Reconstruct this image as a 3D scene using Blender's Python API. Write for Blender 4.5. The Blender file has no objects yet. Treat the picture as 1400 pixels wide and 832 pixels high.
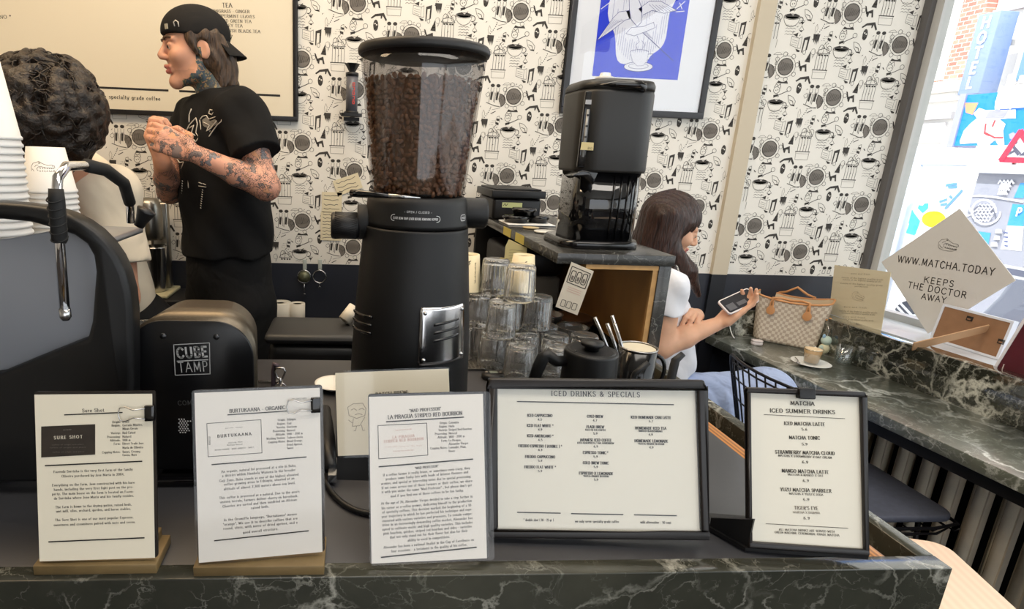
import bpy, bmesh, math, random
import numpy as np
from mathutils import Vector, Matrix
random.seed(7)
SC = bpy.context.scene
C = SC.collection
PI = math.pi

# ---------------------------------------------------------------- camera
CF, CPX, CPY, H = 787.70, 538.30, 416.0, 1.46
R = np.array([[0.997276, -0.063831, 0.036973], [0.019583, -0.254145, -0.966968], [0.071119, 0.965057, -0.252203]])
cd = bpy.data.cameras.new('camera'); cam = bpy.data.objects.new('camera', cd); C.objects.link(cam)
cd.sensor_fit = 'HORIZONTAL'; cd.sensor_width = 36.0; cd.lens = CF / 1400 * 36
cd.shift_x = (700 - CPX) / 1400; cd.shift_y = (CPY - 416) / 1400
cd.clip_start = 0.02; cd.clip_end = 200
cam.matrix_world = Matrix(((R[0][0], -R[1][0], -R[2][0], 0), (R[0][1], -R[1][1], -R[2][1], 0), (R[0][2], -R[1][2], -R[2][2], H), (0, 0, 0, 1)))
SC.camera = cam

# ---------------------------------------------------------------- light
SC.view_settings.view_transform = 'Standard'; SC.view_settings.look = 'None'
SC.view_settings.exposure = 0.0; SC.view_settings.gamma = 1.0; SC.view_settings.use_curve_mapping = False
SC.cycles.use_denoising = True
SC.cycles.max_bounces = 20; SC.cycles.transmission_bounces = 20; SC.cycles.transparent_max_bounces = 16
SC.cycles.caustics_reflective = False; SC.cycles.caustics_refractive = False
SC.cycles.sample_clamp_indirect = 6.0
world = bpy.data.worlds.new('daylight'); SC.world = world; world.use_nodes = True
wn = world.node_tree.nodes; wl = world.node_tree.links
sky = wn.new('ShaderNodeTexSky'); sky.sky_type = 'HOSEK_WILKIE'; sky.turbidity = 4.0; sky.ground_albedo = 0.5
sky.sun_direction = Vector((-0.55, -0.25, 0.8)).normalized()
mixw = wn.new('ShaderNodeMixRGB'); mixw.inputs['Fac'].default_value = 0.65; mixw.inputs['Color2'].default_value = (0.96, 0.98, 1.0, 1)
wl.new(sky.outputs['Color'], mixw.inputs['Color1'])
bg = wn['Background']; wl.new(mixw.outputs['Color'], bg.inputs['Color']); bg.inputs['Strength'].default_value = 3.3

def light(kind, name, loc, energy, color, rot=None, size=None, size_y=None, spread=None):
    l = bpy.data.lights.new(name, kind); o = bpy.data.objects.new(name, l); C.objects.link(o)
    o.location = loc; l.energy = energy; l.color = color
    if rot is not None: o.rotation_euler = rot
    if kind == 'AREA':
        l.shape = 'RECTANGLE'; l.size = size; l.size_y = size_y or size
        if spread: l.spread = spread
    if kind == 'SUN': l.angle = math.radians(1.0)
    return o
light('SUN', 'sun', (0, 0, 10), 7.0, (1.0, 0.97, 0.92), rot=Vector((0.55, 0.25, -0.8)).to_track_quat('-Z', 'Y').to_euler())
light('AREA', 'ceiling_lamp_bar', (-0.9, 1.2, 2.98), 34, (1.0, 0.74, 0.46), size=1.6, size_y=0.5)
light('AREA', 'ceiling_lamp_room', (0.7, 0.2, 2.98), 26, (1.0, 0.93, 0.84), size=1.8, size_y=0.6)
light('AREA', 'ceiling_lamp_back', (0.6, 1.75, 2.98), 16, (1.0, 0.92, 0.80), size=1.6, size_y=0.4)

# ---------------------------------------------------------------- helpers
def Wy(px, py, Y):
    d = R.T @ np.array([(px - CPX) / CF, (py - CPY) / CF, 1.0]); d = d * (Y / d[1]); return Vector((d[0], d[1], d[2] + H))
def Wz(px, py, z):
    d = R.T @ np.array([(px - CPX) / CF, (py - CPY) / CF, 1.0]); d = d * ((z - H) / d[2]); return Vector((d[0], d[1], d[2] + H))
def Wx(px, py, X):
    d = R.T @ np.array([(px - CPX) / CF, (py - CPY) / CF, 1.0]); d = d * (X / d[0]); return Vector((d[0], d[1], d[2] + H))

LIFT = 0.0
class MB:
    def __init__(s): s.V = []; s.F = []; s.M = []; s.S = []
    def add(s, vs, fs, m=0, sm=False):
        b = len(s.V); s.V += [tuple(v) for v in vs]
        for f in fs: s.F.append([b + i for i in f]); s.M.append(m); s.S.append(sm)
        return s
    def box(s, c, d, m=0, rot=None):
        c = Vector(c); h = Vector(d) / 2; vs = []
        for z in (-1, 1):
            for y in (-1, 1):
                for x in (-1, 1):
                    v = Vector((x * h.x, y * h.y, z * h.z))
                    if rot is not None: v = rot @ v
                    vs.append(c + v)
        return s.add(vs, [(0, 2, 3, 1), (4, 5, 7, 6), (0, 1, 5, 4), (2, 6, 7, 3), (0, 4, 6, 2), (1, 3, 7, 5)], m)
    def box2(s, a, b, m=0):
        return s.box([(a[i] + b[i]) / 2 for i in range(3)], [abs(b[i] - a[i]) for i in range(3)], m)
    def lathe(s, prof, c=(0, 0, 0), seg=32, m=0, rot=None, sm=True, sx=1, sy=1):
        c = Vector(c); vs = []; n = len(prof)
        for r, z in prof:
            for k in range(seg):
                a = 2 * PI * k / seg
                v = Vector((r * math.cos(a) * sx, r * math.sin(a) * sy, z))
                if rot is not None: v = rot @ v
                vs.append(c + v)
        fs = []
        for i in range(n - 1):
            for k in range(seg):
                k2 = (k + 1) % seg
                fs.append((i * seg + k, i * seg + k2, (i + 1) * seg + k2, (i + 1) * seg + k))
        s.add(vs, fs, m, sm)
        b = len(s.V) - len(vs)
        if prof[0][0] > 1e-6: s.F.append([b + k for k in reversed(range(seg))]); s.M.append(m); s.S.append(False)
        if prof[-1][0] > 1e-6: s.F.append([b + (n - 1) * seg + k for k in range(seg)]); s.M.append(m); s.S.append(False)
        return s
    def tube(s, path, r, seg=8, m=0, closed=False, sm=True, cap=True):
        P = [Vector(p) for p in path]; n = len(P)
        rs = r if isinstance(r, (list, tuple)) else [r] * n
        T = []
        for i in range(n):
            if closed: t = P[(i + 1) % n] - P[i - 1]
            else: t = P[min(i + 1, n - 1)] - P[max(i - 1, 0)]
            T.append(t.normalized() if t.length > 1e-9 else Vector((0, 0, 1)))
        u = T[0].orthogonal().normalized(); vs = []
        for i in range(n):
            u = u - T[i] * u.dot(T[i])
            u = u.normalized() if u.length > 1e-6 else T[i].orthogonal().normalized()
            w = T[i].cross(u)
            for k in range(seg):
                a = 2 * PI * k / seg
                vs.append(P[i] + (u * math.cos(a) + w * math.sin(a)) * rs[i])
        fs = []
        for i in range(n if closed else n - 1):
            j = (i + 1) % n
            for k in range(seg):
                k2 = (k + 1) % seg
                fs.append((i * seg + k, i * seg + k2, j * seg + k2, j * seg + k))
        if cap and not closed:
            fs.append(tuple(reversed(range(seg)))); fs.append(tuple((n - 1) * seg + k for k in range(seg)))
        return s.add(vs, fs, m, sm)
    def sphere(s, c, r, m=0, seg=16, rings=10, rot=None):
        rr = r if isinstance(r, (list, tuple)) else (r, r, r)
        prof = [(max(1e-7, math.sin(PI * i / rings)), -math.cos(PI * i / rings)) for i in range(rings + 1)]
        c = Vector(c); b0 = len(s.V)
        s.lathe([(p[0] if 0 < i < rings else 0.0, p[1]) for i, p in enumerate(prof)], (0, 0, 0), seg, m)
        for i in range(b0, len(s.V)):
            v = Vector(s.V[i]); v = Vector((v.x * rr[0], v.y * rr[1], v.z * rr[2]))
            if rot is not None: v = rot @ v
            s.V[i] = tuple(c + v)
        return s
    def prism(s, poly, fr, depth, m=0, sm=False):
        # poly in the frame's plane, extruded along the normal by depth
        n = len(poly); nn = fr.n * depth
        a = [fr(x, y) for x, y in poly]; b = [p + nn for p in a]
        fs = [tuple(reversed(range(n))), tuple(range(n, 2 * n))]
        s.add(a + b, fs, m, False)
        base = len(s.V) - 2 * n
        for k in range(n):
            k2 = (k + 1) % n
            s.F.append([base + k, base + k2, base + n + k2, base + n + k]); s.M.append(m); s.S.append(sm)
        return s
    def poly(s, pts, fr, off=0.0, m=0):
        return s.add([fr(x, y, off) for x, y in pts], [tuple(range(len(pts)))], m)
    def rect(s, x0, y0, x1, y1, fr, off=0.0, m=0):
        return s.poly([(x0, y0), (x1, y0), (x1, y1), (x0, y1)], fr, off, m)
    def stroke(s, pts, w, fr, off=0.0, m=0, closed=False, w2=None):
        P = list(pts)
        if closed: P = P + [P[0]]
        s.sk = (getattr(s, 'sk', 0) + 1) % 9; off += s.sk * LIFT * 0.3
        for i in range(len(P) - 1):
            (x0, y0), (x1, y1) = P[i], P[i + 1]
            dx, dy = x1 - x0, y1 - y0; L = math.hypot(dx, dy)
            if L < 1e-9: continue
            dx /= L; dy /= L
            ww = w if w2 is None else (w2 + (w - w2) * abs(dy))
            off += LIFT; e = ww * 0.3; hx, hy = -dy * ww / 2, dx * ww / 2
            s.poly([(x0 - dx * e - hx, y0 - dy * e - hy), (x1 + dx * e - hx, y1 + dy * e - hy), (x1 + dx * e + hx, y1 + dy * e + hy), (x0 - dx * e + hx, y0 - dy * e + hy)], fr, off, m)
        return s
    def disc(s, x, y, r, fr, off=0.0, m=0, seg=20, ry=None):
        return s.poly([(x + r * math.cos(2 * PI * k / seg), y + (ry or r) * math.sin(2 * PI * k / seg)) for k in range(seg)], fr, off, m)
    def ring(s, x, y, r, w, fr, off=0.0, m=0, seg=20, ry=None):
        return s.stroke([(x + r * math.cos(2 * PI * k / seg), y + (ry or r) * math.sin(2 * PI * k / seg)) for k in range(seg)], w, fr, off, m, True)

class Fr:
    def __init__(s, o, u, v):
        s.o = Vector(o); s.u = Vector(u).normalized(); v = Vector(v); s.v = (v - s.u * v.dot(s.u)).normalized(); s.n = s.u.cross(s.v)
    def __call__(s, a, b, c=0.0): return s.o + s.u * a + s.v * b + s.n * c
    def at(s, a, b, c=0.0): return Fr(s(a, b, c), s.u, s.v)
    def rot(s, ang): return Fr(s.o, s.u * math.cos(ang) + s.v * math.sin(ang), s.v * math.cos(ang) - s.u * math.sin(ang))

def rrect(x0, y0, x1, y1, r, n=5):
    out = []
    for cx, cy, a0 in ((x1 - r, y0 + r, -PI / 2), (x1 - r, y1 - r, 0), (x0 + r, y1 - r, PI / 2), (x0 + r, y0 + r, PI)):
        for k in range(n + 1):
            a = a0 + PI / 2 * k / n; out.append((cx + r * math.cos(a), cy + r * math.sin(a)))
    return out
def arc(cx, cy, r, a0, a1, n=10, ry=None):
    return [(cx + r * math.cos(math.radians(a0 + (a1 - a0) * k / n)), cy + (ry or r) * math.sin(math.radians(a0 + (a1 - a0) * k / n))) for k in range(n + 1)]
def bez(p0, p1, p2, p3, n=10):
    p0, p1, p2, p3 = map(Vector, (p0, p1, p2, p3)); out = []
    for k in range(n + 1):
        t = k / n; q = 1 - t
        out.append(p0 * q ** 3 + p1 * 3 * q * q * t + p2 * 3 * q * t * t + p3 * t ** 3)
    return out

def mk(name, mb, mats, parent=None, bevel=0.0, bseg=2, ang=35, smooth=None):
    """link one mesh object; vertices are given in world space (or in the parent's local space when the parent says so)"""
    me = bpy.data.meshes.new(name)
    off = Vector((0, 0, 0)); p = parent; rooted = None
    while p is not None:
        off = off + Vector(p.location) if not p.get('_local') else off
        if p.get('_local'): rooted = True
        p = p.parent
    vs = mb.V if (rooted or parent is None) else [(v[0] - off.x, v[1] - off.y, v[2] - off.z) for v in mb.V]
    me.from_pydata(vs, [], mb.F)
    if not isinstance(mats, (list, tuple)): mats = [mats]
    for m in mats: me.materials.append(m)
    me.polygons.foreach_set('material_index', mb.M); me.polygons.foreach_set('use_smooth', mb.S)
    me.update()
    if bevel > 0:
        bm = bmesh.new(); bm.from_mesh(me)
        bmesh.ops.remove_doubles(bm, verts=bm.verts, dist=1e-6)
        es = [e for e in bm.edges if len(e.link_faces) == 2 and e.calc_face_angle(0) > math.radians(ang)]
        if es: bmesh.ops.bevel(bm, geom=es, offset=bevel, segments=bseg, profile=0.5, affect='EDGES', clamp_overlap=True)
        for f in bm.faces: f.smooth = True
        bm.to_mesh(me); bm.free()
        try: me.set_sharp_from_angle(angle=math.radians(50))
        except Exception: pass
    o = bpy.data.objects.new(name, me); C.objects.link(o)
    if parent is not None: o.parent = parent
    return o
def tag(o, label=None, cat=None, group=None, kind=None):
    if label: o['label'] = label
    if cat: o['category'] = cat
    if group: o['group'] = group
    if kind: o['kind'] = kind
    return o
def thing(name, label, cat, loc=(0, 0, 0), rotz=0.0, group=None, local=False, mat=None):
    o = bpy.data.objects.new(name, None); C.objects.link(o); o.empty_display_size = 0.05
    if mat is not None: o.matrix_world = mat; local = True
    else: o.location = loc; o.rotation_euler = (0, 0, rotz)
    if local: o['_local'] = 1
    return tag(o, label, cat, group)
def struct(name, mb, mats, **k):
    o = mk(name, mb, mats, **k); o['kind'] = 'structure'; return o
def dup(root, loc=None, rotz=None, label=None, group=None):
    r = root.copy(); C.objects.link(r)
    if loc is not None: r.location = loc
    if rotz is not None: r.rotation_euler = (0, 0, rotz)
    if label: r['label'] = label
    if group: r['group'] = group
    def rec(a, b):
        for ch in list(a.children):
            c = ch.copy(); C.objects.link(c); c.parent = b; rec(ch, c)
    rec(root, r)
    return r
def frame_matrix(fr):
    return Matrix(((fr.u.x, fr.v.x, fr.n.x, fr.o.x), (fr.u.y, fr.v.y, fr.n.y, fr.o.y), (fr.u.z, fr.v.z, fr.n.z, fr.o.z), (0, 0, 0, 1)))
FL = Fr((0, 0, 0), (1, 0, 0), (0, 1, 0))   # local sheet frame: x right, y up, normal to the viewer

# ---------------------------------------------------------------- materials
def srgb(r, g, b):
    f = lambda c: (c / 255 / 12.92) if c <= 10 else ((c / 255 + 0.055) / 1.055) ** 2.4
    return (f(r), f(g), f(b), 1.0)
_mats = {}
def M(name, col, rough=0.5, metal=0.0, noise=0.0, nscale=40, bump=0.0, bscale=200, trans=0.0, ior=1.45, coat=0.0, emis=0.0, alpha=1.0, spec=0.5, sub=0.0):
    if name in _mats: return _mats[name]
    m = bpy.data.materials.new(name); m.use_nodes = True; _mats[name] = m
    nt = m.node_tree; b = nt.nodes['Principled BSDF']
    b.inputs['Base Color'].default_value = col; b.inputs['Roughness'].default_value = rough; b.inputs['Metallic'].default_value = metal
    b.inputs['Transmission Weight'].default_value = trans; b.inputs['IOR'].default_value = ior; b.inputs['Coat Weight'].default_value = coat
    b.inputs['Specular IOR Level'].default_value = spec; b.inputs['Alpha'].default_value = alpha
    if sub: b.inputs['Subsurface Weight'].default_value = sub; b.inputs['Subsurface Radius'].default_value = (0.01, 0.004, 0.002)
    if emis: b.inputs['Emission Color'].default_value = col; b.inputs['Emission Strength'].default_value = emis
    tc = nt.nodes.new('ShaderNodeTexCoord')
    if noise:
        nz = nt.nodes.new('ShaderNodeTexNoise'); nz.inputs['Scale'].default_value = nscale; nz.inputs['Detail'].default_value = 6
        mx = nt.nodes.new('ShaderNodeMixRGB'); mx.blend_type = 'MULTIPLY'
        rp = nt.nodes.new('ShaderNodeMapRange'); rp.inputs['From Min'].default_value = 0.3; rp.inputs['From Max'].default_value = 0.7
        rp.inputs['To Min'].default_value = 1 - noise; rp.inputs['To Max'].default_value = 1 + noise * 0.4
        nt.links.new(tc.outputs['Object'], nz.inputs['Vector']); nt.links.new(nz.outputs['Fac'], rp.inputs['Value'])
        mx.inputs['Fac'].default_value = 1; mx.inputs['Color1'].default_value = col; nt.links.new(rp.outputs['Result'], mx.inputs['Color2'])
        nt.links.new(mx.outputs['Color'], b.inputs['Base Color'])
    if bump:
        nb = nt.nodes.new('ShaderNodeTexNoise'); nb.inputs['Scale'].default_value = bscale; nb.inputs['Detail'].default_value = 4
        bp = nt.nodes.new('ShaderNodeBump'); bp.inputs['Strength'].default_value = bump; bp.inputs['Distance'].default_value = 0.002
        nt.links.new(tc.outputs['Object'], nb.inputs['Vector']); nt.links.new(nb.outputs['Fac'], bp.inputs['Height']); nt.links.new(bp.outputs['Normal'], b.inputs['Normal'])
    return m
def marble(name, base, base2, vein, rough=0.12, scale=3.0, vw=0.03, lo=0.42, coat=0.0):
    m = bpy.data.materials.new(name); m.use_nodes = True; nt = m.node_tree; b = nt.nodes['Principled BSDF']; L = nt.links
    b.inputs['Roughness'].default_value = rough; b.inputs['Coat Weight'].default_value = coat; b.inputs['Coat Roughness'].default_value = 0.04
    tc = nt.nodes.new('ShaderNodeTexCoord')
    n1 = nt.nodes.new('ShaderNodeTexNoise'); n1.inputs['Scale'].default_value = scale * 1.3; n1.inputs['Detail'].default_value = 8; n1.inputs['Roughness'].default_value = 0.6
    L.new(tc.outputs['Object'], n1.inputs['Vector'])
    mixv = nt.nodes.new('ShaderNodeMixRGB'); mixv.inputs['Fac'].default_value = 0.22
    L.new(tc.outputs['Object'], mixv.inputs['Color1']); L.new(n1.outputs['Color'], mixv.inputs['Color2'])
    cr = nt.nodes.new('ShaderNodeValToRGB'); cr.color_ramp.elements[0].position = 0.35; cr.color_ramp.elements[1].position = 0.68
    cr.color_ramp.elements[0].color = base; cr.color_ramp.elements[1].color = base2
    L.new(n1.outputs['Fac'], cr.inputs['Fac'])
    cur = cr.outputs['Color']
    for sc, w, st in ((scale * 2.2, vw, 0.85), (scale * 6, vw * 1.3, 0.4), (scale * 14, vw * 1.2, 0.22)):
        vo = nt.nodes.new('ShaderNodeTexVoronoi'); vo.feature = 'DISTANCE_TO_EDGE'; vo.inputs['Scale'].default_value = sc
        L.new(mixv.outputs['Color'], vo.inputs['Vector'])
        n2 = nt.nodes.new('ShaderNodeTexNoise'); n2.inputs['Scale'].default_value = sc * 0.8; n2.inputs['Detail'].default_value = 3
        L.new(tc.outputs['Object'], n2.inputs['Vector'])
        mr = nt.nodes.new('ShaderNodeMapRange'); mr.inputs['From Min'].default_value = 0.0; mr.inputs['From Max'].default_value = w
        mr.inputs['To Min'].default_value = 1; mr.inputs['To Max'].default_value = 0
        L.new(vo.outputs['Distance'], mr.inputs['Value'])
        m2 = nt.nodes.new('ShaderNodeMapRange'); m2.inputs['From Min'].default_value = lo; m2.inputs['From Max'].default_value = lo + 0.2; m2.inputs['To Max'].default_value = st
        L.new(n2.outputs['Fac'], m2.inputs['Value'])
        mu = nt.nodes.new('ShaderNodeMath'); mu.operation = 'MULTIPLY'; L.new(mr.outputs['Result'], mu.inputs[0]); L.new(m2.outputs['Result'], mu.inputs[1])
        mx = nt.nodes.new('ShaderNodeMixRGB'); L.new(mu.outputs['Value'], mx.inputs['Fac']); L.new(cur, mx.inputs['Color1']); mx.inputs['Color2'].default_value = vein
        cur = mx.outputs['Color']
    L.new(cur, b.inputs['Base Color'])
    return m
def wood(name, c1, c2, scale=(2, 2, 14), rough=0.5, dist=4.0):
    m = bpy.data.materials.new(name); m.use_nodes = True; nt = m.node_tree; b = nt.nodes['Principled BSDF']; L = nt.links
    b.inputs['Roughness'].default_value = rough
    tc = nt.nodes.new('ShaderNodeTexCoord'); mp = nt.nodes.new('ShaderNodeMapping'); mp.inputs['Scale'].default_value = scale
    nz = nt.nodes.new('ShaderNodeTexWave'); nz.inputs['Scale'].default_value = 1.0; nz.inputs['Distortion'].default_value = dist; nz.inputs['Detail'].default_value = 3; nz.inputs['Detail Scale'].default_value = 0.6
    cr = nt.nodes.new('ShaderNodeValToRGB'); cr.color_ramp.elements[0].color = c1; cr.color_ramp.elements[1].color = c2
    L.new(tc.outputs['Object'], mp.inputs['Vector']); L.new(mp.outputs['Vector'], nz.inputs['Vector']); L.new(nz.outputs['Fac'], cr.inputs['Fac']); L.new(cr.outputs['Color'], b.inputs['Base Color'])
    return m
def glassmat(name, tint=(1, 1, 1, 1), rough=0.0, ior=1.45):
    # clear glass: refracts, but lets straight light through for shadows
    if name in _mats: return _mats[name]
    m = bpy.data.materials.new(name); m.use_nodes = True; _mats[name] = m
    b = m.node_tree.nodes['Principled BSDF']; b.inputs['Base Color'].default_value = tint; b.inputs['Roughness'].default_value = rough
    b.inputs['Transmission Weight'].default_value = 1.0; b.inputs['IOR'].default_value = ior
    return m
def thinglass(name, tint, gloss=0.08, rough=0.02):
    # thin clear sheet: see-through with a mirror-like sheen
    m = bpy.data.materials.new(name); m.use_nodes = True; nt = m.node_tree; L = nt.links
    nt.nodes.remove(nt.nodes['Principled BSDF']); out = nt.nodes['Material Output']
    t = nt.nodes.new('ShaderNodeBsdfTransparent'); t.inputs['Color'].default_value = tint
    g = nt.nodes.new('ShaderNodeBsdfGlossy'); g.inputs['Roughness'].default_value = rough
    mx = nt.nodes.new('ShaderNodeMixShader'); mx.inputs['Fac'].default_value = gloss; L.new(t.outputs['BSDF'], mx.inputs[1]); L.new(g.outputs['BSDF'], mx.inputs[2]); L.new(mx.outputs['Shader'], out.inputs['Surface'])
    return m

BLACK = M('black_plastic', srgb(14, 14, 16), 0.42, bump=0.15, bscale=900)
BLACKM = M('matte_black', srgb(14, 14, 15), 0.6)
BLACKG = M('gloss_black', srgb(12, 12, 14), 0.12, coat=0.3)
FRAMEB = M('black_frame', srgb(30, 27, 27), 0.35)
STEEL = M('steel', srgb(190, 190, 190), 0.22, 1.0)
CHROME = M('chrome', srgb(225, 225, 228), 0.08, 1.0)
PAPER = M('paper', srgb(233, 224, 203), 0.45)
PAPERC = M('cream_paper', srgb(246, 238, 216), 0.45)
INK = M('ink', srgb(28, 26, 25), 0.6)
INKG = M('grey_ink', srgb(120, 112, 105), 0.6)
PINKINK = M('pink_ink', srgb(205, 160, 150), 0.6)
WHITE = M('white', srgb(238, 238, 236), 0.4)
WHITECUP = M('white_card', srgb(240, 238, 230), 0.5)
CERAMIC = M('white_ceramic', srgb(240, 240, 236), 0.15)
SLEEVE = thinglass('clear_sleeve', (0.98, 0.98, 0.98, 1), 0.022, 0.08)
GLASS = glassmat('clear_glass', (1, 1, 1, 1), 0.0, 1.24); GLASS.node_tree.nodes['Principled BSDF'].inputs['Coat Weight'].default_value = 1.0
def scatter_white(m, f):  # mixes in white diffuse, standing for light scattered in the ribbed glass
    nt = m.node_tree; d = nt.nodes.new('ShaderNodeBsdfDiffuse'); d.inputs['Color'].default_value = (0.95, 0.97, 0.95, 1); x = nt.nodes.new('ShaderNodeMixShader'); x.inputs['Fac'].default_value = f
    nt.links.new(nt.nodes['Principled BSDF'].outputs['BSDF'], x.inputs[1]); nt.links.new(d.outputs['BSDF'], x.inputs[2]); nt.links.new(x.outputs['Shader'], nt.nodes['Material Output'].inputs['Surface'])
scatter_white(GLASS, 0.055)
MARBLE = marble('green_black_marble', srgb(38, 39, 34), srgb(64, 64, 55), srgb(190, 188, 176), 0.16, 2.6, 0.024, 0.46)
MARBLEB = marble('black_marble', srgb(28, 28, 28), srgb(62, 62, 60), srgb(150, 150, 145), 0.2, 4.5, 0.02)
MARBLEW = marble('window_bench_marble', srgb(32, 33, 27), srgb(62, 63, 51), srgb(225, 225, 212), 0.10, 3.4, 0.05, 0.42, 1.0)
COUNTER = M('dark_countertop', srgb(60, 60, 63), 0.32, noise=0.25, nscale=6)
PLY = wood('plywood', srgb(128, 84, 36), srgb(178, 128, 66), (1.5, 6, 3), 0.45, 9)
PLYE = M('plywood_edge', srgb(190, 148, 92), 0.5, noise=0.2)
OAK = wood('amber_wood', srgb(120, 72, 30), srgb(190, 128, 62), (40, 3, 3), 0.4, 3)
TANW = M('tan_wood', srgb(116, 96, 62), 0.5, noise=0.25, nscale=18)
PALEW = wood('pale_wood', srgb(222, 192, 166), srgb(230, 202, 176), (18, 2, 2), 0.45, 2)

# ---------------------------------------------------------------- lettering: a small serif stroke alphabet
G = {}
for ln in '''A|70|0 0 35 100 70 0;13 36 57 36
B|58|8 0 8 100 35 100 48 90 48 62 35 53 8 53;35 53 54 42 54 12 38 0 8 0
C|68|66 80 50 97 32 100 10 80 4 50 10 20 32 0 50 3 66 20
D|70|8 0 8 100 35 100 58 82 64 50 58 18 35 0 8 0
E|54|50 99 8 100 8 0 50 1;8 52 42 52
F|50|48 99 8 100 8 0;8 52 40 52
G|72|66 80 50 97 32 100 10 80 4 50 10 20 32 0 52 3 64 12 64 44;46 44 70 44
H|72|8 0 8 100;64 0 64 100;8 52 64 52
I|20|10 0 10 100
J|34|24 100 24 8 12 -8 1 -4
K|66|8 0 8 100;60 100 8 46;26 62 64 0
L|50|8 100 8 1 48 1
M|84|8 0 12 100 42 14 72 100 76 0
N|72|8 0 8 100 64 0 64 100
O|76|38 100 12 86 4 50 12 14 38 0 64 14 72 50 64 86 38 100
P|56|8 0 8 100 38 100 52 88 52 60 38 48 8 48
Q|76|38 100 12 86 4 50 12 14 38 0 64 14 72 50 64 86 38 100;44 20 74 -14
R|62|8 0 8 100 38 100 52 88 52 60 38 50 8 50;30 50 62 0
S|52|46 84 36 99 18 99 6 86 8 66 26 54 44 44 48 22 38 1 18 1 4 16
T|62|2 99 60 99;31 100 31 0
U|70|8 100 8 26 20 4 36 -1 52 4 62 26 62 100
V|68|0 100 34 0 68 100
W|98|0 100 26 0 49 92 72 0 98 100
X|66|2 100 62 0;62 100 2 0
Y|62|0 100 31 50 62 100;31 50 31 0
Z|60|4 99 56 99 4 1 58 1
0|54|27 99 8 84 4 50 8 16 27 1 46 16 50 50 46 84 27 99
1|34|6 82 20 99 20 0
2|50|6 78 14 95 28 99 42 92 44 70 4 1 48 1
3|50|6 88 24 99 42 88 42 66 22 54 46 44 46 14 26 1 4 10
4|54|38 0 38 99 2 30 52 30
5|50|44 99 12 99 8 56 28 62 46 44 44 12 24 1 4 8
6|50|42 94 24 96 8 60 6 24 22 1 42 8 46 34 30 54 8 40
7|52|4 99 48 99 18 0
8|52|26 54 8 68 10 92 26 99 42 92 44 68 26 54 4 38 4 10 26 1 48 10 48 38 26 54
9|50|8 6 26 4 42 40 44 76 28 99 8 92 4 66 20 46 42 60
a|46|8 54 22 61 36 54 36 0;36 36 14 32 6 14 16 1 36 12
b|50|8 1 8 100;8 46 24 61 42 48 44 20 28 1 8 10
c|42|38 50 24 61 8 48 6 18 20 1 38 8
d|50|42 100 42 0;42 48 26 61 8 48 6 16 22 1 42 12
e|46|6 34 40 34 36 54 22 61 8 48 6 18 20 1 40 10
f|32|34 94 22 99 14 84 14 0;2 60 28 60
g|48|40 61 40 -14 28 -27 8 -22;40 48 24 61 8 48 6 18 22 2 40 14
h|52|8 0 8 100;8 44 26 61 42 50 42 0
i|20|10 0 10 62;10 80 10 92
j|22|12 62 12 -16 1 -27;12 80 12 92
k|48|8 0 8 100;42 61 8 26;20 36 46 0
l|20|10 0 10 100
m|78|8 0 8 62;8 46 24 61 38 50 38 0;38 46 54 61 68 50 68 0
n|52|8 0 8 62;8 44 26 61 42 50 42 0
o|50|25 61 8 50 6 16 25 1 44 16 42 50 25 61
p|50|8 62 8 -28;8 48 24 61 42 48 44 18 28 1 8 12
q|50|42 61 42 -28;42 48 26 61 8 48 6 16 22 1 42 12
r|36|8 0 8 62;8 42 22 59 34 57
s|38|32 52 20 61 8 52 10 38 28 28 32 12 20 1 6 8
t|32|14 84 14 10 22 1 32 6;2 60 30 60
u|52|8 61 8 14 22 1 40 12;42 61 42 0
v|48|0 62 24 0 48 62
w|70|0 62 18 0 35 56 52 0 70 62
x|46|2 61 42 1;42 61 2 1
y|48|0 62 24 0;48 62 18 -26 4 -27
z|44|4 60 40 60 4 1 42 1
.|18|9 0 9 10
,|18|9 8 5 -14
:|18|9 0 9 10;9 46 9 56
-|36|4 36 32 36
'|16|8 98 8 74
"|28|8 98 8 74;20 98 20 74
&|76|70 50 56 20 36 1 14 6 8 30 44 66 42 90 28 99 16 88 20 66 66 1
*|36|18 100 18 64;3 91 33 73;3 73 33 91
(|26|22 106 8 80 8 20 22 -8
)|26|4 106 18 80 18 20 4 -8
/|40|4 -8 36 104
|40|
+|50|25 20 25 76;2 48 48 48
~|60|2 36 18 48 38 34 56 46'''.split('\n'):
    a, w, st = ln.split('|')
    G[a or ' '] = (int(w) / 100, [[(float(p[i]) / 100, float(p[i + 1]) / 100) for i in range(0, len(p), 2)] for p in (q.split() for q in st.split(';')) if p])
G[' '] = (0.30, [])
ROUND = set('CGS235690cegsajfrtuJ(),&~')
def textw(t, size, sp=0.12): return sum((G.get(c, G['o'])[0] + sp) * size for c in t) - sp * size
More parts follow.
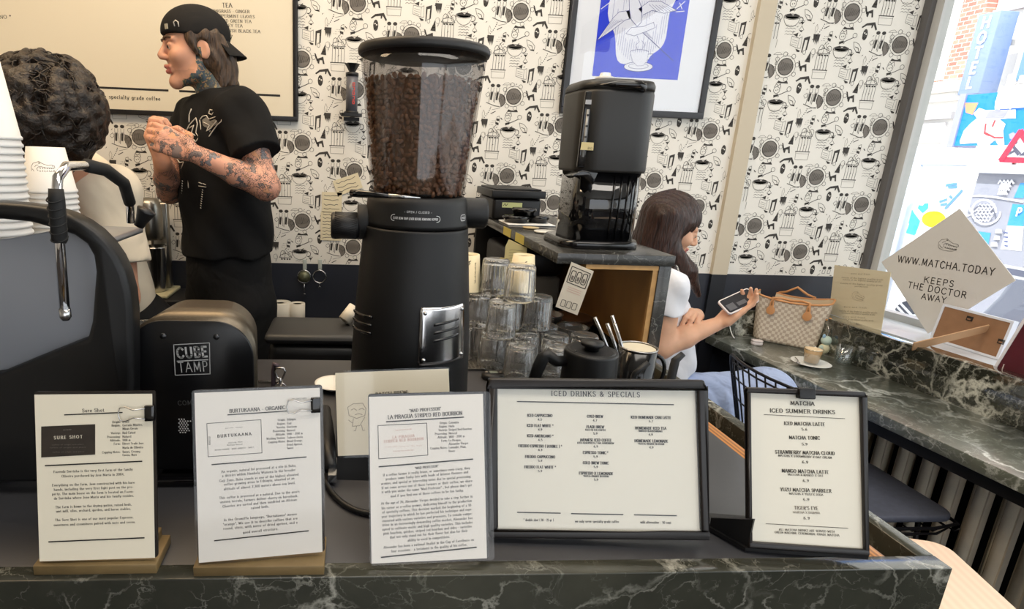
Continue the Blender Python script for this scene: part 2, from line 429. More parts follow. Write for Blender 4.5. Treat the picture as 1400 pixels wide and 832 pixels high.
def text(mb, t, x, y, size, fr, m=0, align='c', serif=True, bold=1.0, sp=None, off=0.0004, width=None, mono=False):
    """x,y = baseline anchor in the frame; size = capital height"""
    sp = (0.15 if serif else 0.22) if sp is None else sp
    w = textw(t, size, sp); k = 1.0
    if width: k = width / w; w = width
    x0 = x - (w / 2 if align == 'c' else w if align == 'r' else 0)
    tk, tn = (0.15 * bold, 0.075 * bold) if serif else (0.11 * bold, 0.11 * bold)
    for c in t:
        gw, strokes = G.get(c, G['o'])
        for st in strokes:
            P = [(x0 + px * size * k, y + py * size) for px, py in st]
            mb.stroke(P, tk * size, fr, off, m, False, tn * size)
            if serif and c not in ROUND:
                for a, b in ((0, 1), (-1, -2)):
                    if st[0] == st[-1]: continue
                    dx, dy = st[a][0] - st[b][0], st[a][1] - st[b][1]
                    if abs(dy) > abs(dx) * 1.1 and round(st[a][1] * 100) in (0, 100, 62, -28):
                        sx, sy = P[a]; hw = 0.15 * size; hh = 0.03 * size * bold
                        mb.rect(sx - hw, sy - hh, sx + hw, sy + hh, fr, off, m)
        x0 += (gw + sp) * size * k
    return mb
# ================================================================ THE ROOM
WY = 2.35
WALLP = M('wallpaper_cream', srgb(230, 226, 217), 0.75, noise=0.04, nscale=5)
WALLI = M('wallpaper_ink', srgb(58, 54, 50), 0.7)
WALLG = M('wallpaper_grey_ink', srgb(118, 112, 105), 0.7)
SLATE = M('slate_paint', srgb(40, 43, 52), 0.4)
CEIL = M('ceiling_white', srgb(225, 222, 215), 0.8)
FLOORM = wood('floor_boards', srgb(46, 42, 40), srgb(64, 58, 54), (3, 30, 1), 0.45, 2)
SF = 0.085                       # the shop front runs slightly askew to the back wall
def sfx(x, y): return x + SF * (WY - y)

# wallpaper motifs, drawn in metres around the clock's centre
def shf(f, dx, dy, sx=1.0):
    g = Fr(f.o + f.u * dx + f.v * dy, f.u, f.v); g.u = f.u * sx; g.v = f.v.copy(); return g
def motifs(mb, fr, bt):
    K, Gm = 1, 2
    P = lambda pts, m=K: mb.poly(pts, fr, 0.0005, m)
    S = lambda pts, w=0.0020, m=K, cl=False: mb.stroke(pts, w * 0.9, fr, 0.0005, m, cl)
    # clock with a ring of petals on a foot
    mb.disc(0, 0, 0.031, fr, 0.0005, Gm, 22)
    mb.ring(0, 0, 0.031, 0.003, fr, 0.0006, K, 22)
    for k in range(7): S([(-0.024 + k * 0.007, -0.016 + k * 0.001), (-0.018 + k * 0.0075, 0.018 - k * 0.0015)], 0.0022)
    for k in range(8):
        a = PI / 4 * k + 0.2; mb.ring(0.047 * math.cos(a), 0.047 * math.sin(a), 0.0085, 0.0014, fr, 0.0005, K, 8)
    mb.ring(0, 0, 0.041, 0.0014, fr, 0.0005, K, 20)
    P([(-0.024, -0.062), (0.024, -0.062), (0.018, -0.052), (0.006, -0.056), (-0.006, -0.056), (-0.018, -0.052)])
    f0 = fr; fr = shf(f0, -0.013, 0.010)
    # seated figure in a pointed hat, small dog under it
    P([(0.088, 0.012), (0.110, 0.010), (0.106, 0.052)]); S([(0.092, 0.02), (0.107, 0.026)], 0.0025, 0); S([(0.097, 0.034), (0.106, 0.038)], 0.0022, 0)
    P([(0.062, 0.016), (0.068, 0.014), (0.078, -0.012), (0.072, -0.014)]); P([(0.072, -0.006), (0.098, 0.004), (0.104, -0.024), (0.097, -0.024), (0.094, -0.010), (0.084, -0.010), (0.082, -0.024), (0.076, -0.022)])
    P([(0.066, -0.060), (0.084, -0.046), (0.118, -0.040), (0.132, -0.066), (0.126, -0.070), (0.114, -0.050), (0.110, -0.062), (0.106, -0.062), (0.106, -0.052), (0.086, -0.054), (0.070, -0.064)])
    S([(0.118, 0.03), (0.124, 0.045), (0.121, 0.055)], 0.0015)
    fr = shf(f0, -0.024, 0.016)
    # round temple
    S([(0.142, 0.040), (0.150, 0.052), (0.170, 0.058), (0.190, 0.052), (0.198, 0.040), (0.142, 0.040)], 0.0022)
    for x in (0.146, 0.158, 0.170, 0.182, 0.194): S([(x, 0.040), (x - 0.001, -0.022)], 0.0018)
    for x in (0.154, 0.166, 0.178, 0.188): P([(x - 0.004, 0.036), (x + 0.004, 0.036), (x + 0.003, 0.030), (x - 0.003, 0.030)])
    S([(0.138, -0.022), (0.200, -0.022)], 0.0035); S([(0.140, -0.024), (0.142, -0.054), (0.196, -0.054), (0.198, -0.024)], 0.0016, Gm); S([(0.142, -0.03), (0.197, -0.03)], 0.0012, Gm)
    P([(0.168, 0.058), (0.172, 0.058), (0.170, 0.068)])
    # lines of script, hourglass flask, little bird bath (between two temples)
    fr = shf(f0, -0.050, 0.085)
    for k in range(4): S([(0.02 + j * 0.007, 0.065 - k * 0.0105 + (0.0016 if j % 2 else -0.0016)) for j in range(7)], 0.0014)
    fr = shf(f0, -0.062, 0.075)
    P([(0.088, 0.090), (0.104, 0.090), (0.097, 0.080)]); S([(0.086, 0.094), (0.106, 0.094), (0.097, 0.080), (0.097, 0.074), (0.088, 0.062), (0.096, 0.056), (0.108, 0.062), (0.098, 0.074)], 0.0015); P([(0.089, 0.060), (0.106, 0.060), (0.098, 0.053)])
    # cup with a cook leaning out of it
    fr = f0; cx, cy = -0.012, -0.134
    P(arc(cx, cy, 0.033, 180, 360, 12, 0.036), 0); S(arc(cx, cy, 0.033, 180, 360, 12, 0.036), 0.002); S(arc(cx, cy, 0.033, 0, 360, 14, 0.010), 0.0022)
    P([(cx - 0.03, cy + 0.002)] + arc(cx, cy, 0.029, 190, 350, 8, 0.008) + [(cx + 0.03, cy + 0.002), (cx + 0.012, cy + 0.012), (cx + 0.002, cy + 0.004), (cx - 0.010, cy + 0.012)])
    S(arc(cx + 0.036, cy - 0.010, 0.011, -110, 110, 8), 0.003)
    S([(cx - 0.014, cy + 0.018), (cx + 0.040, cy + 0.044)], 0.003); mb.ring(cx + 0.045, cy + 0.052, 0.009, 0.0016, fr, 0.0005, K, 9)
    mb.ring(cx - 0.006, cy + 0.046, 0.013, 0.0018, fr, 0.0005, K, 10); S([(cx - 0.018, cy + 0.056), (cx - 0.012, cy + 0.070), (cx - 0.004, cy + 0.062), (cx + 0.006, cy + 0.070), (cx + 0.010, cy + 0.054)], 0.0022)
    P([(cx - 0.016, cy + 0.026), (cx + 0.004, cy + 0.032), (cx + 0.002, cy + 0.022), (cx - 0.014, cy + 0.020)]); S([(cx - 0.010, cy + 0.046), (cx - 0.008, cy + 0.044)], 0.003); S([(cx - 0.002, cy + 0.048), (cx, cy + 0.046)], 0.003)
    S([(cx - 0.036, cy + 0.046), (cx - 0.030, cy + 0.040)], 0.004)
    fr = shf(f0, 0.010, 0.023)
    # mask and climbing frog
    mb.disc(0.064, -0.100, 0.0105, fr, 0.0005, K, 12, 0.021); mb.disc(0.061, -0.094, 0.003, fr, 0.0007, 0, 6); mb.disc(0.068, -0.098, 0.003, fr, 0.0007, 0, 6); S([(0.060, -0.110), (0.067, -0.112)], 0.002, 0)
    S([(0.024, -0.128), (0.030, -0.150), (0.044, -0.166), (0.058, -0.168), (0.060, -0.150), (0.048, -0.136), (0.036, -0.130), (0.024, -0.128)], 0.0018); P([(0.038, -0.164), (0.060, -0.170), (0.056, -0.162)]); S([(0.034, -0.146), (0.048, -0.150), (0.052, -0.160)], 0.0025)
    fr = shf(f0, 0.020, 0.030)
    # two dancers beside a dark half moon
    for x in (0.108, 0.132):
        mb.disc(x, -0.098, 0.009, fr, 0.0005, K, 9, 0.007); S([(x - 0.006, -0.106), (x - 0.007, -0.122), (x + 0.005, -0.122), (x + 0.006, -0.106)], 0.0016)
        P([(x - 0.006, -0.124), (x + 0.004, -0.124), (x, -0.156), (x - 0.008, -0.154)], K); S([(x - 0.009, -0.126), (x - 0.012, -0.166)], 0.002); S([(x + 0.008, -0.126), (x + 0.008, -0.162)], 0.002)
    P(arc(0.140, -0.156, 0.026, -70, 90, 10) + [(0.136, -0.150)], Gm); S(arc(0.140, -0.156, 0.026, -70, 90, 10), 0.003)
    S([(0.086, -0.166), (0.104, -0.172), (0.122, -0.178), (0.142, -0.180)], 0.003); S([(0.082, -0.132), (0.092, -0.124), (0.098, -0.136), (0.088, -0.144), (0.080, -0.134)], 0.0016)
    # dotted trail
    for k in range(9):
        t = k / 8; mb.disc(0.106 - 0.036 * t ** 1.4, -0.184 - 0.056 * t, 0.0022, fr, 0.0005, K, 6)
    # parasol
    S([(0.150, -0.094), (0.160, -0.086), (0.174, -0.084), (0.186, -0.092), (0.150, -0.094)], 0.0014, Gm); S([(0.168, -0.094), (0.166, -0.132)], 0.0014, Gm); mb.ring(0.168, -0.126, 0.006, 0.0014, fr, 0.0005, Gm, 8)
    # shooting bow tie marks
    for (x, y) in ((0.012, 0.085), (-0.018, 0.094), (0.124, -0.012), (0.050, 0.062), (-0.070, -0.055), (0.205, -0.092), (0.136, 0.06), (0.06, -0.185), (0.196, -0.15), (-0.004, -0.2), (0.088, -0.112), (0.046, -0.122), (0.2, 0.065)):
        S([(x, y), (x + 0.004, y + 0.004)], 0.0022)
def motifs2(mb, fr):
    K, Gm = 1, 2
    P = lambda pts, m=K: mb.poly(pts, fr, 0.0005, m)
    S = lambda pts, w=0.0022, m=K, cl=False: mb.stroke(pts, w, fr, 0.0005, m, cl)
    # open book with a flag, side table
    P([(-0.018, 0.006), (0.008, 0.014), (0.006, -0.002)]); S([(-0.024, 0.0), (0.020, -0.006), (0.018, -0.042), (-0.026, -0.032), (-0.024, 0.0)], 0.0015); S([(-0.018, -0.012), (0.012, -0.017)], 0.0012, Gm); S([(-0.018, -0.02), (0.012, -0.025)], 0.0012, Gm); S([(-0.02, -0.028), (0.01, -0.033)], 0.0012, Gm)
    S([(0.020, -0.006), (0.034, 0.000), (0.036, -0.042), (0.018, -0.042)], 0.0015); P([(0.008, -0.044), (0.034, -0.050), (0.034, -0.056), (0.020, -0.056)])
    P([(0.046, -0.004), (0.078, 0.004), (0.074, -0.046), (0.066, -0.050), (0.068, -0.010), (0.054, -0.012), (0.050, -0.056), (0.044, -0.058)]); mb.ring(0.062, -0.056, 0.008, 0.0016, fr, 0.0005, K, 8)
    # dripping pot
    P([(0.094, 0.012), (0.132, 0.012), (0.130, -0.004), (0.127, -0.024), (0.124, -0.008), (0.120, -0.028), (0.116, -0.008), (0.111, -0.026), (0.107, -0.008), (0.102, -0.020), (0.097, -0.004)]); S([(0.100, 0.014), (0.096, 0.034), (0.104, 0.048), (0.112, 0.034), (0.106, 0.018)], 0.0014, Gm)
    mb.ring(0.112, -0.052, 0.013, 0.0014, fr, 0.0005, Gm, 10, 0.011); S([(0.112, -0.064), (0.113, -0.076)], 0.0014, Gm)
    # cyclist in a hat
    mb.ring(0.154, -0.044, 0.014, 0.0020, fr, 0.0005, K, 12, 0.019); mb.ring(0.198, -0.040, 0.013, 0.0018, fr, 0.0005, K, 12, 0.012)
    S([(0.154, -0.044), (0.170, -0.018), (0.184, -0.034), (0.198, -0.040)], 0.0018); P([(0.176, 0.002), (0.196, -0.002), (0.196, -0.012), (0.178, -0.008)]); S([(0.178, 0.004), (0.184, 0.022), (0.198, 0.026), (0.200, 0.000)], 0.0016)
    P([(0.182, 0.016), (0.199, 0.014), (0.198, 0.006), (0.184, 0.006)]); S([(0.146, 0.034), (0.172, 0.044)], 0.003); S([(0.152, 0.050), (0.196, 0.058), (0.200, 0.072)], 0.0016, Gm)
    for k in range(9): mb.disc(0.146 + 0.006 * (k % 3) + 0.002 * k, -0.022 + 0.008 * (k // 3) + 0.012, 0.0015, fr, 0.0005, K, 5)
    S([(0.17, -0.018), (0.182, -0.012)], 0.002)

mb = MB(); X0, X1, Z0, Z1 = -3.0, 2.25, 1.012, 3.0
fw = Fr((0, WY, 0), (1, 0, 0), (0, 0, 1))
mb.rect(X0, Z0, X1, Z1, fw)
class Clip(MB):
    # keeps only polygons lying inside the paper
    def __init__(s, x0, x1): super().__init__(); s.b = (x0, x1)
    def add(s, vs, fs, m=0, sm=False):
        xs = [v[0] for v in vs]; zs = [v[2] for v in vs]
        if min(xs) < s.b[0] or max(xs) > s.b[1] or min(zs) < Z0 or max(zs) > 2.35: return s
        return super().add(vs, fs, m, sm)
def paper(x0, x1, cx, cz, ax, ay, bz, sc):
    cl = Clip(x0, x1)
    for i in range(-16, 17):
        if cx + i * ax < x0 - 0.3 or cx + i * ax > x1 + 0.3: continue
        for j in range(-12, 12):
            x, z = cx + i * ax, cz + i * ay + j * bz
            if z < 0.85 or z > 2.45: continue
            f = Fr((x, WY, z), (sc, 0, 0), (0, 0, sc)); f.u *= sc; f.v *= sc
            motifs(cl, f, 0)
            g = Fr((x + 0.020 * sc + ax, WY, z + ay + 0.112 * sc), (1, 0, 0), (0, 0, 1)); g.u *= sc * 0.74; g.v *= sc; g.o = g.o - Vector((ax, 0, ay)) 
            motifs2(cl, g)
    mb.add(cl.V, cl.F, 0); mb.M[-len(cl.M):] = cl.M
paper(-2.2, 1.535, 0.817, 1.595, 0.205, -0.100, 0.303, 0.93)
paper(1.60, 2.235, 1.925, 1.432, 0.2285, -0.106, 0.315, 1.0)
struct('wall_back', mb, [WALLP, WALLI, WALLG])
mb = MB(); mb.box2((X0, WY - 0.004, 0), (X1, WY + 0.1, Z0)); mb.box2((X0, WY + 0.002, Z0), (X1, WY + 0.1, Z1)); struct('trim_wainscot', mb, SLATE)
mb = MB(); mb.box2((1.535, WY - 0.02, Z0), (1.602, WY + 0.001, Z1), 0); mb.box2((1.535, WY - 0.02, 0), (1.602, WY - 0.003, Z0), 1)
struct('trim_pilaster', mb, [M('beige_paint', srgb(196, 184, 162), 0.6), M('slate_dark', srgb(22, 24, 30), 0.4)])
mb = MB(); mb.box2((-3.0, -2.6, -0.1), (3.0, WY + 0.1, 0)); struct('floor', mb, FLOORM)
mb = MB(); mb.box2((-3.1, -2.6, 3.0), (2.9, WY + 0.1, 3.1)); struct('ceiling', mb, CEIL)
mb = MB(); mb.box2((-3.1, -2.6, 0), (-3.0, WY + 0.1, 3.0)); struct('wall_left', mb, CEIL)
mb = MB()
mb.box2((-3.0, -2.7, 0), (3.0, -2.6, 0.5)); mb.box2((-3.0, -2.7, 2.75), (3.0, -2.6, 3.0)); mb.box2((-3.0, -2.7, 0.5), (-0.45, -2.6, 2.75)); mb.box2((2.4, -2.7, 0.5), (2.7, -2.6, 2.75))  # unseen wall; its left part filled in to keep daylight off that side
struct('wall_front', mb, CEIL)
# shop front on the right: low wall, ledge, frame, pane, lintel
def strip(x0, x1, z0, z1, y0=WY - 0.001, y1=-2.6):
    m_ = MB(); vs = []
    for z in (z0, z1):
        for (x, y) in ((x0, y0), (x1, y0), (x1, y1), (x0, y1)): vs.append((sfx(x, y), y, z))
    return m_.add(vs, [(3, 2, 1, 0), (4, 5, 6, 7), (0, 1, 5, 4), (1, 2, 6, 5), (2, 3, 7, 6), (3, 0, 4, 7)])
def addm(a, b, m=0): a.add(b.V, b.F, m); return a
struct('wall_right', addm(strip(2.22, 2.32, 0, 0.82), strip(2.22, 2.32, 2.75, 3.0)), M('shopfront_dark', srgb(30, 31, 35), 0.5))
struct('trim_1', strip(1.955, 2.24, 0.82, 0.872), M('window_ledge', srgb(216, 222, 230), 0.3))
GREYF = M('window_frame_grey', srgb(92, 90, 90), 0.35); SILV = M('window_frame_silver', srgb(190, 190, 188), 0.3)
wf = MB(); addm(wf, strip(2.215, 2.262, 0.86, 2.76, WY, WY - 0.03), 0); addm(wf, strip(2.235, 2.275, 0.86, 2.76, WY - 0.03, WY - 0.06), 1); addm(wf, strip(2.225, 2.27, 0.872, 0.90), 1); addm(wf, strip(2.225, 2.27, 2.70, 2.76), 0)
wnd = struct('window_1', wf, [GREYF, SILV])
g = mk('pane', strip(2.246, 2.250, 0.90, 2.70, WY - 0.06, -2.55), thinglass('window_glass', (0.97, 0.985, 0.98, 1), 0.04, 0.0), wnd)

# ================================================================ BAR
bar = thing('bar_counter', 'L-shaped dark grey bar worktop with green-black marble front carrying the menu signs', 'bar counter', (0, 0.9, 0))
mb = MB(); mb.box2((-2.2, 0.597, 0.945), (0.672, 1.30, 0.98)); mb.box2((0.20, 1.30, 0.945), (0.672, 2.33, 0.98)); mk('worktop', mb, COUNTER, bar, bevel=0.0015)
mb = MB(); mb.box2((-2.2, 0.572, 0.0), (0.762, 0.5965, 0.981)); mk('front_panel', mb, MARBLE, bar, bevel=0.0012)
mb = MB(); mb.box2((0.738, 0.597, 0.0), (0.762, 2.33, 0.981)); mk('side_panel', mb, MARBLE, bar, bevel=0.0012)
mb = MB(); mb.box2((0.673, 0.598, 0.93), (0.699, 1.325, 0.977)); mk('edge_batten', mb, OAK, bar, bevel=0.001)
mb = MB(); mb.box2((0.20, 1.25, 0), (0.22, 2.33, 0.945)); mb.box2((-2.2, 0.62, 0.05), (0.70, 0.64, 0.945)); mb.box2((0.22, 1.28, 0.1), (0.736, 2.33, 0.94)); mk('carcass', mb, BLACKM, bar)

# ================================================================ WINDOW BENCH
BENCHT = marble('bench_marble_lightened', srgb(66, 70, 62), srgb(104, 108, 96), srgb(228, 232, 226), 0.30, 3.4, 0.05, 0.42, 0.9); BENCHT.node_tree.nodes['Principled BSDF'].inputs['Coat Roughness'].default_value = 0.22  # base colour lightened to stand for the window's reflection on the top
wb = thing('window_bench', 'green veined marble bench along the shop window with a raised marble upstand', 'bench', (1.78, 1.0, 0))
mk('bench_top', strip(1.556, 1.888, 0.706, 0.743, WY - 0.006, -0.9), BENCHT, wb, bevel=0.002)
mk('upstand', strip(1.888, 1.955, 0.69, 0.886, WY - 0.006, -0.9), MARBLEW, wb, bevel=0.002)
mb = MB(); mb.box2((1.60, WY - 0.03, 0.7431), (1.90, WY - 0.006, 0.855)); mk('wall_upstand', mb, MARBLEW, wb, bevel=0.001)
mk('rail', strip(1.60, 1.64, 0.655, 0.705, WY - 0.01, -0.9), BLACKM, wb)
for y in (2.2, 1.18, -0.3):
    mb = MB(); mb.box2((sfx(1.86, y), y - 0.02, 0), (sfx(1.90, y), y + 0.02, 0.706)); mk('leg', mb, BLACKM, wb)

RADI = M('radiator_cream', srgb(236, 226, 206), 0.45, noise=0.08, nscale=20)
def radiator(y0, y1, label):
    yc = (y0 + y1) / 2; xc = sfx(1.98, yc)
    t = thing('column_radiator', label, 'radiator', (xc, yc, 0), group='radiators under the bench')
    n = int(abs(y1 - y0) / 0.076); p = None
    for k in range(n):
        y = y0 + (y1 - y0) * (k + 0.5) / n; x = sfx(1.98, y); m_ = MB()
        for dx in (-0.055, 0.055):
            m_.tube([(x + dx, y, 0.09), (x + dx, y, 0.12), (x + dx, y, 0.60), (x + dx, y, 0.63)], [0.014, 0.021, 0.021, 0.014], 10)
        m_.tube([(x - 0.07, y, 0.62), (x + 0.07, y, 0.62)], 0.019, 10); m_.tube([(x - 0.07, y, 0.10), (x + 0.07, y, 0.10)], 0.019, 10)
        for dx in (-0.055, 0.055): m_.box2((x + dx - 0.01, y - 0.022, 0.10), (x + dx + 0.01, y + 0.022, 0.62))
        mk('column', m_, RADI, t)
    for y in (y0 - 0.06, y1 + 0.06): m_ = MB(); m_.box2((sfx(1.98, y) - 0.05, y - 0.01, 0), (sfx(1.98, y) + 0.05, y + 0.01, 0.09)); mk('foot', m_, RADI, t)
radiator(2.1, 1.36, 'cream column radiator behind the wire chair under the window bench')
radiator(1.06, 0.3, 'cream column radiator nearest the viewer at the bottom right corner')
# pale stool beside the bar's end
st = thing('bar_stool', 'pale wooden stool with rounded seat below the right end of the marble bar', 'stool', (1.03, 0.82, 0), math.radians(-16), local=True)
mb = MB(); mb.prism(rrect(-0.17, -0.20, 0.17, 0.20, 0.03), Fr((0, 0, 0.685), (1, 0, 0), (0, 1, 0)), 0.03); mk('seat', mb, PALEW, st, bevel=0.003)
for sx in (-1, 1):
    for sy in (-1, 1):
        mb = MB(); mb.tube([(sx * 0.17, sy * 0.19, 0), (sx * 0.13, sy * 0.15, 0.685)], [0.014, 0.018], 10); mk('leg', mb, PALEW, st)
# ================================================================ SIGNS ON THE BAR
def onfr(fr, px, py):
    d = Vector(R.T @ np.array([(px - CPX) / CF, (py - CPY) / CF, 1.0])); o = Vector((0, 0, H))
    t = (fr.o - o).dot(fr.n) / d.dot(fr.n); p = o + d * t - fr.o
    return p.dot(fr.u), p.dot(fr.v)
class Sheet:
    """a flat printed thing: world frame fr, local drawing frame FL; photograph coordinates give the layout of the print"""
    def __init__(s, fr, crop=(0, 0, 1.0)): s.fr = fr; s.cx, s.cy, s.k = crop
    def p(s, x, y): return onfr(s.fr, s.cx + x / s.k, s.cy + y / s.k)
    def unit(s, x, y): a = s.p(x, y); b = s.p(x + 1, y); return math.hypot(b[0] - a[0], b[1] - a[1])
    def t(s, mb, st, x0, y0, x1, y1, cap, m=1, off=0.0006, serif=True, bold=1.0, sp=None):
        a = s.p(x0, y0); b = s.p(x1, y1); w = math.hypot(b[0] - a[0], b[1] - a[1])
        f = Fr((a[0], a[1], off), (b[0] - a[0], b[1] - a[1], 0), (-(b[1] - a[1]), b[0] - a[0], 0))
        text(mb, st, 0, 0, cap * s.unit(x0, y0), f, m, 'l', serif, bold, sp, 0, w)
    def tl(s, mb, st, x, y, cap, m=1, align='l', slope=0.0, off=0.0006, serif=True, bold=1.0):
        a = s.p(x, y); b = s.p(x + 10, y - 10 * slope)
        f = Fr((a[0], a[1], off), (b[0] - a[0], b[1] - a[1], 0), (-(b[1] - a[1]), b[0] - a[0], 0))
        text(mb, st, 0, 0, cap * s.unit(x, y), f, m, align, serif, bold, None, 0)
    def line(s, mb, pts, w, m=1, off=0.0006, cl=False):
        mb.stroke([s.p(*q) for q in pts], w * s.unit(*pts[0]), FL, off, m, cl)
    def fill(s, mb, pts, m=1, off=0.0005): mb.poly([s.p(*q) for q in pts], FL, off, m)
def fit_sheet(bl, br, tl, tr):
    """pose of a rectangular sheet from its lower left corner in space and the other corners in the photograph"""
    tgt = np.array([br, tl, tr], float); bl = Vector(bl)
    def mkf(p):
        y, r, l = p[:3]; u = Vector((math.cos(y) * math.cos(r), math.sin(y) * math.cos(r), math.sin(r))); k = Vector((-math.sin(y), math.cos(y), 0)); up = u.cross(k); return u, up * math.cos(l) + k * math.sin(l)
    def rs(p):
        u, v = mkf(p); out = []
        for q in (bl + u * p[3], bl + v * p[4], bl + u * p[3] + v * p[4]):
            c = R @ (np.array(q) - (0, 0, H)); out.append(c[:2] / c[2] * CF + (CPX, CPY))
        return np.concatenate([(np.array(out) - tgt).ravel(), [p[2] * 8 - 1.2, p[0] * 4]])
    p = np.array([0, 0, 0.1, 0.16, 0.21]); lam = 1e-3
    for _ in range(200):
        r0 = rs(p); J = np.array([(rs(p + np.eye(5)[k] * 1e-6) - r0) / 1e-6 for k in range(5)]).T
        dp = -np.linalg.solve(J.T @ J + lam * np.diag(np.diag(J.T @ J)), J.T @ r0)
        if (rs(p + dp) ** 2).sum() < (r0 ** 2).sum(): p = p + dp; lam *= 0.5
        else: lam *= 3
    u, v = mkf(p); return Fr(bl, u, v), p[3], p[4]
def sheet_frame(bl, br, tl):
    return Fr(bl, br - bl, tl - bl)
def binder_clip(fr, px, py, parent_label, s=1.0):
    f = fr.at(*onfr(fr, px, py)); mat = frame_matrix(f)
    t = thing('binder_clip', parent_label, 'clip', mat=mat, group='binder clips')
    mb = MB(); mb.prism([(-0.006, -0.009), (0.005, -0.009), (0.005, 0.009), (-0.006, 0.009)], FL.at(0, 0, -0.005), 0.009); mk('body', mb, BLACKG, t, bevel=0.001)
    mb = MB(); mb.tube([(-0.005, -0.006, 0.0045), (-0.018, -0.0045, 0.005), (-0.026, -0.008, 0.005), (-0.032, -0.007, 0.005), (-0.034, 0, 0.005), (-0.032, 0.007, 0.005), (-0.026, 0.008, 0.005), (-0.018, 0.0045, 0.005), (-0.005, 0.006, 0.0045)], 0.0007, 6); mk('wire_handle', mb, STEEL, t)

def paper_sign(name, label, corners, zb, th=0.004):
    fr, w, h = fit_sheet(Wz(*corners[0], zb), *corners[1:])
    t = thing(name, label, 'sign', mat=frame_matrix(fr), group='coffee cards along the bar'); t['_w'] = w; t['_h'] = h
    mb = MB(); mb.prism(rrect(-0.001, 0, w + 0.003, h + 0.003, 0.003, 3), FL.at(0, 0, -th), th - 0.0015); mk('acrylic_back', mb, M('smoky_acrylic', srgb(40, 36, 34), 0.15, alpha=1), t)
    return t, fr, w, h
DARKCARD = M('dark_card', srgb(52, 44, 36), 0.5, noise=0.3, nscale=60)

# --- Sure Shot
t, fr, w, h = paper_sign('menu_card', 'white coffee card headed Sure Shot with a dark photo panel, leftmost on the bar', ((54, 767), (212, 762), (47, 539), (208, 538)), 0.996)
S_ = Sheet(fr, (0, 500, 2.508)); mb = MB(); mb.rect(0, 0, w, h, FL, 0, 0)
S_.t(mb, 'Sure Shot', 283, 158, 358, 156, 12); S_.line(mb, [(222, 167), (420, 159)], 4)
S_.fill(mb, [(142, 207), (327, 199), (327, 303), (142, 313)], 2); S_.t(mb, 'SURE SHOT', 187, 250, 284, 246, 11, 0, 0.001, bold=1.3, sp=0.35)
for y, a, b in ((219, 218, 246), (270, 180, 288), (280, 172, 295), (295, 182, 290)): S_.t(mb, 'coffee of origin and place', a, y + 1, b, y - 1, 4, 3, 0.001)
for i, (l, v, y) in enumerate((('Origin:', 'Brazil', 194), ('Region:', 'Cerrado Mineiro,', 206), ('', 'Minas Gerais', 218), ('Variety:', 'Red Catuai', 232), ('Processing:', 'Natural', 245), ('Altitude:', '1100 m', 257), ('Farm:', 'Direct Trade José'.replace('é', 'e'), 269), ('', 'Maria de Oliveira', 283), ('Cupping Notes:', 'Sweet, Creamy,', 297), ('', 'Cocoa, Nuts', 308))):
    S_.tl(mb, l, 413, y, 7.5, 1, 'r', 0.03); S_.tl(mb, v, 421, y, 7.5, 1, 'l', 0.03)
S_.line(mb, [(156, 341), (487, 326)], 4.5); S_.line(mb, [(168, 602), (495, 588)], 4.5)
for s_, a, y0, b, y1 in (('Fazenda Serrinha is the very first farm of the family', 185, 366, 455, 357), ('Oliveira purchased by Jose Maria in 2004.', 212, 381, 427, 374), ('Everything on the farm, Jose constructed with his bare', 180, 412, 462, 402), ('hands, including the very first light post on the pro-', 186, 427, 458, 417), ('perty. The main house on the farm is located on Fazen-', 180, 442, 460, 433), ('da Serrinha where Jose Maria and his family resides.', 186, 457, 459, 447), ('The farm is home to the drying patios, raised beds,', 191, 487, 452, 477), ('wet mill, silos, orchard, garden, and horse stables.', 194, 501, 449, 492), ('The Sure Shot is one of our most popular Espresso.', 190, 531, 458, 521), ('sweetness and creaminess paired with nuts and cocoa.', 185, 548, 465, 537)):
    S_.t(mb, s_, a, y0, b, y1, 8.5)
mk('paper', mb, [PAPER, INK, DARKCARD, INKG], t)
def easel(fr, w, label):
    o = fr.o
    b = thing('wooden_card_holder', label, 'card holder', (o.x + fr.u.x * w / 2, o.y + 0.02, 0.981), group='wooden blocks holding the coffee cards')
    mb = MB(); x0, x1 = o.x - 0.006, o.x + fr.u.x * w + 0.003
    mb.box2((x0, o.y - 0.004, 0.9805), (x1, o.y + 0.05, 0.993)); mb.box2((x0 + 0.01, o.y + 0.022, 0.993), (x1 - 0.01, o.y + 0.05, 1.004)); mk('block', mb, TANW, b, bevel=0.001)
easel(fr, w, 'tan wooden block under the Sure Shot card')
binder_clip(fr, 206, 564, 'small black binder clip on the right edge of the Sure Shot card')
# --- Burtukaana
t, fr, w, h = paper_sign('menu_card', 'white coffee card headed Burtukaana Organic in a clear sleeve', ((272, 769), (441, 754), (266, 537), (437, 529.6)), 0.996)
S_ = Sheet(fr, (240, 500, 2.868)); mb = MB(); mb.rect(0, 0, w, h, FL, 0, 0)
S_.t(mb, 'BURTUKAANA - ORGANIC', 212, 183, 430, 168, 14, bold=1.2); S_.line(mb, [(205, 191), (438, 176)], 4); S_.t(mb, 'DE-OKO-003', 457, 133, 513, 129, 6)
S_.line(mb, [(123, 225), (335, 210), (339, 340), (128, 355)], 2, 1, 0.0006, True); S_.t(mb, 'BURTUKAANA', 165, 280, 297, 270, 11, bold=1.5, sp=0.4)
S_.t(mb, 'guji zone   ethiopia', 195, 245, 263, 240, 4); S_.t(mb, 'Altitude 1900', 207, 303, 262, 299, 5); S_.t(mb, 'Heirloom Natural', 202, 312, 262, 308, 5); S_.t(mb, 'BLOOD ORANGE - DRIED APRICOT - SWEET', 155, 331, 308, 320, 5)
a = S_.p(137, 308); text(mb, 'ROASTED', 0, 0, 0.0018, Fr((a[0], a[1], 0.0006), (0, 1, 0), (-1, 0, 0)), 1, 'l', off=0)
